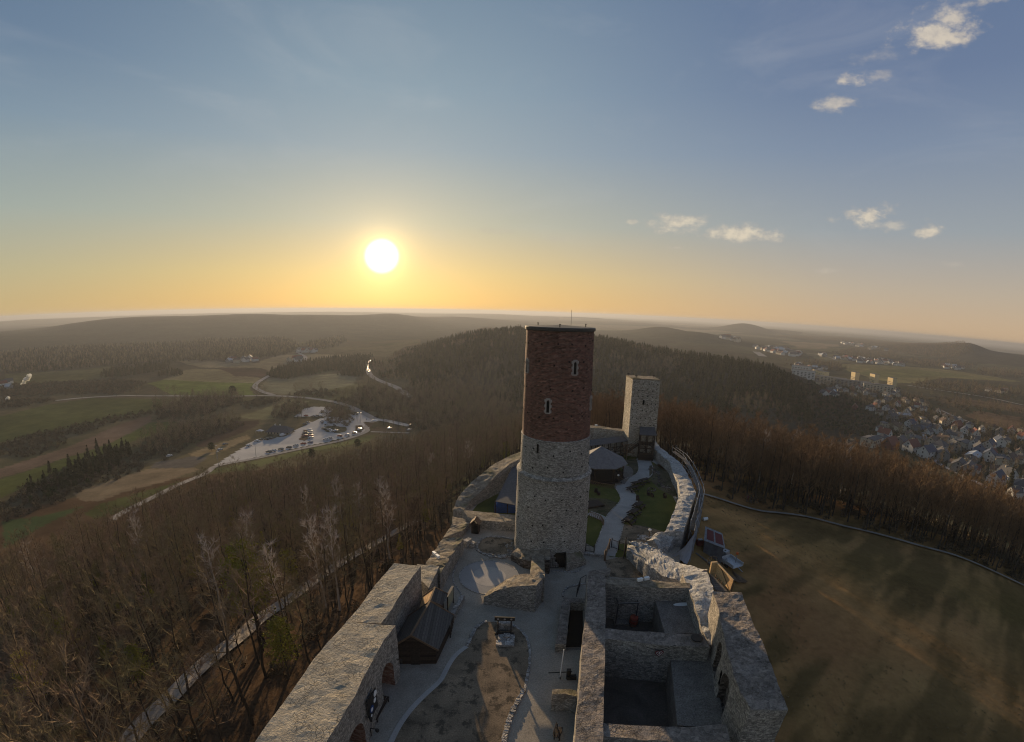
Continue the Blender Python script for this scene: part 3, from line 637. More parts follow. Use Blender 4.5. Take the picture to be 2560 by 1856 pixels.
# ------------------------------------------------------------------ castle builders
import bmesh
def rough(vs, amp, top=None, zc=None, seed=0, s=1.1):
    p = np.asarray(vs, float)
    o = np.stack([fbm(p, s, seed + k * 7, 3) for k in range(3)], -1) * amp
    return p + o * np.array([1, 1, .9])
def wall(name, Lp, Rp, zb, mats, step=.45, amp=.12, parent=None, topamp=None, seed=0, jag=0., cols=None, label=None, cat='wall', group=None, cuts=(), s=1.1, crown=0.0):
    """masonry wall from its two top edges (world points), down to zb. mats = [sides, top]"""
    def rs(P, n):
        P = np.asarray(P, float); d = np.r_[0, np.cumsum(np.linalg.norm(np.diff(P[:, :2], axis=0), axis=1))]
        u = np.linspace(0, d[-1], n); return np.stack([np.interp(u, d, P[:, i]) for i in range(3)], 1)
    Lp = np.asarray(Lp, float); Rp = np.asarray(Rp, float)
    ln = max(np.linalg.norm(np.diff(Lp[:, :2], axis=0), axis=1).sum(), np.linalg.norm(np.diff(Rp[:, :2], axis=0), axis=1).sum())
    n = max(3, int(ln / step) + 1)
    # corresponding vertices stay paired: resample segment by segment when counts agree
    if len(Lp) == len(Rp) and len(Lp) > 2:
        segl = np.linalg.norm(np.diff((Lp + Rp) / 2, axis=0), axis=1); seg = np.maximum(1, (segl / step).round().astype(int))
        f = lambda P: np.vstack([P[i] + (P[i + 1] - P[i]) * (j / seg[i]) for i in range(len(seg)) for j in range(seg[i])] + [P[-1]])
        A, B = f(Lp), f(Rp)
    else: A, B = rs(Lp, n), rs(Rp, n)
    n = len(A); wd = np.linalg.norm((A - B)[:, :2], axis=1).mean(); M = cols or max(2, int(wd / step) + 1)
    K = max(2, int((max(A[:, 2].max(), B[:, 2].max()) - zb) / (step * 1.2)))
    ring = []
    for k in range(K): f = k / K; q = A.copy(); q[:, 2] = zb + (A[:, 2] - zb) * f; ring.append(q)
    for j in range(M + 1):
        q = A + (B - A) * (j / M)
        tj = fbm(q, .9, seed + 50, 3) * (topamp if topamp is not None else amp) + (np.abs(fbm(q, .35, seed + 60, 2)) * -jag) + crown * math.sin(math.pi * j / M)
        q[:, 2] += tj; ring.append(q)
    for k in range(K - 1, -1, -1): f = k / K; q = B.copy(); q[:, 2] = zb + (B[:, 2] - zb) * f; ring.append(q)
    ring = np.array(ring); rn = len(ring)
    vs = rough(ring.reshape(-1, 3), amp, seed=seed, s=s)
    id_ = np.arange(rn * n).reshape(rn, n); fs = []; mi = []
    for r in range(rn):
        r2 = (r + 1) % rn; top = K <= r < K + M
        for i in range(n - 1): fs.append((id_[r, i], id_[r, i + 1], id_[r2, i + 1], id_[r2, i])); mi.append(1 if top and len(mats) > 1 else 0)
    for e in (0, n - 1):   # end caps: rungs between the two sides
        for k in range(K - 1):
            q = (id_[k, e], id_[k + 1, e], id_[rn - 2 - k, e], id_[rn - 1 - k, e]); fs.append(q if e == 0 else q[::-1]); mi.append(0)
        q = tuple(id_[r, e] for r in range(K - 1, K + M + 2)); fs.append(q if e == 0 else q[::-1]); mi.append(0)
    o = ob(name, vs, fs, mats, parent, mi=mi)
    bm = bmesh.new(); bm.from_mesh(o.data); bmesh.ops.recalc_face_normals(bm, faces=bm.faces); bm.to_mesh(o.data); bm.free()
    if cuts: cut(o, cuts)
    if label: tag(o, label, cat, group)
    return o
def cut(o, cutters):
    """cutters: list of (MB, material)"""
    tmp = []
    for mb, mt in cutters:
        c = mb.obj('cutter', mt)
        bm = bmesh.new(); bm.from_mesh(c.data); bmesh.ops.recalc_face_normals(bm, faces=bm.faces); bm.to_mesh(c.data); bm.free()
        md = o.modifiers.new('b', 'BOOLEAN'); md.object = c; md.operation = 'DIFFERENCE'; md.solver = 'EXACT'
        if mt.name not in [x.name for x in o.data.materials]: o.data.materials.append(mt)
        try: md.material_mode = 'TRANSFER'
        except Exception: pass
        tmp.append(c)
    dg = bpy.context.evaluated_depsgraph_get(); me = bpy.data.meshes.new_from_object(o.evaluated_get(dg))
    o.modifiers.clear(); o.data = me
    for c in tmp: bpy.data.objects.remove(c)
def arch_cutter(p, q, w, h, depth, n=10, rise=None, pointed=False):
    """arch-shaped prism: centre p of the sill, q = unit normal into the wall"""
    p = Vector(p); q = Vector(q).normalized(); s = Vector((0, 0, 1)).cross(q); rise = w / 2 if rise is None else rise
    pr = [(-w / 2, 0), (w / 2, 0)] + [(w / 2 * math.cos(a), h - rise + rise * math.sin(a)) for a in np.linspace(0, math.pi, n)]
    if pointed: pr = [(-w / 2, 0), (w / 2, 0), (w / 2, h - rise), (w * .3, h - rise * .4), (0, h), (-w * .3, h - rise * .4), (-w / 2, h - rise)]
    mb = MB(); a = [p + s * x + Vector((0, 0, z)) - q * .6 for x, z in pr]; b = [v + q * (depth + .6) for v in a]; k = len(pr)
    mb.add(a + b, [(i, (i + 1) % k, k + (i + 1) % k, k + i) for i in range(k)] + [tuple(range(k - 1, -1, -1)), tuple(range(k, 2 * k))])
    return mb
def P3(lst, z): return [at(p, z[i] if hasattr(z, '__len__') else z) for i, p in enumerate(lst)]
def extend(P, d):
    a, b = Vector(P[0]), Vector(P[1]); return [tuple(a + (a - b).normalized() * d)] + list(P)
SW, SDK, SP, SK = MAT['stone_wall'], MAT['stone_dark'], MAT['stone_pale'], MAT['stone_kerb']
CW, CG, CR, RP = MAT['cap_warm'], MAT['cap_grey'], MAT['cap_ruin'], MAT['rock_pale']

# ---- left curtain wall, near stretch (broad rendered top, two arched niches)
zA = 5.7
AL = extend(P3([C4(110, 1644), C4(400, 1240), C4(550, 1020), C4(700, 850), C4(790, 750)], zA), 14)
AR = extend(P3([C4(640, 1644), C4(850, 1300), C4(930, 1130), C4(1060, 890), C4(1150, 785)], zA), 14)
dA = (Vector(AR[-1]) - Vector(AR[1])); dA.z = 0; dA.normalize(); nA = Vector((-dA.y, dA.x, 0))
def onA(s, z): return Vector((AR[-1][0], AR[-1][1], z)) - dA * s
cuts = []
for s, w_, h_ in ((2.0, 2.2, 3.2), (8.4, 2.6, 3.3)):
    cuts.append((arch_cutter(onA(s, -.3), nA, w_, h_ + .3, 1.3), MAT['niche'] if 'niche' in MAT else stone_mat('niche', (.16, .075, .05), (.24, .12, .08), (.3, .2, .15), 3.2, (.2, .15, .12), 2.6)))
wall('curtain_wall', AL, AR, -9, [SW, CW], label='broad curtain wall with rendered top and arched niches, nearest on the left side of the courtyard', amp=.07, topamp=.05, cuts=cuts, seed=1)
# ---- left curtain wall, second stretch behind the log hut
zB = 5.3
wall('curtain_wall', P3([C4(785, 752), C4(870, 660), C4(1000, 480), C4(1140, 322)], zB), P3([C4(1045, 765), C4(1110, 675), C4(1225, 490), C4(1335, 340)], zB), -9, [SW, CW], label='curtain wall with rendered top standing behind the shingled log hut', amp=.07, topamp=.05, seed=2)
wall('curtain_wall', P3([C4(1290, 400), C4(1310, 325)], 2.6), P3([C4(1395, 505), C4(1475, 345)], 2.6), -8, [SW, CW], label='short lower stub of wall between the tall curtain wall and the ruined wall', amp=.1, seed=3)
# ---- left wall, low ruined stretch past the stone circle
wall('ruined_wall', P3([C4(1372, 320), C4(1440, 220), C4(1500, 130)], [2.4, 2.2, 2.1]), P3([C4(1480, 400), C4(1570, 250), C4(1652, 128)], [2.3, 2.1, 2.0]), -8, [SW, CR], label='ruined wall with stony top running beside the stone circle', amp=.14, topamp=.2, seed=4)
wall('ruined_wall', P3([C4(1500, 130), C4(1575, 20), C1(75, 1200)], [1.1, .9, .8]), P3([C4(1640, 85), C4(1700, 20), C1(150, 1215)], [1.0, .8, .8]), -8, [SW, CR], label='low ruined wall with pale rubble top in front of the wall corner', amp=.14, topamp=.2, seed=5)
ms = MB(); ms.box((0, 0, .5), (1.0, .7, 1.0)).box((.35, -.5, .3), (.8, .6, .6)); o = ms.obj('stone_trough', SK); o.location = (*at(C2(795, 195), 0)[:2], 0); o.rotation_euler.z = .9
tag(o, 'stepped stone block against the foot of the ruined left wall', 'stone block')
# ---- curved west half of the left wall
EL = P3([C1(75, 1160), C1(105, 1090), C1(180, 1005), C1(300, 905), C1(400, 850), C1(476, 822)], [.9, 1.3, 2.2, 3.7, 4.6, 5])
ER = P3([C1(135, 1175), C1(165, 1120), C1(255, 1040), C1(340, 950), C1(410, 895), C1(478, 858)], [.8, 1.2, 2.1, 3.6, 4.5, 5])
wall('curtain_wall', EL + [(8, 88.5, 5)], ER + [(9, 86.5, 5)], -8, [SW, CR], label='curved curtain wall sweeping behind the brick tower from the left corner', amp=.12, topamp=.15, seed=6)
wall('cross_wall', P3([C1(130, 1160), C1(230, 1172), C1(330, 1182), C1(438, 1192)], 1.35) + [(2.2, 58.2, 1.35)], P3([C1(165, 1205), C1(230, 1222), C1(330, 1232), C1(438, 1240)], 1.3) + [(2.4, 56.0, 1.3)], -1, [SW, CR], label='low cross wall joining the curved wall to the round tower', amp=.08, topamp=.1, seed=7)
# ---- far wall between the curved wall and the square tower
BL = [(8.5, 88.5, 5.2), (14, 95.5, 5.3), (18.5, 97.2, 4.9), (25.4, 95.5, 4.6)]; BR = [(9.2, 86.8, 5.2), (14.6, 93.6, 5.3), (18.8, 95.2, 4.9), (25.2, 93.6, 4.6)]
wall('far_wall', BL, BR, -6, [MAT['stone_square'], CR], label='far wall linking up with the square tower, wooden gallery under it', amp=.07, topamp=.1, seed=8)
# ---- right-hand curved wall
GI = P3([Q(1012, 512), Q(1040, 580), Q(1130, 660), Q(1205, 715), Q(1240, 820), Q(1290, 900), Q(1320, 1040), Q(1280, 1150), Q(1215, 1310), Q(1165, 1440)], [2.2, 2.1, 2, 2, 2, 2.1, 2.2, 2.3, 2.4, 2.2])
GO = P3([Q(1064, 505), Q(1100, 560), Q(1210, 645), Q(1310, 720), Q(1380, 820), Q(1420, 900), Q(1480, 1040), Q(1440, 1140), Q(1395, 1300), Q(1350, 1440)], [2.2, 2.1, 2, 2, 2, 2.1, 2.2, 2.3, 2.4, 2.2])
wall('curtain_wall', GO[::-1], GI[::-1], -8, [SP, RP], label='pale curtain wall curving from the scaffold up to the square tower', amp=.13, topamp=.25, seed=9, crown=.15)
# pale patch of fresh rubble at the bend
# ---- pale rubble wall in front of the scaffold
wall('rubble_wall', P3([C3(500, 185), C3(560, 165), C3(700, 225), C3(820, 275), C3(960, 345), C3(1090, 365)], [1.3, 1.7, 2.0, 2.3, 2.8, 3.6]), P3([C3(495, 235), C3(560, 270), C3(660, 345), C3(760, 410), C3(880, 440), C3(945, 470)], [1.0, 1.4, 2.0, 2.4, 2.9, 3.5]), -3, [SP, RP], step=.4, label='loose pale rubble wall slanting from the iron gate to the rocky shoulder', amp=.2, topamp=.4, seed=10, crown=.35)
wall('rubble_wall', P3([C3(640, 150), C3(700, 110), C3(770, 95), C3(800, 60)], [.9, 1.3, 1.6, 1.9]), P3([C3(740, 215), C3(800, 190), C3(860, 130), C3(880, 80)], [.7, 1.0, 1.4, 1.8]), -3, [SP, RP], step=.35, label='broken end of the pale curtain wall beside the iron fence', amp=.3, topamp=.5, seed=11, crown=.3)
# ---- rocky shoulder, where the walls meet behind the tall ruined wall
zS = 4.3
wall('rocky_wall', P3([C3(900, 400), C3(960, 520), C3(1000, 640), C3(1040, 760), C3(1100, 930)], [3.8, 4.3, 4.2, 3.9, 3.4]), P3([C3(1085, 365), C3(1110, 450), C3(1140, 530), C3(1140, 700), C3(1190, 930)], [3.8, 4.3, 4.5, 4.2, 3.4]), -8, [SW, RP], step=.4, label='rocky sunlit wall shoulder between the roofless rooms and the plank parapet', amp=.16, topamp=.28, seed=12)
# ---- centre wall between courtyard and roofless rooms
zC = 4.3
CL = P3([C3(205, 415), C3(195, 640), C3(165, 900), C3(145, 1200), C3(105, 1644)], zC); CRR = P3([C3(335, 400), C3(338, 640), C3(335, 900), C3(328, 1200), C3(316, 1644)], zC)
wall('dividing_wall', extend(CL[::-1], 12), extend(CRR[::-1], 12), -1, [SW, CG], label='long dividing wall with grey stony top between courtyard and roofless rooms', amp=.08, topamp=.08, seed=13)
wall('ruined_wall', P3([C3(205, 415), C3(215, 375)], [4.3, 3.8]), P3([C3(370, 400), C3(370, 350)], [4.2, 3.7]), -1, [SW, CG], label='crumbling head of the dividing wall next to the sunken yard', amp=.15, topamp=.3, seed=14)
# room cross walls
zR = 4.2
wall('room_wall', P3([C3(335, 425), C3(500, 438), C3(700, 447), C3(960, 470)], zR), P3([C3(335, 468), C3(500, 492), C3(700, 500), C3(965, 505)], zR), -1, [SW, CR], label='far wall of the first roofless room with a white floodlight on it', amp=.08, topamp=.07, seed=15)
wall('room_wall', P3([C3(330, 800), C3(500, 815), C3(780, 838), C3(1060, 850)], zR), P3([C3(330, 878), C3(500, 895), C3(780, 925), C3(1110, 940)], zR), -1, [SW, CG], label='middle wall between the two roofless rooms, a red heart ornament hung on it', amp=.08, topamp=.07, seed=16)
wall('room_wall', P3([C3(320, 1500), C3(600, 1520), C3(900, 1530), C3(1225, 1510)], zR), P3([C3(316, 1600), C3(600, 1625), C3(900, 1640), C3(1255, 1640)], zR), -1, [SW, CG], label='nearest cross wall of the roofless rooms with a lichened top', amp=.08, topamp=.07, seed=17)
# tall ruined wall on the right
zT = 6.8
TI = P3([C3(1130, 528), C3(1190, 740), C3(1225, 950), C3(1290, 1180), C3(1410, 1400)], zT); TO = P3([C3(1342, 535), C3(1420, 740), C3(1495, 890), C3(1585, 1140), C3(1688, 1398)], zT)
tI = [Vector(v) for v in TI]
def face(a, b, f, z): p = tI[a].lerp(tI[b], f); d = tI[b] - tI[a]; n = Vector((d.y, -d.x, 0)).normalized(); n = n if n.x > 0 else -n; p.z = z; return p, n
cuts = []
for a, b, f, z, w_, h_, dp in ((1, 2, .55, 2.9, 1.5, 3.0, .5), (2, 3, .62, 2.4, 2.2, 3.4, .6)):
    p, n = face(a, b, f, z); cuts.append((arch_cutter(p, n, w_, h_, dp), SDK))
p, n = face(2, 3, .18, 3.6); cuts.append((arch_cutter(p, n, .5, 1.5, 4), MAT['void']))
wall('tall_wall', TO, TI, -8, [SW, CG], label='tall thick ruined wall with niches, standing highest on the right of the castle', amp=.12, topamp=.14, seed=18, cuts=cuts)
# terraces (vault tops) inside the rooms
for pts, z, nm, lb in (([C3(695, 565), C3(955, 560), C3(985, 640), C3(1050, 840), C3(775, 838)], 2.6, 'vault_terrace', 'grey flat vault top with a snowy patch, inside the first roofless room'), ([C3(805, 925), C3(1110, 940), C3(1130, 1040), C3(1215, 1500), C3(1225, 1530), C3(868, 1520)], 2.6, 'vault_terrace', 'grey flat vault top inside the second roofless room')):
    poly = [at(p, z)[:2] for p in pts]; mb = MB(); mb.prism(poly, -.5, z); o = mb.obj(nm, MAT['terrace']); tag(o, lb, 'terrace')
floor_poly = [at(p, 0)[:2] for p in (C3(330, 600), C3(1000, 600))]
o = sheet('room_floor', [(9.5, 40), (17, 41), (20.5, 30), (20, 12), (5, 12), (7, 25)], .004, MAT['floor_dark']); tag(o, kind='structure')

# ---- wedge-shaped ruin and the stair walls
mb = MB()
WL = P3([C2(1345, 365), C2(1330, 420), C2(1310, 470)], [1.9, 2.6, 3.0]); WR = P3([C2(1220, 350), C2(1215, 420), C2(1220, 450)], [1.8, 2.4, 2.8])
wedge = empty('ruined_wedge_wall', (3, 39, 0)); tag(wedge, 'wedge-shaped ruined wall with sloping rubble top between stone circle and dividing wall', 'ruined wall')
wv = lambda pts: [(x - 3, y - 39, z) for x, y, z in pts]
f0 = [(-2.3, 39.6), (-1.2, 39.4), (0.2, 39.1), (1.6, 38.8), (3.0, 38.5)]; b0 = [(-1.9, 40.6), (-0.6, 41.0), (.9, 41.0), (2.3, 40.9), (3.9, 40.5)]; ht_ = [.9, 1.9, 2.7, 3.1, 3.3]
wall('wall_stub', wv([(x, y, h) for (x, y), h in zip(b0, ht_)]), wv([(x, y, h) for (x, y), h in zip(f0, ht_)]), -.3, [SW, CR], step=.35, amp=.12, topamp=.25, parent=wedge, seed=19)
wall('wall_stub', wv([(2.5, 41.0, 3.0), (2.7, 43.4, 2.6), (2.9, 46.3, 2.0)]), wv([(3.95, 40.2, 3.2), (4.2, 43.4, 2.7), (4.3, 46.2, 2.0)]), -.3, [SW, CR], step=.35, amp=.12, topamp=.22, parent=wedge, seed=20)
wall('stair_wall', P3([C2(1495, 585), C2(1470, 750), C2(1445, 915)], 1.0), P3([C2(1560, 600), C2(1540, 750), C2(1525, 915)], 1.0), -2.6, [SW, CG], step=.35, amp=.06, topamp=.08, label='low wall beside the sunken stair, left of the dividing wall', seed=21)
wall('stair_wall', P3([C2(1500, 575), C2(1600, 578), C2(1668, 580)], 1.0), P3([C2(1500, 610), C2(1600, 612), C2(1665, 614)], 1.0), -2.6, [SW, CG], step=.35, amp=.06, topamp=.08, label='short cross wall at the head of the sunken stair', seed=22)
wall('stone_block', P3([C2(1425, 1255), C2(1520, 1250), C2(1612, 1262)], 1.9), P3([C2(1420, 1290), C2(1520, 1292), C2(1605, 1310)], 1.9), -.3, [SW, CR], step=.3, amp=.08, topamp=.12, label='free-standing stone block against the dividing wall under the tall white pole', cat='stone block', seed=23)
# sunken stair
st = empty('sunken_stair', (6.0, 33, 0)); tag(st, 'dark sunken stone stair between the low wall and the dividing wall', 'stair')
for k in range(12):
    MB().box((0.05, k * .32, -.1 - k * .17), (1.9, .34, .18)).obj('step', MAT['terrace'], st)
sheet('stair_pit', [(5.0, 33.2), (7.3, 33.2), (8.2, 40.6), (6.6, 40.6)], .006, MAT['void']); tag(bpy.data.objects['stair_pit'], kind='structure')  # flat black sheet painted for the shade down the stair

# ---- round brick-topped tower
TC = (5.5, 51.8)
tw = empty('round_tower', (*TC, 0)); tag(tw, 'tall round tower of grey stone with a dark red brick upper half', 'tower')
def drum(name, r0, z0, r1, z1, mat, amp=.05, n=150, dz=.3, seed=0, brick=False, cap=False):
    K = max(2, int((z1 - z0) / dz)); a = np.arange(n + 1) * math.tau / n
    zz = np.linspace(z0, z1, K + 1); rr = np.linspace(r0, r1, K + 1)
    X = rr[:, None] * np.cos(a)[None]; Y = rr[:, None] * np.sin(a)[None]; Z = np.repeat(zz[:, None], n + 1, 1)
    P = np.stack([X, Y, Z], -1); nn = fbm(P, 1.2, seed, 3) * amp
    P[..., 0] += np.cos(a) * nn; P[..., 1] += np.sin(a) * nn
    id_ = np.arange((K + 1) * (n + 1)).reshape(K + 1, n + 1)
    fs = np.stack([id_[:-1, :-1], id_[:-1, 1:], id_[1:, 1:], id_[1:, :-1]], -1).reshape(-1, 4)
    UV = np.stack([np.repeat((a * (r0 + r1) / 2)[None], K + 1, 0), Z], -1).reshape(-1, 2)[fs.ravel()]
    return ob(name, P.reshape(-1, 3), fs, mat, tw, uv=UV, smooth=True)
drum('base_drum', 4.62, -1.5, 4.5, 10.95, MAT['stone_tower'], .07, seed=3)
MB().lathe([(4.5, 10.9), (4.62, 11.0), (4.6, 11.15), (4.2, 11.42)], 100).obj('ledge', MAT['stone_tower'], tw, smooth=True)
drum('stone_drum', 4.24, 11.3, 4.14, 15.6, MAT['stone_tower'], .06, seed=5)
drum('brick_drum', 4.08, 15.6, 3.96, 28.1, MAT['brick'], .035, seed=8)
MB().lathe([(4.0, 15.55), (4.2, 15.58), (4.17, 15.66), (4.05, 15.7)], 100).obj('brick_ledge', MAT['stone_tower'], tw)
MB().lathe([(3.9, 27.95), (4.02, 27.97), (4.14, 28.05), (4.14, 28.33), (4.05, 28.4), (.01, 28.62)], 72).obj('coping', MAT['copper_dark'], tw)
# tower windows: light stone quoins round a dark lancet
def cyl_frame(az_w, z):
    d = Vector((math.sin(az_w), math.cos(az_w), 0)); return d
def on_tower(p, r):
    d = inv(*p); a = d[0] ** 2 + d[1] ** 2; b = -2 * (d[0] * TC[0] + d[1] * TC[1]); c = TC[0] ** 2 + TC[1] ** 2 - r * r
    k = (-b - math.sqrt(max(0, b * b - 4 * a * c))) / (2 * a); return Vector((d[0] * k - TC[0], d[1] * k - TC[1], CZ + d[2] * k))
for p, r in ((C1(792, 328), 4.0), (C1(635, 553), 4.05), (C1(515, 315), 4.0), (C1(884, 535), 4.05)):
    c = on_tower(p, r); n = Vector((c.x, c.y, 0)).normalized(); s = Vector((0, 0, 1)).cross(n); M = Matrix((s, n, Vector((0, 0, 1)))).transposed()
    wdw = MB()
    for k in range(5):
        wq = .13 if k % 2 else .25
        for sg in (-1, 1): wdw.box(c + s * sg * (.17 + wq / 2) + Vector((0, 0, -.62 + k * .3)) , (wq, .22, .29), M=M)
    wdw.box(c + Vector((0, 0, .76)), (.5, .22, .2), M=M).box(c + Vector((0, 0, -.82)), (.56, .24, .12), M=M)
    for sg in (-1, 1): wdw.box(c + s * sg * .19 + Vector((0, 0, .63)), (.14, .2, .2), M=M @ Matrix.Rotation(sg * .6, 3, 'Y'))
    fr = wdw.obj('window', MAT['quoin'], tw)
    pr = [(-.16, -.74), (.16, -.74), (.16, .38), (0, .66), (-.16, .38)]
    ob('opening', [c + s * x + Vector((0, 0, z)) + n * .07 for x, z in pr], [(0, 1, 2, 3, 4)], MAT['void'], fr)
c = on_tower(C1(575, 802), 4.19); n = Vector((c.x, c.y, 0)).normalized(); s = Vector((0, 0, 1)).cross(n)
ob('slit_window', [c + s * x + Vector((0, 0, z)) + n * .06 for x, z in ((-.13, -.55), (.13, -.55), (.13, .5), (-.13, .5))], [(0, 1, 2, 3)], MAT['void'], tw)
hb = MB(); rng = random.Random(4)
for zz in (3.2, 5.4, 7.2, 9.0, 12.4, 14.3, 18.5, 21.5, 24.5, 26.7):
    for k in range(14):
        a = k * math.tau / 14 + rng.uniform(-.1, .1); r = np.interp(zz, [0, 10.9, 11.3, 15.6, 28], [4.6, 4.5, 4.24, 4.14, 3.97]) + .03
        M = Matrix.Rotation(a, 3, 'Z'); hb.box((r * math.cos(a), r * math.sin(a), zz + rng.uniform(-.3, .3)), (.06, .15, .17), M=M)
hb.obj('putlog_hole', MAT['void'], tw)['kind'] = 'stuff'
for x, y in ((-2.6, .2), (-.4, -3.4), (3.2, 1.2)): MB().tube((x, y, 28.4), (x, y, 28.75), .05).box((x, y, 28.75), (.2, .1, .08)).obj('floodlight', MAT['iron'], tw)
MB().tube((1.6, 2.6, 28.4), (1.6, 2.6, 30.4), .018).obj('lightning_rod', MAT['iron'], tw)
# rough masonry apron and door at the foot
ap = [(-3.6, -3.2), (-2.9, -4.4), (-1.6, -5.1), (-.5, -5.6)]
wl = lambda pts, h: [(x, y, z) for (x, y), z in zip(pts, h)]
wall('apron', wl([(-4.0, -1.8), (-2.9, -3.0), (-1.6, -3.8), (-.4, -4.2)], [1.5, 1.9, 2.3, 2.7]), wl([(-5.0, -3.2), (-3.5, -4.9), (-2.0, -5.6), (-.5, -6.1)], [.8, 1.1, 1.4, 1.9]), -.3, [SDK, CR], step=.3, amp=.16, topamp=.2, parent=tw, seed=24)
wall('buttress', wl([(1.6, -3.6), (3.2, -2.6)], [2.0, 1.6]), wl([(1.6, -5.6), (4.1, -4.2)], [1.2, .8]), -.3, [SW, CR], step=.3, amp=.14, topamp=.2, parent=tw, seed=25)
dr = MB().box((.55, -4.32, .95), (1.9, .5, 2.0)).obj('doorway', MAT['void'], tw)
gt = MB()
for k in range(9): gt.tube((-.3 + k * .21, -4.95, .05), (-.3 + k * .21, -4.95, 1.35), .02, n=5)
gt.bar((-.35, -4.95, 1.36), (1.45, -4.95, 1.36), .05).bar((-.35, -4.95, .1), (1.45, -4.95, .1), .05).bar((1.5, -4.95, 0), (1.5, -4.95, 1.6), .07); gt.obj('gate_grille', MAT['iron'], tw)

# ---- square tower
sq = empty('square_tower', (28.2, 92, 0)); tag(sq, 'square pale stone tower with a wooden porch, at the far end of the castle', 'tower')
A0, B0, C0, D0 = np.array([25.3, 90.2]), np.array([31.0, 89.2]), np.array([30.9, 93.9]), np.array([25.1, 94.9])
off = np.array([28.2, 92]); cs = [A0 - off, B0 - off, C0 - off, D0 - off]
vsq = []; K = 34; N = 12
for k in range(K + 1):
    f = k / K; z = -4 + 20.9 * f; sc = 1.03 - .03 * f
    for e in range(4):
        for j in range(N): q = (cs[e] * (1 - j / N) + cs[(e + 1) % 4] * (j / N)) * sc; vsq.append((q[0], q[1], z))
n4 = 4 * N; fs = [(k * n4 + i, k * n4 + (i + 1) % n4, (k + 1) * n4 + (i + 1) % n4, (k + 1) * n4 + i) for k in range(K) for i in range(n4)]
ob('shaft', rough(vsq, .09, seed=41), fs, MAT['stone_square'], sq)
MB().prism([tuple(c * 1.02) for c in cs], 16.75, 16.98).obj('roof_slab', CR, sq)
h = MB(); rng = random.Random(8)
fd = (cs[1] - cs[0]) / np.linalg.norm(cs[1] - cs[0]); nf = np.array([fd[1], -fd[0]])
for zz in (16.0, 14.6, 13.2, 11.6, 10.2, 8.6, 7.2):
    for k in range(6):
        q = cs[0] + fd * (.5 + k * .95 + rng.uniform(-.15, .15)) + nf * .12; h.box((q[0], q[1], zz + rng.uniform(-.2, .2)), (.16, .16, .18), math.atan2(fd[1], fd[0]))
h.obj('putlog_hole', MAT['void'], sq)['kind'] = 'stuff'
q = cs[0] + fd * 2.6 + nf * .13; MB().box((q[0], q[1], 12.0), (.36, .2, .95), math.atan2(fd[1], fd[0])).obj('slit_window', MAT['void'], sq)
for q in (cs[3] * .8 + cs[0] * .15, cs[2] * .5 + cs[1] * .3, cs[0] * .7): MB().tube((q[0], q[1], 16.9), (q[0], q[1], 17.4), .05).box((q[0], q[1], 17.45), (.5, .2, .2)).obj('floodlight', MAT['iron'], sq)
pc = MB(); o0 = cs[0] + fd * 3.4
def F(u, v, z): q = cs[0] + fd * u + nf * v; return (q[0], q[1], z)
pr = MB(); pr.add([F(2.2, 0, 6.6), F(5.4, 0, 6.6), F(5.6, 2.6, 5.5), F(2.0, 2.6, 5.5), F(2.2, 0, 6.75), F(5.4, 0, 6.75), F(5.6, 2.6, 5.65), F(2.0, 2.6, 5.65)], [(0, 1, 2, 3), (4, 7, 6, 5), (0, 4, 5, 1), (1, 5, 6, 2), (2, 6, 7, 3), (3, 7, 4, 0)]); pr.obj('porch_roof', MAT['slate'], sq)
pf = MB()
for u in (2.3, 3.8, 5.2): pf.bar(F(u, 2.3, 0), F(u, 2.3, 5.6), .2); pf.bar(F(u, .4, 0), F(u, .4, 5.6), .16)
for z in (1.2, 2.6, 4.0): pf.bar(F(2.3, 2.3, z), F(5.2, 2.3, z), .18); pf.bar(F(2.3, .4, z), F(2.3, 2.3, z), .14); pf.bar(F(5.2, .4, z), F(5.2, 2.3, z), .14)
for u in (2.3, 3.8): pf.bar(F(u, 2.3, 1.2), F(u + 1.5, 2.3, 2.6), .1); pf.bar(F(u + 1.5, 2.3, 2.6), F(u, 2.3, 4.0), .1)
pf.add([F(2.3, .3, 3.3), F(5.2, .3, 3.3), F(5.2, 2.3, 3.3), F(2.3, 2.3, 3.3), F(2.3, .3, 3.42), F(5.2, .3, 3.42), F(5.2, 2.3, 3.42), F(2.3, 2.3, 3.42)], [(0, 3, 2, 1), (4, 5, 6, 7), (0, 1, 5, 4), (1, 2, 6, 5), (2, 3, 7, 6), (3, 0, 4, 7)])
pf.obj('porch_frame', MAT['wood_dark'], sq)
MB().box((0, 0, 0), (2.8, .2, 1.6), math.atan2(fd[1], fd[0])).obj('porch_boards', MAT['boards_dark'], sq, loc=F(3.75, 2.42, .9))
stt = MB()
for k in range(12): a = F(2.0 - k * .3, 1.6, 3.3 - k * .26); stt.box(a, (.34, 1.2, .06), math.atan2(fd[1], fd[0]))
for v in (1.0, 2.2): stt.bar(F(2.0, v, 3.3), F(-1.6, v, .2), .14, .2); stt.bar(F(2.0, v, 4.3), F(-1.6, v, 1.2), .08)
for k in range(7): stt.bar(F(2.0 - k * .6, 2.2, 3.3 - k * .52), F(2.0 - k * .6, 2.2, 4.3 - k * .52), .07)
stt.obj('stair', MAT['wood_dark'], sq)
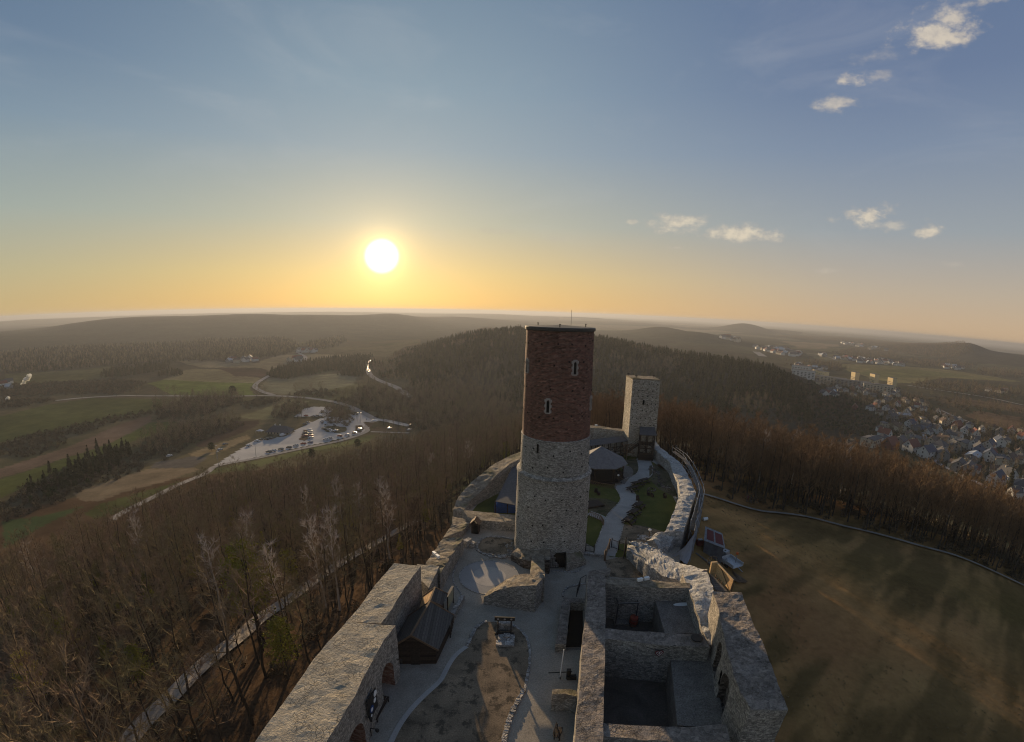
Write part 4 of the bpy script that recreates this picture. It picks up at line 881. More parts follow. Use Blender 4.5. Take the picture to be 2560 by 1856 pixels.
# wooden gallery under the far wall
ga = MB(); g0 = Vector((9.5, 85.4, 0)); g1 = Vector((24.6, 92.2, 0)); gd = (g1 - g0).normalized(); gn = Vector((gd.y, -gd.x, 0)); GL = (g1 - g0).length
for k in range(11):
    q = g0 + gd * (GL * k / 10); ga.bar(q, q + Vector((0, 0, 3.6)), .16); ga.bar(q + gn * 1.6, q + gn * 1.6 + Vector((0, 0, 3.4)), .16)
    ga.bar(q + gn * 1.6 + Vector((0, 0, 1.2)), q + gn * 1.6 + gd * (GL / 10) * (k < 10) + Vector((0, 0, 2.2)), .09)
for z in (1.2, 2.2, 3.4): ga.bar(g0 + gn * 1.6 + Vector((0, 0, z)), g1 + gn * 1.6 + Vector((0, 0, z)), .12)
gal = empty('wooden_gallery', (0, 0, 0)); tag(gal, 'dark timber gallery running along the inside of the far wall', 'gallery'); ga.obj('frame', MAT['wood_dark'], gal)
rf = MB(); a, b = g0 + Vector((0, 0, 3.9)), g1 + Vector((0, 0, 3.9)); c_, d_ = b + gn * 2 - Vector((0, 0, .6)), a + gn * 2 - Vector((0, 0, .6))
rf.add([a, b, c_, d_] + [v + Vector((0, 0, .1)) for v in (a, b, c_, d_)], [(0, 1, 2, 3), (4, 7, 6, 5), (0, 4, 5, 1), (1, 5, 6, 2), (2, 6, 7, 3), (3, 7, 4, 0)]); rf.obj('roof', MAT['slate'], gal)
mb = MB()
for k in range(4):
    a = Vector((23.6 + k * .6, 88.2, 0)); mb.bar(a + Vector((0, 0, 1.5)), a + Vector((.5, -.6, 3.3)), .09); mb.bar(a + Vector((.5, -.6, 1.5)), a + Vector((0, 0, 3.3)), .09)
mb.bar((23.4, 88.4, 3.3), (26.2, 87.6, 3.3), .14).bar((23.4, 88.4, 1.5), (26.2, 87.6, 1.5), .14).bar((24.6, 88, 0), (24.6, 88, 3.3), .18)
o = mb.obj('timber_balcony', MAT['wood_mid']); tag(o, 'sunlit criss-cross timber balcony left of the square tower porch', 'balcony')
# ------------------------------------------------------------------ courtyard floor
def AT(p, z=0): return at(p, z)[:2]
o = sheet('courtyard_ground', OUT, -.03, MAT['gravel']); tag(o, kind='structure')
def disc(name, c, r, z, mat, n=64, r0=0):
    if r0: vs = [(c[0] + q * math.cos(i * math.tau / n), c[1] + q * math.sin(i * math.tau / n), z) for q in (r0, r) for i in range(n)]; fs = [(i, n + i, n + (i + 1) % n, (i + 1) % n) for i in range(n)]
    else: vs = [(c[0] + r * math.cos(i * math.tau / n), c[1] + r * math.sin(i * math.tau / n), z) for i in range(n)]; fs = [tuple(range(n))]
    return tag(ob(name, vs, fs, mat), kind='structure')
CC = (-2.0, 44.9)
disc('paving', CC, 3.42, .010, MAT['paving_ring']); disc('paving', CC, 1.95, .016, MAT['paving_disc'])
disc('kerb', CC, 3.5, .03, SK, r0=3.38)
def kerb(pts, w=.28, h=.12, seg=.38, world=True, closed=False, mat=None, seed=0, z=0, sm=2):
    W = resample(smooth_line(np.array(pts, float)[:, :2], sm, closed), seg, closed); mb = MB(); rng = random.Random(seed)
    for a, b in zip(W[:-1], W[1:]):
        c = (a + b) / 2; ang = math.atan2(b[1] - a[1], b[0] - a[0]); mb.box((c[0] + rng.uniform(-.03, .03), c[1] + rng.uniform(-.03, .03), z + h / 2 - .03), (seg * rng.uniform(.8, .95), w * rng.uniform(.75, 1.15), h * rng.uniform(.7, 1.4)), ang + rng.uniform(-.12, .12))
    return tag(mb.obj('kerb', mat or SK), kind='structure')
LWN = [AT(C2(*p)) for p in ((330, 1450), (480, 1290), (600, 1190), (640, 1100), (700, 1000), (790, 935), (830, 850), (870, 780), (940, 752), (1050, 755), (1170, 790), (1240, 870), (1258, 980), (1247, 1130), (1215, 1260), (1150, 1370), (1100, 1480), (1060, 1640))]
LW2 = [(-7.5, 10), (-8, 22)] + LWN + [(-.5, 10)]
sheet('lawn', [tuple(q) for q in smooth_line(LW2, 2)], .004, MAT['lawn_dry']); tag(bpy.data.objects['lawn'], kind='structure')
kerb(LWN[5:9], .34, .16, .2, seed=1); kerb(LWN[9:15], .25, .06, .5, seed=2); kerb(LWN[14:] + [(-.6, 15)], .4, .2, .26, seed=3)
ribbon('path', [(-8.2, 18), (-8, 22)] + LWN[0:6], .42, MAT['paving_disc'], world=True, z=.012, step=.5)
pl = [AT(C1(*p)) for p in ((212, 1385), (235, 1345), (272, 1322), (350, 1322), (445, 1340), (445, 1400), (410, 1435), (350, 1445), (280, 1432), (230, 1412))]
sheet('lawn.001', [tuple(q) for q in pl], .012, MAT['lawn_dry']); tag(bpy.data.objects['lawn.001'], kind='structure')
kerb(pl[7:] + pl[:5], .3, .16, .3, seed=5)
kerb([AT(C2(*p)) for p in ((740, 290), (690, 380), (685, 450), (730, 520), (770, 590))], .14, .05, .3, seed=6)
kerb([AT(C2(*p)) for p in ((1500, 570), (1510, 510), (1560, 490), (1670, 470))], .26, .12, .4, seed=7)
kerb([AT(C2(*p)) for p in ((1380, 380), (1500, 378), (1600, 392), (1650, 350), (1662, 290))], .22, .08, .4, seed=8)
# loose stones beside the plot and the apron
def rocks(name, pts, n, r0, r1, mat, label, cat='rubble', seed=0, kind='stuff', z=0):
    rng = random.Random(seed); mb = MB(); bm = bmesh.new(); bmesh.ops.create_icosphere(bm, subdivisions=1, radius=1); vs0 = [v.co.copy() for v in bm.verts]; fs0 = [[v.index for v in f.verts] for f in bm.faces]; bm.free()
    for _ in range(n):
        i = rng.randrange(len(pts) - 1) if len(pts) > 1 else 0; f = rng.random(); a = Vector(pts[i][:2]); b = Vector(pts[min(i + 1, len(pts) - 1)][:2]); c = a.lerp(b, f) + Vector((rng.gauss(0, .35), rng.gauss(0, .35)))
        r = rng.uniform(r0, r1); M = Matrix.Rotation(rng.uniform(0, 6), 3, 'Z') @ Matrix.Rotation(rng.uniform(-.4, .4), 3, 'X') @ Matrix.Diagonal((r * rng.uniform(.8, 1.5), r, r * rng.uniform(.4, .8)))
        zz = z if not callable(z) else z(c.x, c.y)
        mb.add([Vector((c.x, c.y, zz + r * .3)) + M @ (v * rng.uniform(.8, 1.15)) for v in vs0], fs0)
    o = mb.obj(name, mat); tag(o, label, cat, kind=kind); return o
rocks('rubble', [AT(C1(*p)) for p in ((290, 1435), (340, 1440), (400, 1440), (440, 1370), (380, 1380))], 70, .08, .28, SW, 'loose stones round the grass plot at the tower foot', seed=3)
rocks('rubble', [at(p, 1.6)[:2] for p in (C3(540, 190), C3(640, 230), C3(760, 290))], 110, .1, .3, SP, 'loose pale stones heaped on the rubble wall', seed=4, z=2.0)
rocks('rubble', [AT(Q(*p)) for p in ((900, 1500), (980, 1495), (1100, 1480), (1170, 1460))], 60, .08, .3, SP, 'pale stones fallen by the broken wall end', seed=5)
rocks('rubble', [AT(Q(*p)) for p in ((1010, 780), (1080, 850), (1130, 950), (1200, 1010))], 80, .1, .3, SDK, 'dark stones on the scrubby bank inside the curved wall', seed=6)
# bank inside the right-hand wall: rough slope
bk = [AT(Q(*p)) for p in ((1000, 760), (1110, 740), (1200, 840), (1240, 900), (1310, 1060), (1240, 1075), (1100, 1000), (1030, 930), (1000, 860))]
sheet('verge.010', [tuple(q) for q in bk], .02, MAT['scrub_ground']); tag(bpy.data.objects['verge.010'], kind='structure')
# garden lawn and paths behind the tower
gl = [(-6.5, 58), (-4.5, 66), (0, 77), (8.5, 87), (24, 92), (31, 89), (30.5, 79), (28, 69), (27, 61), (22.5, 53), (18.8, 48.2), (13, 49.5), (10.5, 53), (5.5, 57), (2, 58)]
o = sheet('lawn.002', gl, .0, MAT['lawn']); tag(o, kind='structure')
gp = [AT(Q(*p)) for p in ((540, 1680), (570, 1550), (625, 1400), (650, 1290), (745, 1190), (800, 1120), (770, 1040), (715, 970), (760, 930), (860, 905), (945, 860), (968, 800), (950, 720), (930, 680))]
o = ribbon('path', gp, 2.7, MAT['path_stone'], world=True, z=.016, step=.6)
for s in (-1, 1):
    W = resample(smooth_line(np.array(gp), 2), .5); T = np.gradient(W, axis=0); T /= np.linalg.norm(T, axis=1)[:, None]; N = np.stack([-T[:, 1], T[:, 0]], 1); kerb(W[2:-2] + N[2:-2] * 1.4 * s, .16, .1, .5, seed=11 + s, sm=0)
ribbon('path', [AT(Q(*p)) for p in ((380, 1245), (470, 1275), (560, 1320), (600, 1340))], 1.5, MAT['path_stone'], world=True, z=.02, step=.5)
ribbon('path', [AT(Q(*p)) for p in ((960, 690), (1040, 700), (1110, 740), (1180, 800))], 1.8, MAT['path_stone'], world=True, z=.02, step=.5)
ribbon('path', [AT(Q(*p)) for p in ((690, 940), (740, 880), (790, 830), (770, 780), (720, 760), (690, 770))], 2.0, MAT['terrace'], world=True, z=.024, step=.5)
sheet('verge.011', [AT(Q(*p)) for p in ((380, 1090), (560, 1100), (700, 1150), (640, 1220), (560, 1270), (380, 1230))], .012, MAT['scrub_ground']); tag(bpy.data.objects['verge.011'], kind='structure')
sheet('verge.012', [AT(Q(*p)) for p in ((720, 1360), (960, 1380), (1180, 1450), (1100, 1560), (700, 1560), (690, 1480))], .012, MAT['lawn_dry']); tag(bpy.data.objects['verge.012'], kind='structure')
sheet('verge.013', [AT(Q(*p)) for p in ((740, 700), (880, 690), (925, 760), (930, 830), (880, 900), (780, 890), (830, 840), (800, 770))], .012, MAT['scrub_ground']); tag(bpy.data.objects['verge.013'], kind='structure')
sheet('verge.014', [AT(C3(*p)) for p in ((330, 300), (470, 270), (520, 300), (640, 420), (500, 430), (370, 420))], .01, MAT['lawn_dry']); tag(bpy.data.objects['verge.014'], kind='structure')

# ------------------------------------------------------------------ huts, pavilion, shelters
def slab(mb, pts, th=.09, mi=0):
    a = [Vector(p) for p in pts]; n = (a[1] - a[0]).cross(a[2] - a[0]).normalized(); n = n if n.z > 0 else -n; b = [p - n * th for p in a]; k = len(a)
    mb.add(a + b, [tuple(range(k)), tuple(range(2 * k - 1, k - 1, -1))] + [(i, (i + 1) % k, k + (i + 1) % k, k + i) for i in range(k)], mi)
def hut(name, label, r0, r1, e0r, e1r, zr, ze, inset, roofmats, wallmat, lower=0):
    """gabled hut from its ridge and right-hand eave; the left slope mirrors the right"""
    r0, r1, e0, e1 = Vector((*r0, zr)), Vector((*r1, zr)), Vector((*e0r, ze)), Vector((*e1r, ze))
    l0 = Vector((2 * r0.x - e0.x, 2 * r0.y - e0.y, ze)); l1 = Vector((2 * r1.x - e1.x, 2 * r1.y - e1.y, ze))
    root = empty(name, ((r0.x + r1.x) / 2, (r0.y + r1.y) / 2, 0)); tag(root, label, 'hut'); c = Vector(root.location)
    rr = MB(); slab(rr, [r0 - c, r1 - c, e1 - c, e0 - c]); rr.obj('roof', roofmats[0], root)
    rr = MB(); slab(rr, [r0 - c, l0 - c, l1 - c, r1 - c]); rr.obj('roof', roofmats[1], root)
    rb = MB(); rb.bar(r0 - c + Vector((0, 0, .05)), r1 - c + Vector((0, 0, .05)), .16, .1)
    for q in (e0, e1, l0, l1): pass
    for a, b in ((r0, e0), (r0, l0), (r1, e1), (r1, l1)): rb.bar(a - c, b - c, .08, .16)
    rb.obj('barge_board', MAT['wood_mid'], root)
    d = (r1 - r0); d.normalize(); s = (e0 - r0); s.z = 0; s = s.normalized(); ow = (e0 - r0); ow.z = 0; hw = ow.length - inset
    A = r0 + d * inset; B = r1 - d * inset
    P = [A + s * hw, B + s * hw, B - s * hw, A - s * hw]
    zt = zr - (zr - ze) * hw / ow.length - .05
    vs = [Vector((p.x, p.y, 0)) - c for p in P] + [Vector((p.x, p.y, zt)) - c for p in P] + [Vector((A.x, A.y, zr - .12)) - c, Vector((B.x, B.y, zr - .12)) - c]
    ob('walls', vs, [(0, 1, 5, 4), (1, 2, 6, 9, 5), (2, 3, 7, 6), (3, 0, 4, 8, 7)], wallmat, root)
    return root, A - c, s, d, hw
h1 = hut('log_hut', 'large dark log hut with shingled gable roof against the left curtain wall', (-7.8, 30.0), (-7.0, 34.9), (-5.6, 30.3), (-4.85, 35.24), 3.56, 1.85, .35, [MAT['shingles'], MAT['shingles']], MAT['boards_dark'])
root, A_, s_, d_, hw = h1
MB().bar(A_ + s_ * -.3 + Vector((0, 0, .9)) - d_ * .06 - Vector((0, 0, A_.z)), A_ + s_ * .5 - d_ * .06 + Vector((0, 0, .9)) - Vector((0, 0, A_.z)), .06, 1.8).obj('door', MAT['wood_dark'], root)
f = at(C2(555, 500), 3.2); n_ = at(C2(518, 598), 3.2); e0 = at(C2(608, 640), 2.2); e1 = at(C2(650, 552), 2.2)
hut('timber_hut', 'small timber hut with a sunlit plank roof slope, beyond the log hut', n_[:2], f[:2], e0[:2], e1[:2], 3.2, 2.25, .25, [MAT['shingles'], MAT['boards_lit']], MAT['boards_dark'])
bx = empty('sentry_box', (-4.4, 55.5, 0), -.15); tag(bx, 'little upright wooden booth with a steep pale roof in the courtyard corner', 'booth')
mb = MB(); mb.box((0, 0, .8), (1.0, .9, 1.6)); mb.obj('walls', MAT['boards_dark'], bx)
mb = MB(); slab(mb, [(0, -.6, 2.25), (0, .6, 2.25), (.7, .6, 1.5), (.7, -.6, 1.5)]); slab(mb, [(0, -.6, 2.25), (0, .6, 2.25), (-.7, .6, 1.5), (-.7, -.6, 1.5)]); mb.obj('roof', MAT['wood_mid'], bx)
MB().box((.1, -.47, .7), (.6, .05, 1.3)).obj('opening', MAT['void'], bx)
# pavilion
pc_ = (17.0, 78.6); pv = empty('garden_pavilion', (*pc_, 0)); tag(pv, 'open garden pavilion with a many-sided grey shingle roof behind the round tower', 'pavilion')
n = 8; mb = MB(); ring = [(5.2 * math.cos(.39 + i * math.tau / n), 5.2 * math.sin(.39 + i * math.tau / n), 3.0) for i in range(n)]
mb.add(ring + [(0, 0, 5.75)] + [(x * .98, y * .98, 2.85) for x, y, z_ in ring], [(i, (i + 1) % n, n) for i in range(n)] + [(i, n + 1 + i, n + 1 + (i + 1) % n, (i + 1) % n) for i in range(n)] + [tuple(n + 1 + i for i in range(n - 1, -1, -1))]); mb.obj('roof', MAT['slate_pav'], pv)
for i in range(n):
    a = .39 + i * math.tau / n; p = Vector((4.4 * math.cos(a), 4.4 * math.sin(a), 0)); mb = MB(); mb.bar(p, p + Vector((0, 0, 2.95)), .2)
    t_ = Vector((-math.sin(a), math.cos(a), 0)); mb.bar(p + Vector((0, 0, 2.1)), p + t_ * .8 + Vector((0, 0, 2.85)), .1).bar(p + Vector((0, 0, 2.1)), p - t_ * .8 + Vector((0, 0, 2.85)), .1); mb.obj('post', MAT['wood_dark'], pv)
mb = MB(); mb.prism([(4.9 * math.cos(.39 + i * math.tau / n), 4.9 * math.sin(.39 + i * math.tau / n)) for i in range(n)], 0, .12); mb.obj('floor', MAT['wood_dark'], pv)
for i in range(n):
    mb = MB()
    if i in (5, 1): continue
    a, b = [Vector((4.4 * math.cos(.39 + j * math.tau / n), 4.4 * math.sin(.39 + j * math.tau / n), 0)) for j in (i, i + 1)]
    mb.bar(a + Vector((0, 0, 1.0)), b + Vector((0, 0, 1.0)), .1)
    for k in range(9):
        f0 = k / 8; mb.bar(a.lerp(b, f0) + Vector((0, 0, .15)), a.lerp(b, min(1, f0 + .12)) + Vector((0, 0, 1)), .04).bar(a.lerp(b, min(1, f0 + .12)) + Vector((0, 0, .15)), a.lerp(b, f0) + Vector((0, 0, 1)), .04)
    mb.obj('railing', MAT['wood_dark'], pv)
# sheet-roofed shelter and blue tent left of the tower
sh = empty('lean_to_shelter', (0, 66, 0)); tag(sh, 'dark sheet-roofed shelter between the curved wall and the round tower', 'shelter')
rp = [at(C1(325, 1112), 2.3), at(C1(470, 1140), 2.3), at(C1(500, 850), 4.2), at(C1(440, 880), 4.2)]; mb = MB(); slab(mb, [(x, y - 66, z) for x, y, z in rp], .08); mb.obj('roof', MAT['slate'], sh)
for x, y, z in rp[:2] + [((rp[0][0] + rp[1][0]) / 2, (rp[0][1] + rp[1][1]) / 2, 2.3)]: MB().bar((x, y - 65.8, 0), (x, y - 65.8, z - .1), .15).obj('post', MAT['wood_dark'], sh)
c = AT(C1(385, 1185)); tn = MB(); tn.add([(-1.7, -1.0, 0), (1.7, -1.0, 0), (1.7, 1.0, 0), (-1.7, 1.0, 0), (-1.7, -1.0, 1.0), (1.7, -1.0, 1.0), (1.7, 1.0, 1.0), (-1.7, 1.0, 1.0), (-.9, 0, 1.7), (.9, 0, 1.6)], [(0, 1, 5, 4), (1, 2, 6, 5), (2, 3, 7, 6), (3, 0, 4, 7), (4, 5, 9, 8), (6, 7, 8, 9), (5, 6, 9), (7, 4, 8)])
o = tn.obj('blue_tent', MAT['canvas_blue']); o.location = (c[0], c[1] + 1.2, 0); tag(o, 'small blue canvas tent standing under the lean-to shelter', 'tent')

# ------------------------------------------------------------------ small things in the courtyard
pl_ = empty('pillory', (-.05, 35.1, 0)); tag(pl_, 'black pillory frame with a pale stone behind its board, on the courtyard lawn', 'pillory')
for x in (-.62, .62): MB().bar((x, 0, 0), (x, 0, 1.7), .13).obj('post', MAT['iron'], pl_)
pb = MB(); pb.box((0, 0, 1.78), (1.9, .12, .42)); b_ = pb.obj('board', MAT['iron'], pl_)
for x in (-.62, 0, .62): MB().tube((x, -.07, 1.78), (x, -.075, 1.78), .1, n=12).obj('hole', MAT['quoin'], b_)
MB().bar((-.9, -.15, .1), (.9, -.15, .1), .2).bar((-.62, -.15, .45), (.62, -.15, .45), .1).obj('foot_beam', MAT['iron'], pl_)
sb = MB(); sb.box((0, .55, .35), (1.5, .5, .9)); o = sb.obj('stone_slab', SK); o.location = (-.05, 35.3, 0); tag(o, 'upright pale slab just behind the pillory', 'stone slab')
stp = MB(); stp.box((.1, 0, .12), (1.6, .75, .25)).box((0, -.75, .1), (1.7, .7, .2)).box((.15, .1, .3), (.6, .5, .25)); o = stp.obj('stone_step', SK); o.location = (.05, 34.3, 0); tag(o, 'two worn stone steps in front of the pillory', 'stone step')
wp = empty('painted_pole', (4.75, 29.4, 0)); tag(wp, 'tall thin white pole with a dark crossbar near its foot, beside the stone block', 'pole')
MB().tube((0, 0, 0), (.12, .15, 3.05), .055, .045).obj('pole', MAT['white_paint'], wp); MB().bar((-1.0, 0, .55), (1.0, .1, .55), .06).bar((0, -.3, .1), (0, .3, .1), .08).obj('crossbar', MAT['iron'], wp)
mb = MB(); mb.box((0, 0, .5), (.35, .3, 1.0)).box((.25, -.1, .2), (.8, .3, .4)); o = mb.obj('post_box', MAT['iron']); o.location = (5.45, 29.3, 0); tag(o, 'black metal stand next to the white pole', 'stand')
def bench(name, label, a, b, back=True, mat='wood_dark', w=.5, group=None):
    a, b = Vector((*a, 0)), Vector((*b, 0)); L = (b - a).length; e = empty(name, (a + b) / 2, math.atan2(b.y - a.y, b.x - a.x)); tag(e, label, 'bench', group)
    s = MB(); 
    for k in range(3): s.box((0, -w / 2 + .1 + k * w / 3, .45), (L, w / 3.6, .05))
    s.obj('seat', MAT[mat], e)
    if back:
        s = MB()
        for k in range(3): s.box((0, w / 2 + .04, .6 + k * .15), (L, .04, .1))
        s.obj('backrest', MAT[mat], e)
    for x in (-L / 2 + .15, L / 2 - .15):
        for y in (-w / 2 + .06, w / 2 - .06): MB().bar((x, y, 0), (x, y, .44 if y < 0 or not back else .95), .07).obj('leg', MAT['iron'], e)
    return e
bench('slatted_bench', 'dark slatted bench at the foot of the dividing wall, nearest the viewer', AT(C2(1450, 1640)), AT(C2(1475, 1560)))
bench('long_bench', 'long black bench with backrest under the niches of the left curtain wall', AT(C4(985, 1500)), AT(C4(1080, 1330)), w=.7)
ib = MB(); p0 = Vector((*AT(C2(1600, 570)), 0)); p1 = Vector((*AT(C2(1625, 490)), 0))
fe = empty('stair_railing', p0, math.atan2((p1 - p0).y, (p1 - p0).x)); tag(fe, 'black iron railing at the head of the sunken stair', 'railing'); L = (p1 - p0).length
for z_ in (.15, .6, 1.05): ib.bar((0, 0, z_), (L, 0, z_), .05)
for k in range(6): ib.bar((L * k / 5, 0, 0), (L * k / 5, 0, 1.05), .05)
ib.obj('bars', MAT['iron'], fe); MB().bar((L, 0, 1.05), (L + .9, -.5, 1.05), .05).bar((L + .9, -.5, 0), (L + .9, -.5, 1.05), .05).obj('side_bar', MAT['iron'], fe)
# information board
p0 = Vector((*AT(C2(650, 690)), 0)); p1 = Vector((*AT(C2(690, 615)), 0)); L = (p1 - p0).length
sg = empty('information_board', p0, math.atan2((p1 - p0).y, (p1 - p0).x)); tag(sg, 'yellowish information board on dark posts beside the small timber hut', 'information board')
MB().box((L / 2, 0, 1.35), (L, .05, 1.2)).obj('panel', MAT['sign_panel'], sg); MB().box((L / 2, 0, .6), (L * .8, .05, .25)).obj('lower_panel', MAT['sign_panel'], sg)
for x in (0, L): MB().bar((x, 0, 0), (x, 0, 2.05), .1).obj('post', MAT['wood_dark'], sg)
MB().bar((-.1, .05, 2.1), (L + .1, .05, 2.1), .25, .05).obj('canopy', MAT['slate'], sg)
q0 = AT(C2(775, 590)); q1 = AT(C2(695, 745))
wall('stone_edging', [(*q0, .55), (*q1, .65)], [(q0[0] - .55, q0[1] - .1, .55), (q1[0] - .5, q1[1] - .1, .65)], -.1, [SW, SK], step=.25, amp=.08, topamp=.12, label='low wall of pale slabs edging the bank beside the information board', seed=31)
for k in range(6):
    f = k / 5; MB
mb = MB(); a = Vector((*AT(C2(690, 760)), 0)); b = Vector((*AT(C2(668, 870)), 0))
for k in range(6): p = a.lerp(b, k / 5); mb.bar(p, p + Vector((0, 0, 1.0)), .09)
mb.bar(a + Vector((0, 0, .9)), b + Vector((0, 0, .9)), .08).bar(a + Vector((0, 0, .45)), b + Vector((0, 0, .45)), .08); o = mb.obj('wooden_fence', MAT['wood_dark']); tag(o, 'short dark wooden fence along the log hut', 'fence')
# floodlights on the wall tops
def flood(p, z, rz, label, n=2):
    e = empty('floodlight', at(p, z), rz); tag(e, label, 'floodlight')
    for k in range(n): MB().box((k * .75 - .4, 0, .3), (.55, .28, .28)).obj('housing', MAT['white_paint'], e)
    MB().bar((-.7, 0, .08), (.7, 0, .08), .05).bar((0, 0, 0), (0, 0, .3), .06).obj('bracket', MAT['steel'], e)
flood(C3(615, 455), 4.25, .25, 'pair of white floodlights on the far wall of the first roofless room')
flood(C4(1450, 275), 3.1, -.9, 'white floodlights on the ruined wall beside the stone circle')
flood(Q(470, 355), 5.2, .2, 'white floodlight on the far wall left of the square tower', 1)
# coat-of-arms hangings on the left wall
sdv = Vector((-nA.x, -nA.y, 0))
e = empty('shield_hanging', onA(5.6, 0) + sdv * .14, math.atan2(dA.y, dA.x)); tag(e, 'dark hanging with white and blue emblem discs on the left curtain wall', 'wall hanging')
MB().box((0, 0, 2.9), (1.5, .05, 1.9)).obj('board', MAT['iron'], e)
for x, z_, m_, r_ in ((.5, 3.5, 'white_paint', .26), (.3, 3.0, 'white_paint', .2), (-.3, 2.7, 'canvas_blue', .3), (-.35, 2.7, 'white_paint', .16), (-.5, 2.2, 'white_paint', .12)):
    MB().tube((x, -.05 - (.02 if r_ == .16 else 0), z_), (x, -.075 - (.02 if r_ == .16 else 0), z_), r_, n=16).obj('emblem', MAT[m_], e)
mb = MB(); mb.bar(onA(3.6, 2.6), onA(3.6, 2.6) + sdv * .3, .05); 
for s_d, lb in ((.55, 'iron lantern on the corner pier by the log hut'), (6.7, 'iron lantern between the two wall niches')):
    p = onA(s_d, 2.7) + sdv * .05; e = empty('wall_lantern', p, math.atan2(dA.y, dA.x)); tag(e, lb, 'lantern'); MB().bar((0, 0, 0), (0, -.35, 0), .05).obj('bracket', MAT['iron'], e); MB().lathe([(.02, .12), (.12, 0), (.1, -.35), (.02, -.38)], 8, c=(0, -.38)).obj('lamp_cage', MAT['iron'], e)
p0 = Vector((*AT(C4(905, 1590)), .9)); e = empty('iron_beam_scale', (*p0[:2], 0), 0); tag(e, 'black iron rod with a ball at its end beside the left wall', 'iron rod')
MB().bar((0, 0, .9), (1.2, 0, .9), .05).bar((0, 0, 0), (0, 0, .9), .06).bar((.7, 0, 0), (.7, 0, .9), .05).obj('rod', MAT['iron'], e); MB().lathe([(.01, .58), (.12, .64), (.16, .75), (.12, .86), (.01, .92)], 12, c=(1.2, 0)).obj('ball', MAT['iron'], e)
# things in the rooms
e = empty('iron_cage', (*AT(C3(470, 740)), 0)); tag(e, 'dark iron cage frame standing in the first roofless room', 'cage'); mb = MB()
for x in (-1, 1):
    for y in (-.7, .7): mb.bar((x, y, 0), (x, y, 2.6), .1)
for z_ in (.08, 2.6):
    for y in (-.7, .7): mb.bar((-1, y, z_), (1, y, z_), .1)
    for x in (-1, 1): mb.bar((x, -.7, z_), (x, .7, z_), .1)
mb.obj('frame', MAT['copper_dark'], e); MB().box((0, -.2, .12), (2.2, 1.4, .16)).obj('plinth', MAT['terrace'], e); mb = MB()
for k in range(9): mb.bar((-1 + k * .25, .7, 0), (-1 + k * .25, .7, 2.6), .03)
mb.obj('bars', MAT['iron'], e)
MB().bar((-1, -.72, 2.68), (1.2, -.72, 2.68), .06).obj('rail', MAT['steel'], e)
c = AT(C3(540, 775)); e = empty('red_barrel', (*c, 0)); tag(e, 'round red-orange barrel on the dark floor of the first roofless room', 'barrel'); MB().lathe([(.01, 0), (.4, 0), (.46, .5), (.4, 1.0), (.38, 1.02), (.01, .98)], 18).obj('body', MAT['barrel_red'], e, smooth=True)
for z_ in (.25, .75): MB().lathe([(.44, z_ - .03), (.47, z_), (.44, z_ + .03)], 18).obj('hoop', MAT['iron'], e)
c = at(C3(905, 625), 2.62); o = disc('snow_patch', (0, 0), .8, .02, MAT['white_paint'], 16); o.location = (c[0], c[1], c[2]); o.scale = (1.2, .35, 1); tag(o, 'thin patch of old snow on the first vault top', 'snow', kind='stuff')
c = at(C3(1000, 735), 2.6); ws = empty('timber_steps', (c[0], c[1], 2.6), -.55); tag(ws, 'fresh timber steps leading from the vault top up to the sunlit wall', 'steps')
for k in range(3): MB().box((.1 + k * .32, 0, .22 + k * .4), (.34, 1.0, .06)).obj('tread', MAT['wood_new'], ws)
for y in (-.5, .5): MB().add([(-.1, y, 0), (1.1, y, 0), (1.1, y, 1.3), (.75, y, 1.3), (-.1, y, .25), (-.1, y + .06, 0), (1.1, y + .06, 0), (1.1, y + .06, 1.3), (.75, y + .06, 1.3), (-.1, y + .06, .25)], [(0, 1, 2, 3, 4), (9, 8, 7, 6, 5), (0, 5, 6, 1), (1, 6, 7, 2), (2, 7, 8, 3), (3, 8, 9, 4), (4, 9, 5, 0)]).obj('stringer', MAT['wood_new'], ws)
MB().box((1.2, 0, 1.3), (.7, 1.0, .08)).obj('landing', MAT['wood_new'], ws)
c = at(C3(1010, 875), 4.3); mb = MB(); mb.lathe([(.01, 0), (.45, 0), (.52, .1), (.45, .12), (.01, .1)], 20); o = mb.obj('metal_pan', MAT['iron'], smooth=False); o.location = (c[0], c[1], 4.28); tag(o, 'black round metal cover on the middle room wall', 'cover')
hp = Vector(at(C3(733, 985), 3.55)); e = empty('heart_ornament', hp, -.05); e.scale = (.6,) * 3; tag(e, 'red and white heart-shaped ornament hung on the middle room wall', 'ornament')
def heart(s, y0, y1, mb):
    pts = [(s * .062 * 16 * math.sin(a) ** 3, s * .062 * (13 * math.cos(a) - 5 * math.cos(2 * a) - 2 * math.cos(3 * a) - math.cos(4 * a))) for a in np.linspace(0, math.tau, 28)[:-1]]; k = len(pts)
    mb.add([(x, y0, z) for x, z in pts] + [(x, y1, z) for x, z in pts], [tuple(range(k)), tuple(range(2 * k - 1, k - 1, -1))] + [(i, (i + 1) % k, k + (i + 1) % k, k + i) for i in range(k)]); return mb
heart(.62, 0, -.06, MB()).obj('heart', MAT['red_cloth'], e); r_ = MB()
pts = [(.4 * .062 * 16 * math.sin(a) ** 3, .4 * .062 * (13 * math.cos(a) - 5 * math.cos(2 * a) - 2 * math.cos(3 * a) - math.cos(4 * a))) for a in np.linspace(0, math.tau, 28)]
for a, b in zip(pts[:-1], pts[1:]): r_.bar((a[0], -.08, a[1]), (b[0], -.08, b[1]), .045)
r_.bar((0, -.08, -.28), (0, -.08, .25), .045).bar((-.14, -.08, .05), (.14, -.08, .05), .045); r_.obj('outline', MAT['white_paint'], e)
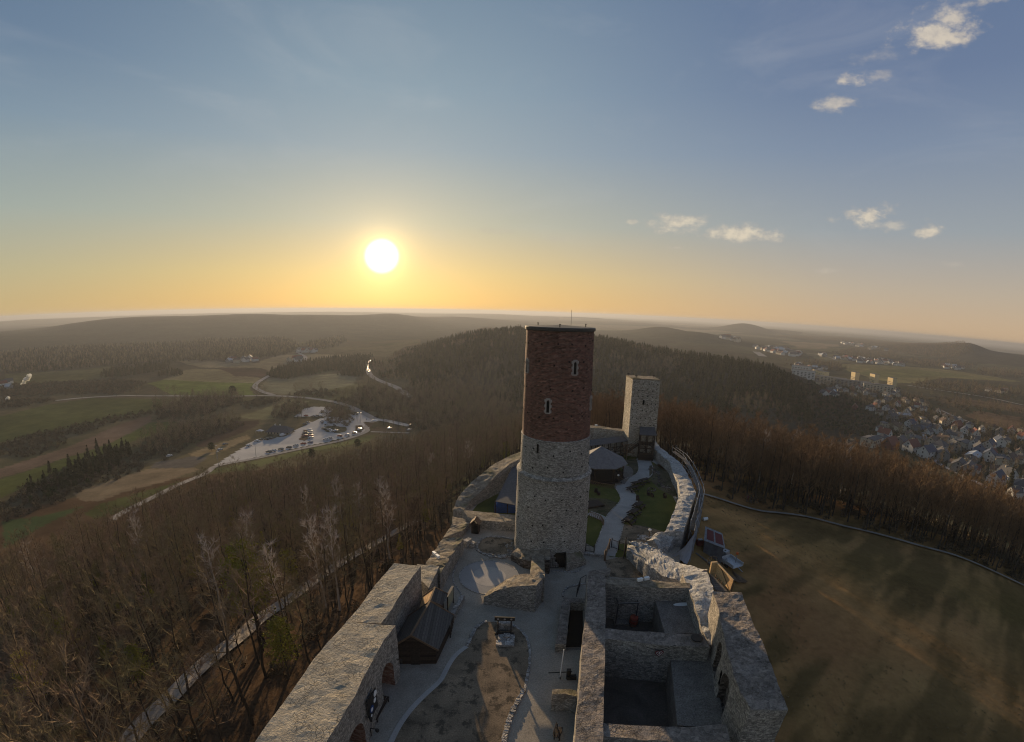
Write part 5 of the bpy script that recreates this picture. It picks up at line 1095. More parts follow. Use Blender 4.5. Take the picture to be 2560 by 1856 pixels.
mb = MB(); mb.bar(hp + Vector((0, -.02, .3)), hp + Vector((-1.2, -.02, .75)), .03).bar(hp + Vector((0, -.02, .3)), hp + Vector((1.3, -.02, .75)), .03); o = mb.obj('hanging_rope', MAT['iron']); tag(o, 'dark ropes holding the heart ornament', 'rope')
# plank parapet walk behind the tall wall
zw = 3.6; dk = [at(C3(*p), zw) for p in ((1090, 395), (1120, 398), (1240, 528), (1150, 520))]
e = empty('plank_parapet', (dk[0][0], dk[0][1], zw)); tag(e, 'sunlit plank parapet and walkway at the outer edge of the rocky shoulder', 'parapet'); o_ = Vector((dk[0][0], dk[0][1], zw))
mb = MB(); slab(mb, [Vector(v) - o_ for v in dk], .12); mb.obj('deck', MAT['deck'], e)
a, b = Vector(at(C3(1125, 395), zw)), Vector(at(C3(1235, 528), zw)); d = (b - a).normalized(); nn_ = Vector((-d.y, d.x, 0)); nn_ = nn_ if nn_.x > 0 else -nn_; a += nn_ * .3; b += nn_ * .3
mb = MB(); slab(mb, [a - o_ + Vector((0, 0, 0)), b - o_, b - o_ + nn_ * .15 + Vector((0, 0, 1.25)), a - o_ + nn_ * .15 + Vector((0, 0, 1.25))], .08); mb.obj('boarding', MAT['boards_lit'], e)
mb = MB(); mb.bar(a - o_ + Vector((0, 0, 1.27)), b - o_ + nn_ * .15 + Vector((0, 0, 1.27)), .16, .06); mb.obj('coping_board', MAT['wood_new'], e)
mb = MB(); mb.box(a - o_ - nn_ * .25 + Vector((0, .1, .7)), (.7, .25, 1.3), math.atan2(d.y, d.x) + 1.57); mb.obj('end_panel', MAT['wood_new'], e)
mb = MB()
for k in range(6): p = a.lerp(b, k / 5) - o_ + nn_ * .2; mb.bar(p - Vector((0, 0, 8)), p + Vector((0, 0, 1.2)), .1)
mb.obj('prop', MAT['wood_mid'], e)
mb = MB(); c0 = Vector(at(C3(1085, 345), 3.6)); 
for p, q in (((0, 0, 0), (0, 0, 1.1)), ((.6, .3, 0), (.6, .3, 1.1)), ((0, 0, 1.1), (.6, .3, 1.1)), ((0, 0, .6), (.6, .3, .6)), ((.6, .3, 1.1), (1.0, -.1, 1.1)), ((1.0, -.1, 0), (1.0, -.1, 1.1)), ((0, 0, 0), (.1, -.9, 0)), ((.1, -.9, 0), (.1, -.9, 1.0)), ((0, 0, 1.1), (.1, -.9, 1.0))): mb.bar(p, q, .06)
o = mb.obj('iron_hoop_rail', MAT['iron']); o.location = c0; tag(o, 'dark iron guard rail at the end of the plank parapet', 'guard rail')
# scaffold with netting outside the right-hand wall
sc_ = empty('scaffold', (0, 0, 0)); tag(sc_, 'steel scaffold with grey netting along the outside of the pale curved wall', 'scaffold')
SI = [at(Q(*p), 1.6) for p in ((1230, 610), (1340, 690), (1400, 780), (1450, 880), (1495, 1010), (1500, 1080), (1470, 1180), (1440, 1290), (1405, 1400))]
nmb = MB(); dmb = MB(); W = np.array([s[:2] for s in SI]); T = np.gradient(W, axis=0); T /= np.linalg.norm(T, axis=1)[:, None]; N = np.stack([-T[:, 1], T[:, 0]], 1); N = np.where((N[:, :1] > 0), N, -N); W = W + N * .12
for k in range(len(W)):
    for q in (W[k], W[k] + N[k] * .8):
        g_ = float(terr(q[0], q[1])); nmb.tube((q[0], q[1], g_ - .2), (q[0], q[1], 3.0), .045, n=6)
    if k:
        for z_ in (-2.2, -.2, 1.5, 2.5):
            nmb.bar((*W[k - 1], z_), (*W[k], z_), .06); nmb.bar((*(W[k - 1] + N[k - 1] * .8), z_), (*(W[k] + N[k] * .8), z_), .06)
        nmb.bar((*(W[k - 1] + N[k - 1] * .8), -2.2), (*(W[k] + N[k] * .8), 1.5), .05)
        dmb.add([(*W[k - 1], 1.55), (*W[k], 1.55), (*(W[k] + N[k] * .8), 1.55), (*(W[k - 1] + N[k - 1] * .8), 1.55)] + [(*W[k - 1], 1.49), (*W[k], 1.49), (*(W[k] + N[k] * .8), 1.49), (*(W[k - 1] + N[k - 1] * .8), 1.49)], [(0, 1, 2, 3), (7, 6, 5, 4), (0, 4, 5, 1), (1, 5, 6, 2), (2, 6, 7, 3), (3, 7, 4, 0)])
    nmb.bar((*W[k], 1.5), (*(W[k] + N[k] * .8), 1.5), .06)
nmb.obj('frame', MAT['steel'], sc_); dmb.obj('deck', MAT['deck'], sc_)
U = [at(Q(1520, 1040), 3), at(Q(1505, 1150), 3), at(C3(1015, -40), 3), at(C3(1000, 30), 2.9), at(C3(985, 110), 2.4), at(C3(925, 190), 1.6), at(C3(870, 240), 1.0), at(C3(830, 262), .6)]
Lw = [at(Q(1532, 1090), -2), at(Q(1530, 1200), -3), at(C3(1022, 10), -3.6), at(C3(1010, 90), -4), at(C3(998, 150), -4), at(C3(975, 240), -4.2), at(C3(955, 300), -4.2), at(C3(942, 330), -4.2)]
nv = []; 
for u_, l_ in zip(resample(U, .6), resample(Lw, .6)) if False else zip(*[np.array([np.interp(np.linspace(0, 7, 40), range(8), [p[i] for p in X]) for i in range(3)]).T for X in (U, Lw)]):
    for k in range(9): nv.append(u_ * (1 - k / 8) + l_ * k / 8)
nv = rough(nv, .14, seed=71, s=.7); nv = np.vstack([nv, nv + np.array([.05, -.03, 0])]); h_ = 360
fs = []
for i in range(39):
    for k in range(8): a_ = i * 9 + k; fs += [(a_, a_ + 9, a_ + 10, a_ + 1), (h_ + a_ + 1, h_ + a_ + 10, h_ + a_ + 9, h_ + a_)]
ob('netting', nv, fs, MAT['tarp_grey'], sc_, smooth=True)
# ---- yard below the right-hand wall: shed, tank, pallets
def gz(x, y): return float(terr(x, y))
zr_ = -2.5; rc = [Vector(at(C3(*p), zr_)) for p in ((1070, 72), (1195, 125), (1222, 212), (1064, 152))]; cc_ = sum(rc, Vector()) / 4
sd_ = empty('site_shed', (cc_.x, cc_.y, gz(cc_.x, cc_.y))); tag(sd_, 'grey site shed with rusty red and pale sheet roof below the scaffold', 'shed'); o_ = Vector(sd_.location)
rc[0].z = rc[1].z = -1.9; mb = MB(); slab(mb, [v - o_ for v in rc], .08); mb.obj('roof', MAT['tarp_pale'], sd_)
up = Vector((0, 0, .03))
for (u0, u1) in ((.12, .48), (.56, .94)):
    mb = MB(); f = lambda u, v: (rc[0].lerp(rc[1], u)).lerp(rc[3].lerp(rc[2], u), v) - o_ + up; slab(mb, [f(u0, .15), f(u1, .15), f(u1, .85), f(u0, .85)], .02); mb.obj('roof_panel', MAT['red_cloth'], sd_)
body = [cc_.lerp(v, .88) - o_ for v in rc]; k0 = [Vector((v.x, v.y, -.5)) for v in body]
ob('walls', k0 + [v - Vector((0, 0, .12)) for v in body], [(0, 1, 5, 4), (1, 2, 6, 5), (2, 3, 7, 6), (3, 0, 4, 7)], MAT['shed_side'], sd_)
def yard(name, p, z, build, label, cat, rz=0):
    x, y = AT(p, z); e = empty(name, (x, y, gz(x, y)), rz); tag(e, label, cat); build(e); return e
def tote(e):
    MB().box((0, 0, .65), (1.0, 1.0, 1.0)).obj('tank', MAT['plastic_white'], e); mb = MB()
    for k in range(5):
        for s in (-.52, .52): mb.bar((-.52 + k * .26, s, .15), (-.52 + k * .26, s, 1.2), .03).bar((s, -.52 + k * .26, .15), (s, -.52 + k * .26, 1.2), .03)
    for z_ in (.15, .5, .85, 1.2):
        for s in (-.52, .52): mb.bar((-.52, s, z_), (.52, s, z_), .03).bar((s, -.52, z_), (s, .52, z_), .03)
    mb.obj('cage', MAT['steel'], e); MB().lathe([(.01, 1.16), (.15, 1.18), (.15, 1.22), (.01, 1.23)], 12).obj('cap', MAT['iron'], e)
yard('water_tank', C3(1215, 262), -5.2, tote, 'white caged water tank beside the site shed', 'water tank', .5)
def pallet(e):
    mb = MB()
    for k in range(7): mb.box((0, -.6 + k * .2, .14), (1.3, .13, .03))
    for x in (-.55, 0, .55): mb.box((x, 0, .06), (.1, 1.3, .1))
    mb.obj('deck', MAT['wood_mid'], e); rng = random.Random(3)
    for k in range(7): MB().box((rng.uniform(-.5, .5), rng.uniform(-.5, .5), .3 + rng.random() * .2), (rng.uniform(.25, .5), .3, .25), rng.random() * 3).obj('stone', SP, e)
yard('stone_pallet', C3(1205, 320), -5.4, pallet, 'pallet loaded with pale stones below the water tank', 'pallet', .4)
def trailer(e):
    MB().box((0, 0, .75), (2.0, 2.8, .12)).box((0, 1.4, 1.0), (2.0, .08, .5)).box((1.0, 0, 1.0), (.08, 2.8, .5)).box((-1.0, 0, 1.0), (.08, 2.8, .5)).obj('bed', MAT['plastic_white'], e)
    for x in (-1.05, 1.05): MB().tube((x - .1, 0, .35), (x + .1, 0, .35), .35, n=16).obj('wheel', MAT['iron'], e)
    MB().bar((0, -1.4, .7), (0, -2.4, .5), .1).obj('tow_bar', MAT['steel'], e)
yard('flat_trailer', C3(1262, 345), -5.6, trailer, 'pale flat trailer parked beside the stone pallet', 'trailer', .3)
def plank(e):
    mb = MB(); rng = random.Random(5)
    for k in range(9): mb.box((rng.uniform(-.4, .4), rng.uniform(-.2, .2), .05 + .05 * (k // 3)), (.2, 3.4, .04), rng.uniform(-.08, .08))
    mb.obj('board', MAT['wood_mid'], e)
yard('plank_pile', C3(1310, 430), -6, plank, 'grey planks piled on the grass under the plank parapet', 'plank pile', .25)
yard('plank_pile', C3(1255, 450), -6, plank, 'dark plank stack nearest the foot of the tall wall', 'plank pile', .6)
def olamp(e):
    MB().tube((0, 0, 0), (0, 0, 2.4), .05).obj('pole', MAT['steel'], e); MB().lathe([(.02, 2.4), (.22, 2.45), (.22, 2.7), (.02, 2.8)], 12).obj('lamp', MAT['orange_paint'], e)
yard('beacon_pole', C3(1290, 345), -5.5, olamp, 'orange warning beacon on a thin pole beside the trailer', 'beacon')
def drum_(e): MB().tube((-.5, 0, .3), (.5, 0, .3), .3, n=16).obj('body', MAT['white_paint'], e); MB().bar((-.4, 0, 0), (.4, 0, 0), .5, .08).obj('cradle', MAT['iron'], e)
yard('gas_tank', C3(1068, 20), -5.5, drum_, 'small white cylindrical tank lying on the dark slope above the shed', 'tank', .3)
def gen(e): MB().box((0, 0, .5), (1.0, .7, .8)).obj('body', MAT['red_cloth'], e); MB().box((0, 0, 1.0), (.7, .5, .2)).obj('lid', MAT['steel'], e)
yard('site_generator', C3(1030, 190), -4.5, gen, 'dark red generator in the shade between scaffold and shed', 'generator')
mb = MB(); a = Vector((*AT(C3(1000, 270), -4.8), -4.4)); b = Vector((*AT(C3(1120, 350), -4.8), -4.6)); mb.bar(a, b, .25, .5); o = mb.obj('concrete_beam', MAT['terrace']); tag(o, 'long grey concrete beam lying between scaffold and trailer', 'beam')

# ------------------------------------------------------------------ fences and gates by the tower
def bar_fence(name, label, pts, h=1.2, sp=.16, cat='fence'):
    P = [Vector((*p, 0)) for p in pts]; e = empty(name, P[0]); tag(e, label, cat); mb = MB()
    for a, b in zip(P[:-1], P[1:]):
        a = a - P[0]; b = b - P[0]; L = (b - a).length
        for z_ in (.12, h): mb.bar(a + Vector((0, 0, z_)), b + Vector((0, 0, z_)), .05)
        for k in range(int(L / sp) + 1): q = a.lerp(b, min(1, k * sp / L)); mb.bar(q + Vector((0, 0, .1)), q + Vector((0, 0, h)), .025)
        if a.length < .01: MB().bar(a, a + Vector((0, 0, h + .25)), .1).obj('post', MAT['iron'], e)
        MB().bar(b, b + Vector((0, 0, h + .25)), .1).obj('post', MAT['iron'], e)
    mb.obj('bars', MAT['iron'], e)
bar_fence('iron_fence', 'black iron bar fence across the path head by the rubble wall', [AT(C3(378, 205)), AT(C3(430, 222)), AT(C3(482, 240))])
bar_fence('iron_fence', 'black iron fence on the right side of the brick tower', [AT(C3(188, 232)), AT(C3(250, 242))], .9)
bar_fence('iron_fence', 'tall narrow iron fence post pair beside the rubble wall end', [AT(C3(470, 285)), AT(C3(476, 262))], 2.4)
e = empty('wooden_gate', (*AT(C3(330, 300)), 0)); tag(e, 'red-brown wooden gate frame standing open at the end of the garden path', 'gate')
p0 = Vector((*AT(C3(330, 300)), 0)); p1 = Vector((*AT(C3(362, 215)), 0)) - p0
MB().bar((0, 0, 0), (0, 0, 1.5), .22).obj('post', MAT['wood_mid'], e); MB().bar(p1, p1 + Vector((0, 0, 1.5)), .18).obj('post', MAT['wood_mid'], e); mb = MB()
for z_ in (.3, .8, 1.3): mb.bar((0, 0, z_), p1 + Vector((0, 0, z_)), .08)
mb.obj('rail', MAT['wood_mid'], e)
mb = MB(); a, b = AT(C3(190, 255)), AT(C3(310, 268)); mb.box(((a[0] + b[0]) / 2, (a[1] + b[1]) / 2, .12), (b[0] - a[0] + .6, .35, .25), math.atan2(b[1] - a[1], b[0] - a[0])); o = mb.obj('stone_sill', SK); tag(o, 'pale stone threshold between the tower and the wooden gate', 'threshold')
# diamond lattice fence on the garden terrace
def lattice(name, label, pts, h=.9):
    e = empty(name, (*pts[0], 0)); tag(e, label, 'fence'); mb = MB(); P0 = Vector((*pts[0], 0)); W = resample(np.array(pts), .32)
    for a, b in zip(W[:-1], W[1:]):
        a = Vector((*a, 0)) - P0; b = Vector((*b, 0)) - P0; mb.bar(a, b + Vector((0, 0, h)), .05).bar(b, a + Vector((0, 0, h)), .05).bar(a + Vector((0, 0, h)), b + Vector((0, 0, h)), .07)
    mb.obj('lattice', MAT['wood_mid'], e)
lattice('lattice_fence', 'diamond lattice fence curving out right of the tower foot', [AT(Q(*p)) for p in ((372, 1290), (430, 1300), (500, 1330), (530, 1380))])
lattice('lattice_fence', 'long lattice fence in front of the garden pavilion', [AT(Q(*p)) for p in ((385, 945), (500, 975), (660, 1000))], .7)
# picnic tables, stools and lamps in the garden
pt = empty('picnic_table', (0, 0, 0)); MB().box((0, 0, .74), (1.9, .8, .07)).obj('tabletop', MAT['wood_dark'], pt)
for y in (-.75, .75): MB().box((0, y, .44), (1.9, .28, .06)).obj('seat', MAT['wood_dark'], pt)
for x in (-.7, .7): MB().bar((x, -.85, .02), (x, .2, .74), .1).bar((x, .85, .02), (x, -.2, .74), .1).bar((x, -.8, .4), (x, .8, .4), .08).obj('leg', MAT['wood_dark'], pt)
tl = ['dark picnic table lowest on the garden lawn, nearest the fence', 'dark picnic table second from the bottom beside the garden path', 'dark picnic table in the middle of the row beside the garden path', 'dark picnic table at the bend of the garden path', 'dark picnic table just above the path bend', 'dark picnic table farthest up the path by the scrubby bank']
for i, ((x, y), rz) in enumerate(zip([AT(Q(790, 1345)), AT(Q(842, 1265)), AT(Q(890, 1190)), AT(Q(828, 1018)), AT(Q(876, 965)), AT(Q(948, 935))], (.9, .8, .9, .4, .4, .5))):
    o = pt if i == 0 else copy_tree(pt); o.location = (x, y, 0); o.rotation_euler.z = rz; tag(o, tl[i], 'picnic table', 'picnic tables on the garden lawn')
sl_ = ['log stool standing alone between the picnic tables', 'log stool on the left of the fire ring', 'small log stool right of the fire ring', 'log stool nearest the bright strip of lawn', 'log stool on the lawn left of the path', 'second log stool on the lawn left of the path']
s0 = empty('log_stool', (0, 0, 0)); MB().tube((0, 0, 0), (0, 0, .5), .3, .27, n=12).obj('seat', MAT['wood_dark'], s0); MB().box((0, .25, .55), (.5, .08, .5)).obj('backrest', MAT['wood_dark'], s0)
for i, (p, rz) in enumerate(zip(((880, 1115), (990, 1060), (1030, 1078), (1160, 1088), (450, 1030), (480, 1058)), (0, 1, 2, .5, 3, 1.2))):
    x, y = AT(Q(*p)); o = s0 if i == 0 else copy_tree(s0); o.location = (x, y, 0); o.rotation_euler.z = rz; tag(o, sl_[i], 'stool', 'log stools in the garden')
x, y = AT(Q(1022, 1008)); mb = MB()
for k in range(10): a = k * math.tau / 10; mb.box((.7 * math.cos(a), .7 * math.sin(a), .1), (.3, .2, .2), a + 1.57)
o = mb.obj('fire_ring', SDK); o.location = (x, y, 0); tag(o, 'ring of dark stones round a fireplace on the garden lawn', 'fire ring')
for p, lb in ((Q(995, 1500), 'low pale lamp post beside the rubble, nearest garden lamp'), (Q(675, 922), 'low pale lamp post in front of the pavilion')):
    x, y = AT(p); e = empty('garden_lamp', (x, y, 0)); tag(e, lb, 'lamp'); MB().tube((0, 0, 0), (0, 0, 1.1), .05).obj('post', MAT['wood_mid'], e); MB().lathe([(.03, 1.1), (.2, 1.12), (.22, 1.32), (.05, 1.42)], 12).obj('lamp_head', MAT['white_paint'], e)
x, y = AT(Q(410, 1165)); mb = MB(); mb.box((0, 0, .15), (3.4, 2.2, .3)); o = mb.obj('wooden_stage', MAT['wood_dark']); o.location = (x, y, 0); o.rotation_euler.z = .35; tag(o, 'low dark wooden platform right behind the round tower', 'platform')
x, y = AT(Q(580, 935)); mb = MB(); mb.box((0, 0, .5), (4.5, .7, .08)).box((0, -.9, .35), (4.5, .5, .06)).box((-1.9, 0, .25), (.2, .6, .5)).box((1.9, 0, .25), (.2, .6, .5)); o = mb.obj('long_table', MAT['wood_dark']); o.location = (x, y, 0); tag(o, 'long dark table in front of the pavilion railing', 'table')
x, y = AT(Q(1290, 1108)); mb = MB(); mb.box((0, 0, .3), (1.0, .4, .12)).box((-.35, 0, .12), (.1, .35, .25)).box((.35, 0, .12), (.1, .35, .25)); o = mb.obj('stone_bench', SP); o.location = (x, y, 0); tag(o, 'pale stone bench at the foot of the curved wall', 'bench')
# ------------------------------------------------------------------ trees
def proj(x, y, z):
    v = np.stack([x, y, z - CZ], -1); v = v / np.linalg.norm(v, axis=-1, keepdims=True)
    a, b, c = v @ np.array(CX), v @ np.array(CU), v @ np.array(_f); t_ = np.arctan2(np.hypot(a, b), c); r = FPX * (t_ + KD * t_ ** 3); n = np.hypot(a, b)
    return 1280 + r * a / n, 928 - r * b / n
class TM:
    """collects tapered tubes and thin twigs as triangles/quads"""
    def __init__(s): s.v = []; s.f = []; s.n = 0
    def tube(s, P, rad, k=5):
        P = [np.asarray(p, float) for p in P]; ring = []
        for i, p in enumerate(P):
            d = P[min(i + 1, len(P) - 1)] - P[max(i - 1, 0)]; d = d / (np.linalg.norm(d) + 1e-9); u = np.cross(d, [0, 0, 1.0]) if abs(d[2]) < .9 else np.cross(d, [1.0, 0, 0]); u /= np.linalg.norm(u); w_ = np.cross(d, u)
            for j in range(k): a = j * math.tau / k; s.v.append(p + rad[i] * (math.cos(a) * u + math.sin(a) * w_))
        for i in range(len(P) - 1):
            for j in range(k): j2 = (j + 1) % k; a = s.n + i * k; s.f += [(a + j, a + j2, a + k + j2), (a + j, a + k + j2, a + k + j)]
        s.n += len(P) * k
    def twig(s, a, b, w_):
        d = b - a; u = np.cross(d, s.rng.normal(size=3)); u = u / (np.linalg.norm(u) + 1e-9) * w_; s.v += [a - u, a + u, b]; s.f.append((s.n, s.n + 1, s.n + 2)); s.n += 3
    def leaf(s, c, sz):
        u = s.rng.normal(size=3); u /= np.linalg.norm(u); v = np.cross(u, s.rng.normal(size=3)); v /= np.linalg.norm(v); s.v += [c + u * sz, c - u * sz * .5 + v * sz * .8, c - u * sz * .5 - v * sz * .8]; s.f.append((s.n, s.n + 1, s.n + 2)); s.n += 3
    def mesh(s, name, mat): return mesh_of(name, np.array(s.v), np.array(s.f, np.int32), mat)
def bare(seed, H, R_, ntw, k0=.35, up=.75, tw=.022, tl=1.1):
    rng = np.random.default_rng(seed); T = TM(); C = TM(); T.rng = C.rng = rng
    n = 8; ax = [np.array([0, 0, 0.0])]; lean = rng.normal(0, .02, 2)
    for i in range(1, n + 1): ax.append(np.array([lean[0] * i * H / n + rng.normal(0, .1), lean[1] * i * H / n + rng.normal(0, .1), H * .93 * i / n]))
    r0 = .011 * H + .02
    T.tube([ax[0] - [0, 0, 1.0]] + ax, [r0 * 1.2] + [r0 * (1 - .9 * i / n) for i in range(n + 1)], 6)
    tips = []
    for i in range(15):
        f = k0 + (1 - k0) * (i + rng.random()) / 15; p = np.array([np.interp(f * n, range(n + 1), [a[j] for a in ax]) for j in range(3)])
        az = i * 2.4 + rng.normal(0, .4); L = R_ * (1.25 - .75 * abs(f - .5) * 1.2) * rng.uniform(.7, 1.15) * (1.15 - .55 * f)
        d = np.array([math.cos(az), math.sin(az), up + rng.normal(0, .15)]); d /= np.linalg.norm(d); q = p + d * L * .5; e = q + (d + [0, 0, .35]) * L * .55
        rr = r0 * (1 - f) * .55 + .018; C.tube([p, q, e], [rr, rr * .6, .008], 3)
        for k in range(7):
            g_ = rng.uniform(.25, 1); a = p + (q - p) * min(1, 2 * g_) if g_ < .5 else q + (e - q) * (2 * g_ - 1)
            dd = d + rng.normal(0, .6, 3) + [0, 0, .35]; dd /= np.linalg.norm(dd); b = a + dd * L * rng.uniform(.25, .5); C.tube([a, b], [.016, .006], 3); tips.append((a, b))
    for k in range(ntw):
        a, b = tips[rng.integers(len(tips))]; p = a + (b - a) * rng.uniform(.1, 1); d = (b - a) / np.linalg.norm(b - a) + rng.normal(0, .7, 3) + [0, 0, .3]; d /= np.linalg.norm(d)
        C.twig(p, p + d * tl * rng.uniform(.5, 1.3), tw)
    return T, C
def conifer(seed, H, R_, nl, sz=.35, bare_to=.15, roundc=False):
    rng = np.random.default_rng(seed); T = TM(); C = TM(); T.rng = C.rng = rng
    T.tube([(0, 0, -1), (0, 0, H * .5), (0, 0, H * .97)], [.018 * H, .012 * H, .02], 5)
    tiers = int(7 + H * .5)
    for i in range(nl):
        f = bare_to + (1 - bare_to) * (1 - math.sqrt(rng.random())) if not roundc else bare_to + (1 - bare_to) * rng.random()
        ring = (math.floor(f * tiers) + rng.uniform(0, .5)) / tiers; az = rng.uniform(0, math.tau); lob = .75 + .25 * math.sin(az * 5 + ring * 40 + seed)
        w_ = (1 - f) ** .8 if not roundc else math.sqrt(max(0, 1 - ((f - .6) / .45) ** 2)); r = R_ * w_ * lob * (rng.random() ** .45)
        C.leaf(np.array([r * math.cos(az), r * math.sin(az), H * ring - r * .22 + rng.normal(0, .15)]), sz * rng.uniform(.6, 1.3))
    return T, C
def bush(seed, R_, H, nl, sz, twigs=True):
    rng = np.random.default_rng(seed); C = TM(); C.rng = rng
    for i in range(nl):
        d = rng.normal(size=3); d[2] = abs(d[2]); d /= np.linalg.norm(d); r = rng.random() ** .4; lob = 1 + .25 * math.sin(3 * math.atan2(d[1], d[0]) + seed); p = d * [R_ * lob, R_ * lob, H] * r
        if twigs and i % 2: C.twig(p * .6, p + [0, 0, sz], sz * .12)
        else: C.leaf(p, sz)
    return C
BARK, BIR = MAT['bark'], MAT['bark_birch']
def tree_proto(name, tc, tm, cm):
    T, C = tc; e = empty(name, (0, 0, 0)); 
    a = bpy.data.objects.new('trunk', T.mesh('trunk', tm)); b = bpy.data.objects.new('crown', C.mesh('crown', cm))
    for o in (a, b): COL.objects.link(o); o.parent = e
    return e
def joined(name, tc, tm, cm):
    T, C = tc; nv = T.n; vs = np.array(T.v + C.v) if T else np.array(C.v); fs = np.array(T.f + [tuple(i + nv for i in f) for f in C.f], np.int32)
    me = mesh_of(name, vs, fs, [tm, cm], mi=[0] * len(T.f) + [1] * len(C.f)); return bpy.data.objects.new(name, me)
def plant_bush(name, C, cm): return bpy.data.objects.new(name, C.mesh(name, cm))
def scatter(name, protos, pts, scl, label, cat='wood', seed=0, kind='stuff'):
    pts = np.asarray(pts, np.float32)
    if not len(pts): return None
    pc = bpy.data.collections.new(name + '_kinds')
    for p in protos: pc.objects.link(p)
    me = bpy.data.meshes.new(name); me.vertices.add(len(pts)); me.vertices.foreach_set('co', pts.ravel()); me.update()
    rng = np.random.default_rng(seed)
    a = me.attributes.new('scl', 'FLOAT', 'POINT'); a.data.foreach_set('value', np.asarray(scl, np.float32))
    a = me.attributes.new('rz', 'FLOAT', 'POINT'); a.data.foreach_set('value', rng.uniform(0, 6.28, len(pts)).astype(np.float32))
    a = me.attributes.new('pick', 'INT', 'POINT'); a.data.foreach_set('value', rng.integers(0, len(protos), len(pts)).astype(np.int32))
    o = bpy.data.objects.new(name, me); COL.objects.link(o); tag(o, label, cat, kind=kind)
    ng = bpy.data.node_groups.new(name, 'GeometryNodeTree'); ng.interface.new_socket('Geometry', in_out='INPUT', socket_type='NodeSocketGeometry'); ng.interface.new_socket('Geometry', in_out='OUTPUT', socket_type='NodeSocketGeometry')
    N = ng.nodes; L = ng.links; gi = N.new('NodeGroupInput'); go = N.new('NodeGroupOutput'); ip = N.new('GeometryNodeInstanceOnPoints'); ci = N.new('GeometryNodeCollectionInfo'); ci.inputs['Collection'].default_value = pc; ci.inputs['Separate Children'].default_value = True; ci.inputs['Reset Children'].default_value = True
    def att(nm, ty): q = N.new('GeometryNodeInputNamedAttribute'); q.data_type = ty; q.inputs[0].default_value = nm; return q.outputs[0]
    cx = N.new('ShaderNodeCombineXYZ'); L.new(att('rz', 'FLOAT'), cx.inputs[2]); L.new(gi.outputs[0], ip.inputs['Points']); L.new(ci.outputs[0], ip.inputs['Instance']); ip.inputs['Pick Instance'].default_value = True
    L.new(att('pick', 'INT'), ip.inputs['Instance Index']); L.new(cx.outputs[0], ip.inputs['Rotation']); L.new(att('scl', 'FLOAT'), ip.inputs['Scale']); L.new(ip.outputs[0], go.inputs[0])
    m_ = o.modifiers.new('scatter', 'NODES'); m_.node_group = ng; return o
def grid_pts(x0, x1, y0, y1, sp, seed, jit=.45):
    rng = np.random.default_rng(seed); X, Y = np.meshgrid(np.arange(x0, x1, sp), np.arange(y0, y1, sp)); X = X + rng.uniform(-jit, jit, X.shape) * sp; Y = Y + rng.uniform(-jit, jit, Y.shape) * sp; return X.ravel(), Y.ravel()
def poly_pts(polys, sp, seed, dens=None):
    out = []
    for k, P in enumerate(polys):
        W = [q[:2] for q in (hit(p) for p in P) if q is not None]
        if len(W) < 3: continue
        W = np.array(W); x, y = grid_pts(W[:, 0].min(), W[:, 0].max(), W[:, 1].min(), W[:, 1].max(), sp, seed + k); jr_ = np.random.default_rng(seed + k); jj = fbm(np.stack([x, y, 0 * x], -1), 1 / (sp * 5), seed) * sp * 2.2; m_ = inpoly(x + jr_.normal(0, sp * .8, x.shape) + jj, y + jr_.normal(0, sp * .8, x.shape) - jj, W); out.append(np.stack([x[m_], y[m_]], -1))
    P = np.concatenate(out); return P
def on_ground(P): return np.column_stack([P, terr(P[:, 0], P[:, 1]) - .1])
# distance to the castle outline
def dpoly(x, y, poly):
    d = np.full(np.shape(x), 1e9)
    for i in range(len(poly)):
        a = np.array(poly[i - 1]); b = np.array(poly[i]); ab = b - a; t_ = np.clip(((x - a[0]) * ab[0] + (y - a[1]) * ab[1]) / (ab @ ab), 0, 1); d = np.minimum(d, np.hypot(x - a[0] - t_ * ab[0], y - a[1] - t_ * ab[1]))
    return d
HW = lambda pts: [tuple(hit(p)[:2]) for p in pts]
PATHL = HW([C4(1330, 5), C4(1200, 70), C4(960, 200), C4(700, 360), C4(480, 510), C4(300, 640), C4(140, 740), L4(1500, 1000), L4(1250, 1190), L4(1080, 1380), L4(960, 1480), L4(850, 1600), L4(780, 1700)])
PATHR = HW([V(1545, 1095), V(1600, 1110), V(1660, 1128), V(1720, 1138), V(1800, 1148), V(1900, 1175), V(2000, 1200), V(2130, 1238), V(2268, 1300)])
ROADL = HW([L2(400, 1185), L2(100, 1240), L1(1580, 1290), L1(1380, 1370), L1(1200, 1460), L1(1080, 1520), L1(940, 1590), L1(850, 1644), L4(700, 260)])
x, y = grid_pts(-260, 40, 5, 330, 4.0, 2); ok = (dpoly(x, y, OUT) > 5.5) & ~inpoly(x, y, OUT) & (dline(x, y, PATHL) > 3.0) & (dline(x, y, ROADL) > 5) & (np.hypot(x, y) > 22)
x, y = x[ok], y[ok]; px, py = proj(x, y, terr(x, y)); vx, vy = px / 1.12875, py / 1.12875
LW = [(-900, 2600), (-900, 1330), (0, 1345), (60, 1310), (150, 1275), (240, 1240), (300, 1195), (480, 1115), (640, 1080), (860, 1016), (1000, 975), (1140, 945), (1165, 960), (1165, 1010), (1045, 1080), (980, 1180), (930, 1255), (800, 1360), (570, 1644), (300, 2600)]
ok = inpoly(vx, vy, LW); x, y = x[ok], y[ok]
d = dpoly(x, y, OUT); rng = np.random.default_rng(5); keep = rng.random(len(x)) < np.clip((d - 5) / 20, .22, 1); LP_ = np.stack([x[keep], y[keep]], -1)
x, y = grid_pts(0, 230, 30, 190, 3.5, 7); az = np.degrees(np.arctan2(x, y)); dd = np.hypot(x, y); pr_az = [math.degrees(math.atan2(*q)) for q in PATHR]; pr_d = [math.hypot(*q) for q in PATHR]
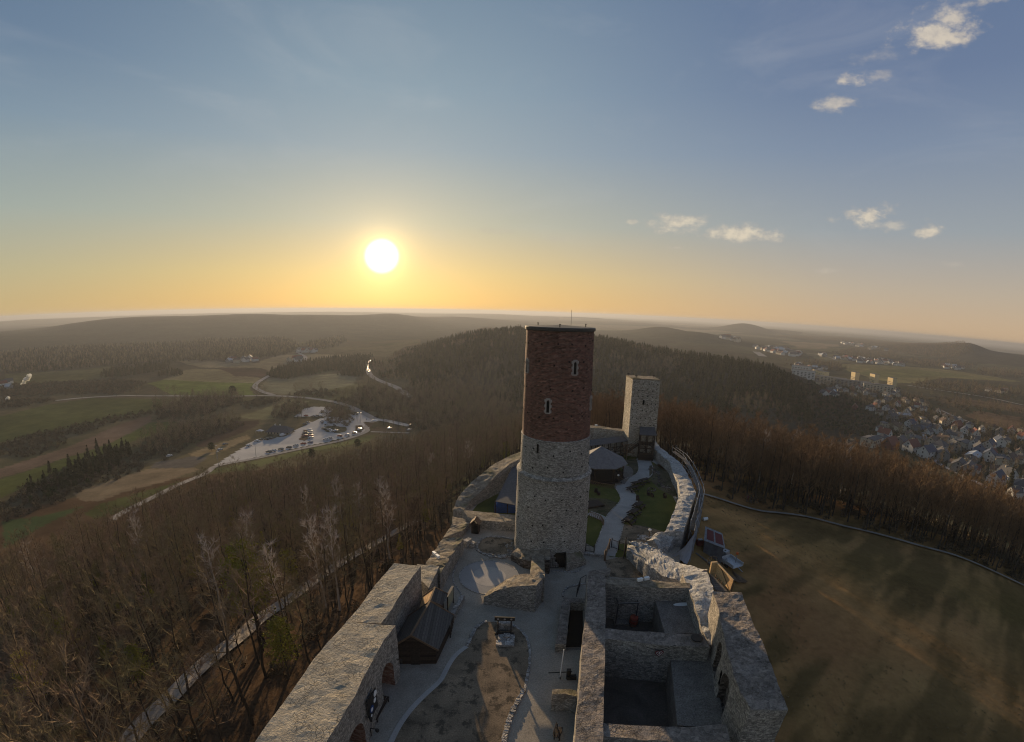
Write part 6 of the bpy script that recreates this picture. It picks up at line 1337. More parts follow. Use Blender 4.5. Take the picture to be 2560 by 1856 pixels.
dp = np.interp(az, pr_az, pr_d); dp = np.where(az < 29, np.interp(az, [8, 20, 29], [122, 112, pr_d[0] + 3]), dp)
ok = (az > 9) & (az < 76) & (dd > dp + 2.5 + fbm(np.stack([x, y, 0 * x], -1), 1 / 14., 3) * 3) & (dd < dp + np.interp(az, [9, 25, 45, 76], [45, 62, 52, 45])) & (dpoly(x, y, OUT) > 6)
RP_ = np.stack([x[ok], y[ok]], -1)
rng = np.random.default_rng(11)
allp = [(math.hypot(*p), p, 'L') for p in LP_] + [(math.hypot(*p) * 1.0, p, 'R') for p in RP_]
allp = [a for a in allp if -66 < math.degrees(math.atan2(*a[1])) < 66 or a[0] < 60]; allp.sort(key=lambda a: a[0])
vis = []; rest = {'L': [], 'R': []}
for dd_, p, s in allp:
    qx, qy = proj(np.array([p[0]]), np.array([p[1]]), np.array([float(terr(*p)) + 8]))
    inv_ = -60 < qx[0] < 2620 and qy[0] < 1930
    if inv_ and sum(1 for v in vis if v[1] == s) < 300: vis.append((p, s))
    else: rest[s].append(p)
PB = [bare(100 + k, 15 + k % 3 * 1.5, 3.0 + .3 * (k % 2), 680) for k in range(3)] + [bare(103, 11, 3.8, 800, .22, .9, .02, 1.2), bare(104, 13, 2.0, 600, .5, 1.6)]
PBr = [bare(140 + k, 14 + k % 3 * 1.5, 3.1, 760, .3, 1.0) for k in range(5)]
pL = [tree_proto('bare_tree', q, BARK, MAT['twig_brown']) for q in PB]; pR = [tree_proto('beech_tree', q, BARK, MAT['twig_rust']) for q in PBr]
used = set()
SDX, SDY = math.sin(SUN_AZ), math.cos(SUN_AZ)
def sun_room(x, y, z0):
    """scales trees down on the sunward side of the court so the low sun reaches the stone circle"""
    s = x * SDX + (y - 50) * SDY; o = (x + 5) * SDY - (y - 50) * SDX
    return np.where((np.abs(o) < 11) & (s > 0), np.clip((1.0 + s * .125 - z0) / 15.5, .5, 1.1), 1.1)
def place(proto, p, sc, rz, label, cat='tree', group=None, z=None):
    o = proto if proto.name not in used else copy_tree(proto); used.add(o.name); o.location = (p[0], p[1], (float(terr(p[0], p[1])) - .15) if z is None else z); o.scale = (sc, sc, sc * rng.uniform(.92, 1.12)); o.rotation_euler = (rng.normal(0, .035), rng.normal(0, .035), rz); tag(o, label, cat, group); return o
for p, s in vis:
    d_ = math.hypot(*p); k = rng.integers(5)
    if s == 'L':
        pp = np.array(p); seg = np.array(PATHL); npt = seg[np.argmin(np.hypot(*(seg - pp).T))]; ins_ = float(dpoly(pp[0], pp[1], OUT)) < float(dpoly(npt[0], npt[1], OUT))
        place(pL[k], p, min(rng.uniform(.72, 1.1), float(sun_room(p[0], p[1], terr(*p)))), rng.uniform(0, 6.28), 'leafless brown tree on the bank between the left castle walls and the wood path' if ins_ else 'leafless brown tree of the steep wood beyond the path left of the castle', group='bare trees between castle wall and path' if ins_ else 'bare trees beyond the wood path')
    else: place(pR[k], p, rng.uniform(.85, 1.12), rng.uniform(0, 6.28), 'leafless rust-brown tree in the dense wood beyond the grassy right slope' if p[0] > 30 else 'leafless rust-brown tree of the wood behind the square tower', 'beech', group='bare trees beyond the grassy slope' if p[0] > 30 else 'bare trees behind the square tower')
for k in range(5):   # a template nobody planted would stay at the camera's foot
    for q, s in ((pL[k], 'L'), (pR[k], 'R')):
        if q.name not in used: place(q, rest[s].pop(), .9, 0, 'leafless brown tree among the others of its wood', group='bare trees beyond the grassy slope' if s == 'R' else 'bare trees below the left castle walls')
jL = [joined('kind_bare', q, BARK, MAT['twig_brown']) for q in PB]; jR = [joined('kind_rust', q, BARK, MAT['twig_rust']) for q in PBr]
A_ = on_ground(np.array(rest['L'])); scatter('woods', jL, A_, np.minimum(rng.uniform(.7, 1.1, len(A_)), sun_room(A_[:, 0], A_[:, 1], A_[:, 2])), 'bare brown wood filling the slope between castle hill and car park')
if rest['R']: A_ = on_ground(np.array(rest['R'])); scatter('woods', jR, A_, rng.uniform(.85, 1.15, len(A_)), 'rusty bare wood behind the front rows beyond the right slope')
# undergrowth in the near woods
jb = [plant_bush('kind_bush', bush(300 + k, 1.6, 1.8, 150, .28), MAT['bush_brown']) for k in range(3)]
x, y = grid_pts(-240, 40, 5, 320, 5.5, 77); ok = (dpoly(x, y, OUT) > 7) & ~inpoly(x, y, OUT) & (dline(x, y, PATHL) > 4.5) & (dline(x, y, ROADL) > 6); x, y = x[ok], y[ok]; px, py = proj(x, y, terr(x, y)); ok = inpoly(px / 1.12875, py / 1.12875, LW); P = np.stack([x[ok], y[ok]], -1)
P = P[rng.random(len(P)) < .85]; P = np.vstack([P, RP_[rng.random(len(RP_)) < .8] + rng.normal(0, 1.5, (1, 2))]); scatter('undergrowth', jb, on_ground(P), rng.uniform(.35, 1.15, len(P)), 'brown brushwood under the bare trees', 'undergrowth', 5)
# birches
PBi = [tree_proto('birch_tree', bare(200 + k, 17, 2.7, 520, .4, 1.2, .03, 1.1), BIR, MAT['twig_birch']) for k in range(4)]
bl = [(C4(360, 840), 'pale-stemmed birch leaning over the wood path, lowest on the left slope'), (C4(740, 670), 'pale birch with forked white limbs close outside the second curtain wall'), (C4(640, 650), 'slender birch just left of the forked one'), (C4(1110, 300), 'birch with white upper limbs beside the footpath, nearest the ruined wall'), (V(500, 1385), 'wide white-limbed birch standing above the yellow-green pine'), (V(560, 1330), 'reddish birch right of the wide white-limbed one'), (V(770, 1200), 'tall birch in the upper left wood, left of a pair'), (V(800, 1190), 'tall birch in the upper left wood, right of a pair'), (V(850, 1160), 'white-limbed birch between the tall pair and the brick tower'),
      (V(960, 1090), 'birch in the pale clump below the car park, left one'), (V(1000, 1075), 'birch in the pale clump below the car park, middle one'), (V(1040, 1060), 'birch in the pale clump below the car park, right one'), (V(330, 1300), 'thin birch amid brown scrub at the left edge wood'), (V(90, 1330), 'thin leaning birch closest to the left frame side'), (V(690, 1190), 'birch left of the tall pair in the upper wood')]
for i, (p, lb) in enumerate(bl):
    h = hit(p); place(PBi[i % 4], h, rng.uniform(.85, 1.05), rng.uniform(0, 6), lb, group='birches in the left wood')
for i, (p, lb) in enumerate([(L3(535, 1290), 'white-stemmed birch in the right wood, first from the square tower'), (L3(285, 1285), 'thin birch in front of the right wood near the path bend'), (L3(785, 1200), 'white-stemmed birch in the right wood, below the red-roofed house'), (L3(890, 1390), 'short pale birch at the middle of the right wood edge'), (L3(1455, 1500), 'slanting birch in the right wood toward the street'), (L3(1700, 1540), 'farthest right slanting birch of the right wood')]):
    h = hit(p); place(PBi[(i + 1) % 4], h, .95, i, lb, group='birches in the right wood')
# pines near the left wall
PPi = [tree_proto('pine_tree', conifer(400 + k, 13, 3.2, 2600, .17, .42, True), BARK, MAT['needle_pine']) for k in range(2)]
for i, (p, sc, lb) in enumerate([(V(585, 1425), 1.2, 'bright yellow-green pine on the left slope, largest green tree'), (V(640, 1500), .75, 'smaller pine below the bright yellow-green one'), (V(330, 1215), .6, 'olive pine in the upper left wood by the lane'), (V(300, 1300), .6, 'olive pine a little below the lane'), (V(265, 1370), .45, 'small pine at the left with lit crown'), (V(1200 * .6, 1040), .5, 'dark pine under the car park kerb'), (V(230, 1300), .55, 'slim olive pine above the left thicket, beside a dark gap'), (V(120, 1345), .6, 'yellowish pine near the lower left meadow edge'), (V(50, 1400), .6, 'yellowish pine hard by the left frame side'), (V(180, 1490), .7, 'green-topped pine deep in the lower left wood'), (V(330, 1530), .6, 'green-topped pine right of the deepest one'), (V(440, 1300), .6, 'olive pine left of the white-limbed birch'), (V(100, 1580), .7, 'lowest green pine in the left corner wood')]):
    h = hit(p); place(PPi[i % 2], h, sc, i * 1.7, lb, group='pines on the left slope')
# a few evergreens dotted through the left wood
Q_ = LP_[rng.random(len(LP_)) < .08] + 1.5; Q_ = Q_[dpoly(Q_[:, 0], Q_[:, 1], OUT) > 24]; scatter('pines', [joined('kind_pine', conifer(450 + k, 10, 2.4, 700, .28, .35, k == 1), BARK, MAT['needle_pine']) for k in range(3)], on_ground(Q_[np.hypot(Q_[:, 0], Q_[:, 1]) > 62]), rng.uniform(.5, 1.0, int((np.hypot(Q_[:, 0], Q_[:, 1]) > 62).sum())), 'scattered young evergreens among the bare trees of the left slope', 'evergreens', 4)
# conifers
CF = [conifer(500 + k, 13, 2.6, 420, .5) for k in range(3)]
pC = [tree_proto('spruce_tree', q, BARK, MAT['needle']) for q in CF]; jC = [joined('kind_spruce', conifer(520 + k, 10.5 + k, 3.0, 170, .9), BARK, MAT['needle']) for k in range(4)]
jD = [joined('kind_far_bare', bare(160 + k, 12, 2.6, 130, .3, .8, .09, 1.6), BARK, MAT['twig_brown']) for k in range(3)]
x, y = grid_pts(-330, 640, 380, 1000, 7.2, 31); az = np.degrees(np.arctan2(x, y)); dd = np.hypot(x, y); tz = terr(x, y)
ok = ((tz > -69.5) | ((az < -11) & (dd > 620) & (dd < 900))) & (az > -18.6) & (az < 38) & (dd < np.interp(az, [-20, 0, 20, 36], [900, 860, 760, 640]) * 1.09) & (dd > 400); ok &= dline(x, y, HW([L2(1300, 432), L2(1268, 450), L2(1275, 490), L2(1290, 540), L2(1320, 565), L2(1400, 600), L2(1520, 650), L2(1600, 715)])) > 9; x, y, az, dd, tz = x[ok], y[ok], az[ok], dd[ok], tz[ok]
mixn = fbm(np.stack([x, y, 0 * x], -1), 1 / 70., 5) + np.clip(-(tz + 50) / 40, 0, 1) * .5 - .1
con = mixn < .1; P = np.stack([x, y], -1); PC = P[con]; o_ = np.argsort(np.hypot(PC[:, 0], PC[:, 1])); nC = 240
for p in PC[o_[:nC]]: place(pC[rng.integers(3)], p, rng.uniform(.6, 1.05), rng.uniform(0, 6), 'dark spruce at the foot of the wooded hill behind the towers', group='spruces on the wooded hill')
Pr = on_ground(PC[o_[nC:]]); scatter('forest', jC, Pr, rng.uniform(.42, .95, len(Pr)), 'dark conifer forest covering the hill behind the brick tower', 'forest', 6)
Pd = on_ground(P[~con]); scatter('woods', jD, Pd, rng.uniform(.55, 1.0, len(Pd)), 'brown leafless patches in the forest on the hill', 'wood', 7)
# valley woods and hedges
jB = [plant_bush('kind_shrub', bush(320 + k, 2.6, 3.6, 110, .6), MAT['bush_brown']) for k in range(4)]; jG = [plant_bush('kind_green_shrub', bush(340 + k, 2.2, 4.6, 120, .6, False), MAT['bush_green']) for k in range(3)]
HED = [[L1(0, 1060), L1(330, 985), L1(500, 940), L1(760, 890), L1(1060, 830), L1(1180, 830), L1(1000, 870), L1(700, 960), L1(500, 1030), L1(440, 1090), L1(200, 1180), L1(0, 1160)],
       [L1(1190, 800), L1(1400, 725), L1(1640, 700), L1(1840, 700), L1(1830, 760), L1(1700, 800), L1(1560, 850), L1(1200, 880)], [L1(1830, 760), L1(2000, 720), L1(2131, 720), L1(2131, 760), L1(1900, 800)],
       [L1(0, 1644), L1(0, 1500), L1(330, 1340), L1(640, 1240), L1(760, 1170), L1(900, 1130), L1(1120, 1180), L1(1110, 1250), L1(880, 1330), L1(560, 1450), L1(300, 1580)],
       [L1(1050, 1100), L1(1260, 960), L1(1560, 900), L1(1620, 860), L1(1830, 880), L1(1840, 930), L1(1560, 1040), L1(1200, 1180), L1(1120, 1180)],
       [L1(1200, 1180), L1(1400, 1120), L1(1440, 1130), L1(1240, 1200)], [L1(0, 800), L1(0, 720), L1(400, 720), L1(400, 745)], [L1(300, 690), L1(0, 700), L1(0, 620), L1(500, 590), L1(960, 580), L1(1100, 610), L1(900, 690)],
       [L2(540, 870), L2(600, 800), L2(700, 745), L2(820, 770), L2(760, 830), L2(640, 900)], [L2(300, 770), L2(440, 730), L2(640, 710), L2(640, 740), L2(450, 780)],
       [L2(960, 860), L2(1000, 780), L2(1130, 800), L2(1180, 840), L2(1190, 880), L2(1120, 930), L2(960, 930)],
       [L2(700, 690), L2(900, 650), L2(1020, 660), L2(1000, 720), L2(820, 700)], [L2(1000, 740), L2(1160, 700), L2(1250, 640), L2(1400, 640), L2(1640, 760), L2(1620, 840), L2(1380, 850), L2(1230, 800), L2(1140, 760)],
       [L2(1340, 860), L2(1600, 850), L2(2360, 800), L2(2360, 960), L2(1640, 960), L2(1560, 890)], [L2(1550, 640), L2(1900, 640), L2(2360, 680), L2(2360, 860), L2(1620, 840), L2(1640, 760)]]
P = poly_pts(HED, 4.6, 3); P = P[rng.random(len(P)) < .8]; scatter('scrub', jB, on_ground(P), rng.uniform(.45, 1.1, len(P)), 'brown hedges and thickets between the fields in the valley', 'scrub', 9)
P = poly_pts([HED[i] for i in (1, 4, 8, 10, 12, 13, 14)], 6.5, 23); scatter('woods', jD, on_ground(P), rng.uniform(.6, 1.05, len(P)), 'bare roadside woods in the valley round the car park', 'wood', 10)
GRN = [[L1(280, 1420), L1(450, 1290), L1(660, 1200), L1(760, 1150), L1(900, 1110), L1(960, 1150), L1(900, 1230), L1(560, 1400), L1(300, 1540)], [L1(780, 560), L1(830, 510), L1(1060, 480), L1(1290, 460), L1(1260, 500), L1(1000, 550)], [L1(1200, 560), L1(1290, 520), L1(1400, 520), L1(1380, 545)],
       [L2(520, 560), L2(560, 500), L2(800, 450), L2(1100, 410), L2(1290, 400), L2(1290, 430), L2(1240, 560), L2(1080, 550), L2(1070, 500), L2(900, 530), L2(650, 570)]]
P = poly_pts(GRN, 5, 33); scatter('woods', jC + jG, on_ground(P), rng.uniform(.55, .95, len(P)), 'dark green tree belts between the fields in the valley', 'wood', 11)
FARW = [[L1(0, 530), L1(0, 380), L1(500, 330), L1(1100, 310), L1(2131, 262), L2(720, 290), L2(700, 370), L1(2131, 400), L1(1700, 440), L1(1300, 440), L1(1100, 460), L1(820, 480), L1(400, 520)], [L2(0, 420), L2(0, 280), L2(500, 270), L2(700, 290), L2(730, 350), L2(620, 380), L2(430, 410), L2(100, 430)], [L2(760, 350), L2(860, 290), L2(1100, 260), L2(1100, 300), L2(900, 360)]]
P = poly_pts(FARW, 10, 43); scatter('forest', jC + jD, on_ground(P), rng.uniform(.6, 1.0, len(P)), 'wide dusky forest in the plain at the foot of the long ridge', 'forest', 12)
# right-hand side: scrubby dark valley, hedges between fields, garden trees in the town
RH = [[L3(0, 560), L3(300, 560), L3(560, 560), L3(800, 620), L3(980, 700), L3(1180, 800), L3(1160, 960), L3(900, 900), L3(600, 870), L3(300, 800), L3(0, 700)], [L3(600, 540), L3(760, 560), L3(960, 620), L3(1050, 700), L3(900, 720), L3(700, 640)]]
P = poly_pts(RH, 5, 53); P = P[rng.random(len(P)) < .85]; scatter('scrub', jB + jG[:1], on_ground(P), rng.uniform(.4, 1.0, len(P)), 'dark scrub in the shaded valley right of the square tower', 'scrub', 13)
RF = [[L3(520, 390), L3(700, 370), L3(900, 390), L3(960, 450), L3(800, 440), L3(640, 430)], [L3(860, 300), L3(1000, 270), L3(1310, 290), L3(1320, 360), L3(1100, 360), L3(900, 330)], [L3(1320, 360), L3(1700, 370), L3(1900, 400), L3(1800, 430), L3(1500, 410)], [L3(1890, 430), L3(2268, 450), L3(2268, 500), L3(2000, 480)],
      [L3(1400, 520), L3(1700, 530), L3(2268, 600), L3(2268, 670), L3(1900, 640), L3(1500, 580)], [L3(1620, 640), L3(1900, 690), L3(2268, 740), L3(2268, 790), L3(1900, 760), L3(1640, 720)], [L3(1850, 820), L3(2100, 860), L3(2268, 890), L3(2268, 930), L3(1950, 900), L3(1850, 860)],
      [L3(1000, 230), L3(1500, 240), L3(1900, 300), L3(1700, 350), L3(1400, 320), L3(1200, 270)], [L3(400, 180), L3(900, 190), L3(1400, 230), L3(1000, 230), L3(600, 210)]]
P = poly_pts(RF, 11, 63); scatter('scrub', jB + jD, on_ground(P), rng.uniform(.6, 1.4, len(P)), 'hedgerows and copses in the fields beyond the town', 'scrub', 14)
TN = [[L3(560, 460), L3(1300, 580), L3(1500, 640), L3(1640, 760), L3(1900, 860), L3(2268, 900), L3(2268, 1500), L3(2000, 1330), L3(1700, 1200), L3(1500, 1100), L3(1180, 960), L3(1180, 780), L3(960, 660), L3(700, 540)]]
P = poly_pts(TN, 6, 73); PT = P
TOWN_TREES = PT
PN = [tree_proto('bare_tree', bare(180 + k, 9, 3.2, 420, .25, .6, .04, 1.0), BARK, MAT['twig_brown']) for k in range(2)]
rd = [(L1(625, 722), 'lone bare tree on the valley road, farthest left'), (L1(888, 706), 'small bare roadside tree second from left'), (L1(1042, 704), 'big bare roadside tree left of the road pair'), (L1(1183, 704), 'bare roadside tree before the green field'), (L1(1278, 706), 'bare tree, left of two leaning together by the road'), (L1(1333, 706), 'bare tree, right of two leaning together by the road'), (L1(2018, 690), 'bare tree at the road fork, left side'), (L1(1955, 712), 'small bare tree just before the road fork'), (L2(735, 690), 'bare tree by the field road above the car park, left'), (L2(775, 715), 'tall bare tree by the road above the car park'), (L2(850, 690), 'wide bare oak-like tree above the car park'), (L2(930, 690), 'bare tree right of the wide one above the car park')]
for i, (p, lb) in enumerate(rd): place(PN[i % 2], hit(p), rng.uniform(1.2, 1.7), i, lb, group='bare trees on the valley road')
PR_ = tree_proto('round_tree', conifer(440, 8, 3.6, 900, .4, .3, True), BARK, MAT['bush_green']); place(PR_, hit(L1(1772, 700)), 1.6, 0, 'big round dark tree beside the green field')
for i, (p, lb) in enumerate([(L1(1612, 1120), 'dark round tree at the upper corner of the car park'), (L2(850, 1180), 'dark evergreen right below the car park kerb'), (L2(1200, 1095), 'dark evergreen in the front edge of the left wood')]): place(copy_tree(PR_), hit(p), .8, i, lb)
row = [(L2(1395 + 38 * k, 925 + 4 * k), k) for k in range(6)]
for p, k in row: place(PN[k % 2], hit(p), 1.5, k, 'bare avenue tree in the row right of the car park entrance', group='avenue trees at the car park entrance')
for k, p in enumerate([L2(720, 870), L2(745, 880), L2(775, 870), L2(690, 850), L2(1010, 910), L2(1040, 915), L2(1070, 900), L2(1100, 925), L2(1020, 870)]): place(PN[k % 2], hit(p), 1.4, k, 'bare tree on the planted islands of the car park', group='car park island trees')
# tufts of dry grass outside the left wall and on the right slope
jt = [plant_bush('kind_tuft', bush(360 + k, .45, .5, 40, .22), MAT['grass_tuft']) for k in range(2)]
x, y = grid_pts(-16, -2, 36, 70, .7, 91); ok = (dpoly(x, y, OUT) > .6) & (dpoly(x, y, OUT) < 4) & ~inpoly(x, y, OUT) & (x < 0); P = np.stack([x[ok], y[ok]], -1); scatter('grass', jt, on_ground(P), rng.uniform(.4, 1.1, len(P)), 'tufts of yellow-green grass outside the left walls', 'grass', 15)
js = [plant_bush('kind_dry_tuft', bush(370 + k, .55, .16, 26, .16), MAT['dry_grass']) for k in range(2)]
x, y = grid_pts(18, 95, 5, 90, 1.0, 93); ok = (dpoly(x, y, OUT) > 3) & ~inpoly(x, y, OUT) & (np.hypot(x, y) < 95); P = np.stack([x[ok], y[ok]], -1); P = P[fbm(np.column_stack([P, 0 * P[:, :1]]), 1 / 7., 8) > -.12]; scatter('grass', js, on_ground(P), rng.uniform(.3, .9, len(P)), 'dry grass tufts on the open right slope', 'grass', 16)
# ------------------------------------------------------------------ houses
for nm, c in (('wall_white', (.5, .5, .49)), ('wall_cream', (.40, .36, .29)), ('wall_grey', (.2, .2, .2)), ('wall_blue', (.14, .18, .27)), ('wall_red', (.16, .06, .05)), ('wall_sunlit', (.6, .48, .27)),  # yellow of the low sun put into the colour of the sunlit block walls
              ('roof_grey', (.075, .075, .08)), ('roof_red', (.16, .055, .04)), ('roof_brown', (.08, .055, .045)), ('roof_pale', (.36, .39, .42)), ('roof_blue', (.05, .065, .1)), ('pane', (.03, .035, .045))): plain(nm, c, .75, .15, 1.5)
def house(name, w, d, h, rh, wm, rm, chim=True, over=.4, floors=2, hip=False, simple=False):
    e = empty(name, (0, 0, 0)); w2, d2 = w / 2, d / 2; f = lambda s: MAT[s]
    if hip:
        ob('walls', [(-w2, -d2, -2), (w2, -d2, -2), (w2, d2, -2), (-w2, d2, -2), (-w2, -d2, h), (w2, -d2, h), (w2, d2, h), (-w2, d2, h)], [(0, 1, 5, 4), (1, 2, 6, 5), (2, 3, 7, 6), (3, 0, 4, 7)], f(wm), e)
        a, b = w2 + over, d2 + over; r = max(.3, a - b); rf = ob('roof', [(-a, -b, h), (a, -b, h), (a, b, h), (-a, b, h), (-r, 0, h + rh), (r, 0, h + rh)], [(0, 1, 5, 4), (1, 2, 5), (2, 3, 4, 5), (3, 0, 4), (3, 2, 1, 0)], f(rm), e)
    else:
        ob('walls', [(-w2, -d2, -2), (w2, -d2, -2), (w2, d2, -2), (-w2, d2, -2), (-w2, -d2, h), (w2, -d2, h), (w2, d2, h), (-w2, d2, h), (-w2, 0, h + rh - .15), (w2, 0, h + rh - .15)], [(0, 1, 5, 4), (1, 2, 6, 9, 5), (2, 3, 7, 6), (3, 0, 4, 8, 7)], f(wm), e)
        a, b = w2 + over, d2 + over; hh = h - over * rh / d2; mb = MB(); slab(mb, [(-a, 0, h + rh + .05), (a, 0, h + rh + .05), (a, -b, hh), (-a, -b, hh)], .18); slab(mb, [(a, 0, h + rh + .05), (-a, 0, h + rh + .05), (-a, b, hh), (a, b, hh)], .18); rf = mb.obj('roof', f(rm), e)
    if chim: MB().box((w * .18, d * .12, h + rh * .9), (.6, .6, 1.6)).obj('chimney', f('wall_cream'), rf)
    if not simple:
        for fl in range(floors):
            z = 1.5 + fl * 2.7
            if z > h - .5: break
            for x in np.linspace(-w2 + 1.4, w2 - 1.4, max(2, int(w / 3.2))): MB().box((x, -d2 - .02, z), (1.1, .08, 1.3)).obj('window', f('pane'), e)
            for s in (-1, 1): MB().box((s * (w2 + .02), 0, z), (.08, 1.1, 1.3)).obj('window', f('pane'), e)
        if not hip: 
            for s in (-1, 1): MB().box((s * (w2 + .02), 0, h + rh * .35), (.08, 1.0, 1.1)).obj('window', f('pane'), e)
        MB().box((w * .1, -d2 - .03, 1.0), (1.0, .1, 2.0)).obj('door', f('roof_brown'), e)
    return e
HP = {}
def hp(key, *a, **k): HP[key] = house('house', *a, **k)
hp('white_grey', 11, 9, 5.4, 3.8, 'wall_white', 'roof_grey'); hp('cream_brown', 11, 9, 5.2, 3.6, 'wall_cream', 'roof_brown'); hp('white_red', 11, 9, 5.0, 4.2, 'wall_white', 'roof_red'); hp('grey_grey', 12, 9, 5.4, 3.0, 'wall_grey', 'roof_grey')
hp('blue_grey', 10, 9, 6.2, 3.8, 'wall_blue', 'roof_grey'); hp('red_red', 12, 8, 4.2, 4.6, 'wall_red', 'roof_red'); hp('cream_flat', 14, 10, 6, .9, 'wall_cream', 'roof_grey'); hp('white_hip', 12, 11, 5.6, 3.6, 'wall_white', 'roof_grey', hip=True)
hp('grey_pale', 16, 10, 4, 1.6, 'wall_grey', 'roof_pale', chim=False); hp('white_blue', 12, 9, 5.4, 3.6, 'wall_white', 'roof_blue')
SAY = {'white_grey': 'white house with grey gable roof', 'cream_brown': 'cream house with brown gable roof', 'white_red': 'white house with red gable roof', 'grey_grey': 'grey house with grey roof', 'blue_grey': 'bluish house with grey roof', 'red_red': 'dark red house with steep red roof', 'cream_flat': 'cream house with nearly flat roof', 'white_hip': 'white house with grey hipped roof', 'grey_pale': 'low grey shed-like building with pale metal roof', 'white_blue': 'white house with dark bluish roof'}
usedh = set(); HPOS = []
def put_house(key, p, rz, where, sc=1, group='houses in the town'):
    h = hit(p)
    if h is None: return
    src = HP[key]; o = src if key not in usedh else copy_tree(src); usedh.add(key); o.location = (h[0], h[1], float(terr(h[0], h[1]))); o.rotation_euler.z = rz; o.scale = (sc, sc, sc); HPOS.append(h[:2])
    tag(o, SAY[key] + ' ' + where, 'house', group); return o
near = [(K6(545, 370), 'white_red', 1.9, 'above the right wood, with a lit skylight'), (K6(610, 500), 'red_red', .3, 'rising right behind the wood edge'), (K6(370, 470), 'cream_flat', .4, 'at the wood edge left of the red house'), (K6(870, 540), 'white_red', .2, 'small at the wood edge by the street'), (K6(730, 480), 'grey_grey', .5, 'right of the dark red house'),
        (K6(860, 390), 'cream_brown', .9, 'with a long pale gable behind the red house'), (K6(920, 440), 'cream_flat', .7, 'beside the street, left side'), (K6(1060, 610), 'white_blue', .2, 'alone at the street bend next to the wood'), (K6(1060, 280), 'blue_grey', 1.5, 'tall at the top of the street'), (K6(790, 120), 'grey_pale', -.5, 'bright above the town centre'),
        (K6(820, 80), 'white_grey', .6, 'above the pale metal roof'), (K6(640, 150), 'grey_grey', .1, 'long dark one left of the pale roof'), (K6(380, 30), 'white_hip', .2, 'with a balcony front at the town top left'), (K6(180, 20), 'red_red', .8, 'at the scrub edge'), (K6(860, 240), 'white_blue', .3, 'with a blue gable near the centre'), (K6(740, 290), 'cream_brown', 1.2, 'behind the skylight house'),
        (K6(1280, 210), 'cream_brown', 1.0, 'left in the group under the hedges'), (K6(1390, 190), 'white_hip', .4, 'right in the group under the hedges'), (K6(1440, 250), 'red_red', .1, 'directly below the group under the hedges'), (K6(1530, 330), 'white_blue', .6, 'right of the red roof below the hedges'), (K6(1660, 360), 'white_red', .9, 'brownish gable right of the blue roofs'), (K6(1180, 310), 'white_grey', 1.4, 'right of the tall blue house'),
        (K6(1310, 370), 'grey_grey', .2, 'in the dark gardens mid town'), (K6(1430, 400), 'white_grey', 1.7, 'narrow gable in mid town'), (K6(1270, 460), 'cream_brown', 1.5, 'sharp pale gable right of the street'), (K6(1220, 540), 'white_hip', .3, 'with two white fronts right of the street'), (K6(1120, 480), 'cream_brown', .5, 'touching the street, right side'), (K6(1500, 500), 'cream_flat', .3, 'low between the dark trees'),
        (K6(1400, 530), 'grey_grey', .9, 'small gable among the conifers'), (K6(1640, 520), 'white_grey', .4, 'wide one with many windows'), (K6(1700, 580), 'blue_grey', .7, 'below the wide white one'), (K6(1830, 520), 'white_blue', .3, 'dark-roofed right of the wide one'), (K6(1640, 640), 'grey_pale', .4, 'over the long apartment house'), (K6(1830, 650), 'white_blue', .5, 'with white balconies'), (K6(1960, 340), 'grey_grey', .5, 'with striped roof near the right edge'),
        (K6(2110, 320), 'white_red', .5, 'bright at the upper right edge'), (K6(1960, 470), 'white_blue', .8, 'round-gabled with a lit fascia at right'), (K6(2240, 400), 'white_red', 1.1, 'cut by the right frame side'), (K6(1990, 710), 'cream_flat', .6, 'pale block at right'), (K6(2080, 700), 'cream_brown', .2, 'beside the pale block at right'), (K6(1450, 790), 'grey_grey', .5, 'long, left half'), (K6(1570, 830), 'grey_grey', .5, 'long three-storey, right half'),
        (K6(1910, 960), 'white_blue', .3, 'below the garden lane at right'), (K6(2230, 1060), 'white_hip', .5, 'large one at right behind the dark spruce'), (K6(2050, 900), 'white_grey', 1.3, 'bright gable left of the dark spruce'), (K6(1250, 640), 'grey_grey', .8, 'hidden in conifers by the street'),
        (K7(1650, 670), 'white_grey', .9, 'gabled beneath the apartment blocks'), (K7(1590, 650), 'cream_brown', .3, 'sunlit orange beneath the blocks'), (K7(1880, 690), 'white_grey', 1.6, 'small sharp gable under the blocks, right'), (K7(2020, 690), 'cream_brown', .6, 'right below the last lit block'), (K7(2010, 800), 'white_red', .4, 'orange-roofed at the slope'), (K7(1240, 660), 'grey_grey', .2, 'low by the wooded hill foot'), (K7(1340, 600), 'white_grey', .3, 'half hidden under the apartment row'), (K7(1500, 620), 'red_red', .6, 'small below the apartment row'),
        (K7(1780, 790), 'grey_grey', 1, 'mid slope under the blocks'), (K7(1880, 850), 'white_grey', .4, 'above the pale metal roof at left')]
for p, k, rz, wh in near: put_house(k, p, rz, wh, 0.9 if p[1] < 1040 else 1.05 if p[1] < 1110 else 1.2)
rngh = random.Random(9)
poly = np.array([h[:2] for h in (hit(p) for p in TN[0]) if h is not None]); nfill = 0
for _ in range(900):
    if nfill >= 70: break
    x = rngh.uniform(poly[:, 0].min(), poly[:, 0].max()); y = rngh.uniform(poly[:, 1].min(), poly[:, 1].max())
    if not inpoly(np.array([x]), np.array([y]), poly)[0] or min(math.hypot(x - a, y - b) for a, b in HPOS) < 15: continue
    k = rngh.choice(['white_grey', 'cream_brown', 'grey_grey', 'white_red', 'white_hip', 'cream_flat', 'grey_grey', 'cream_brown']); o = copy_tree(HP[k]); o.location = (x, y, float(terr(x, y))); o.rotation_euler.z = rngh.uniform(0, 3.14); o.scale = (.78,) * 3; HPOS.append((x, y)); nfill += 1
    tag(o, 'smaller ' + SAY[k] + ' among the garden trees of the town', 'house', 'small houses in the town gardens')
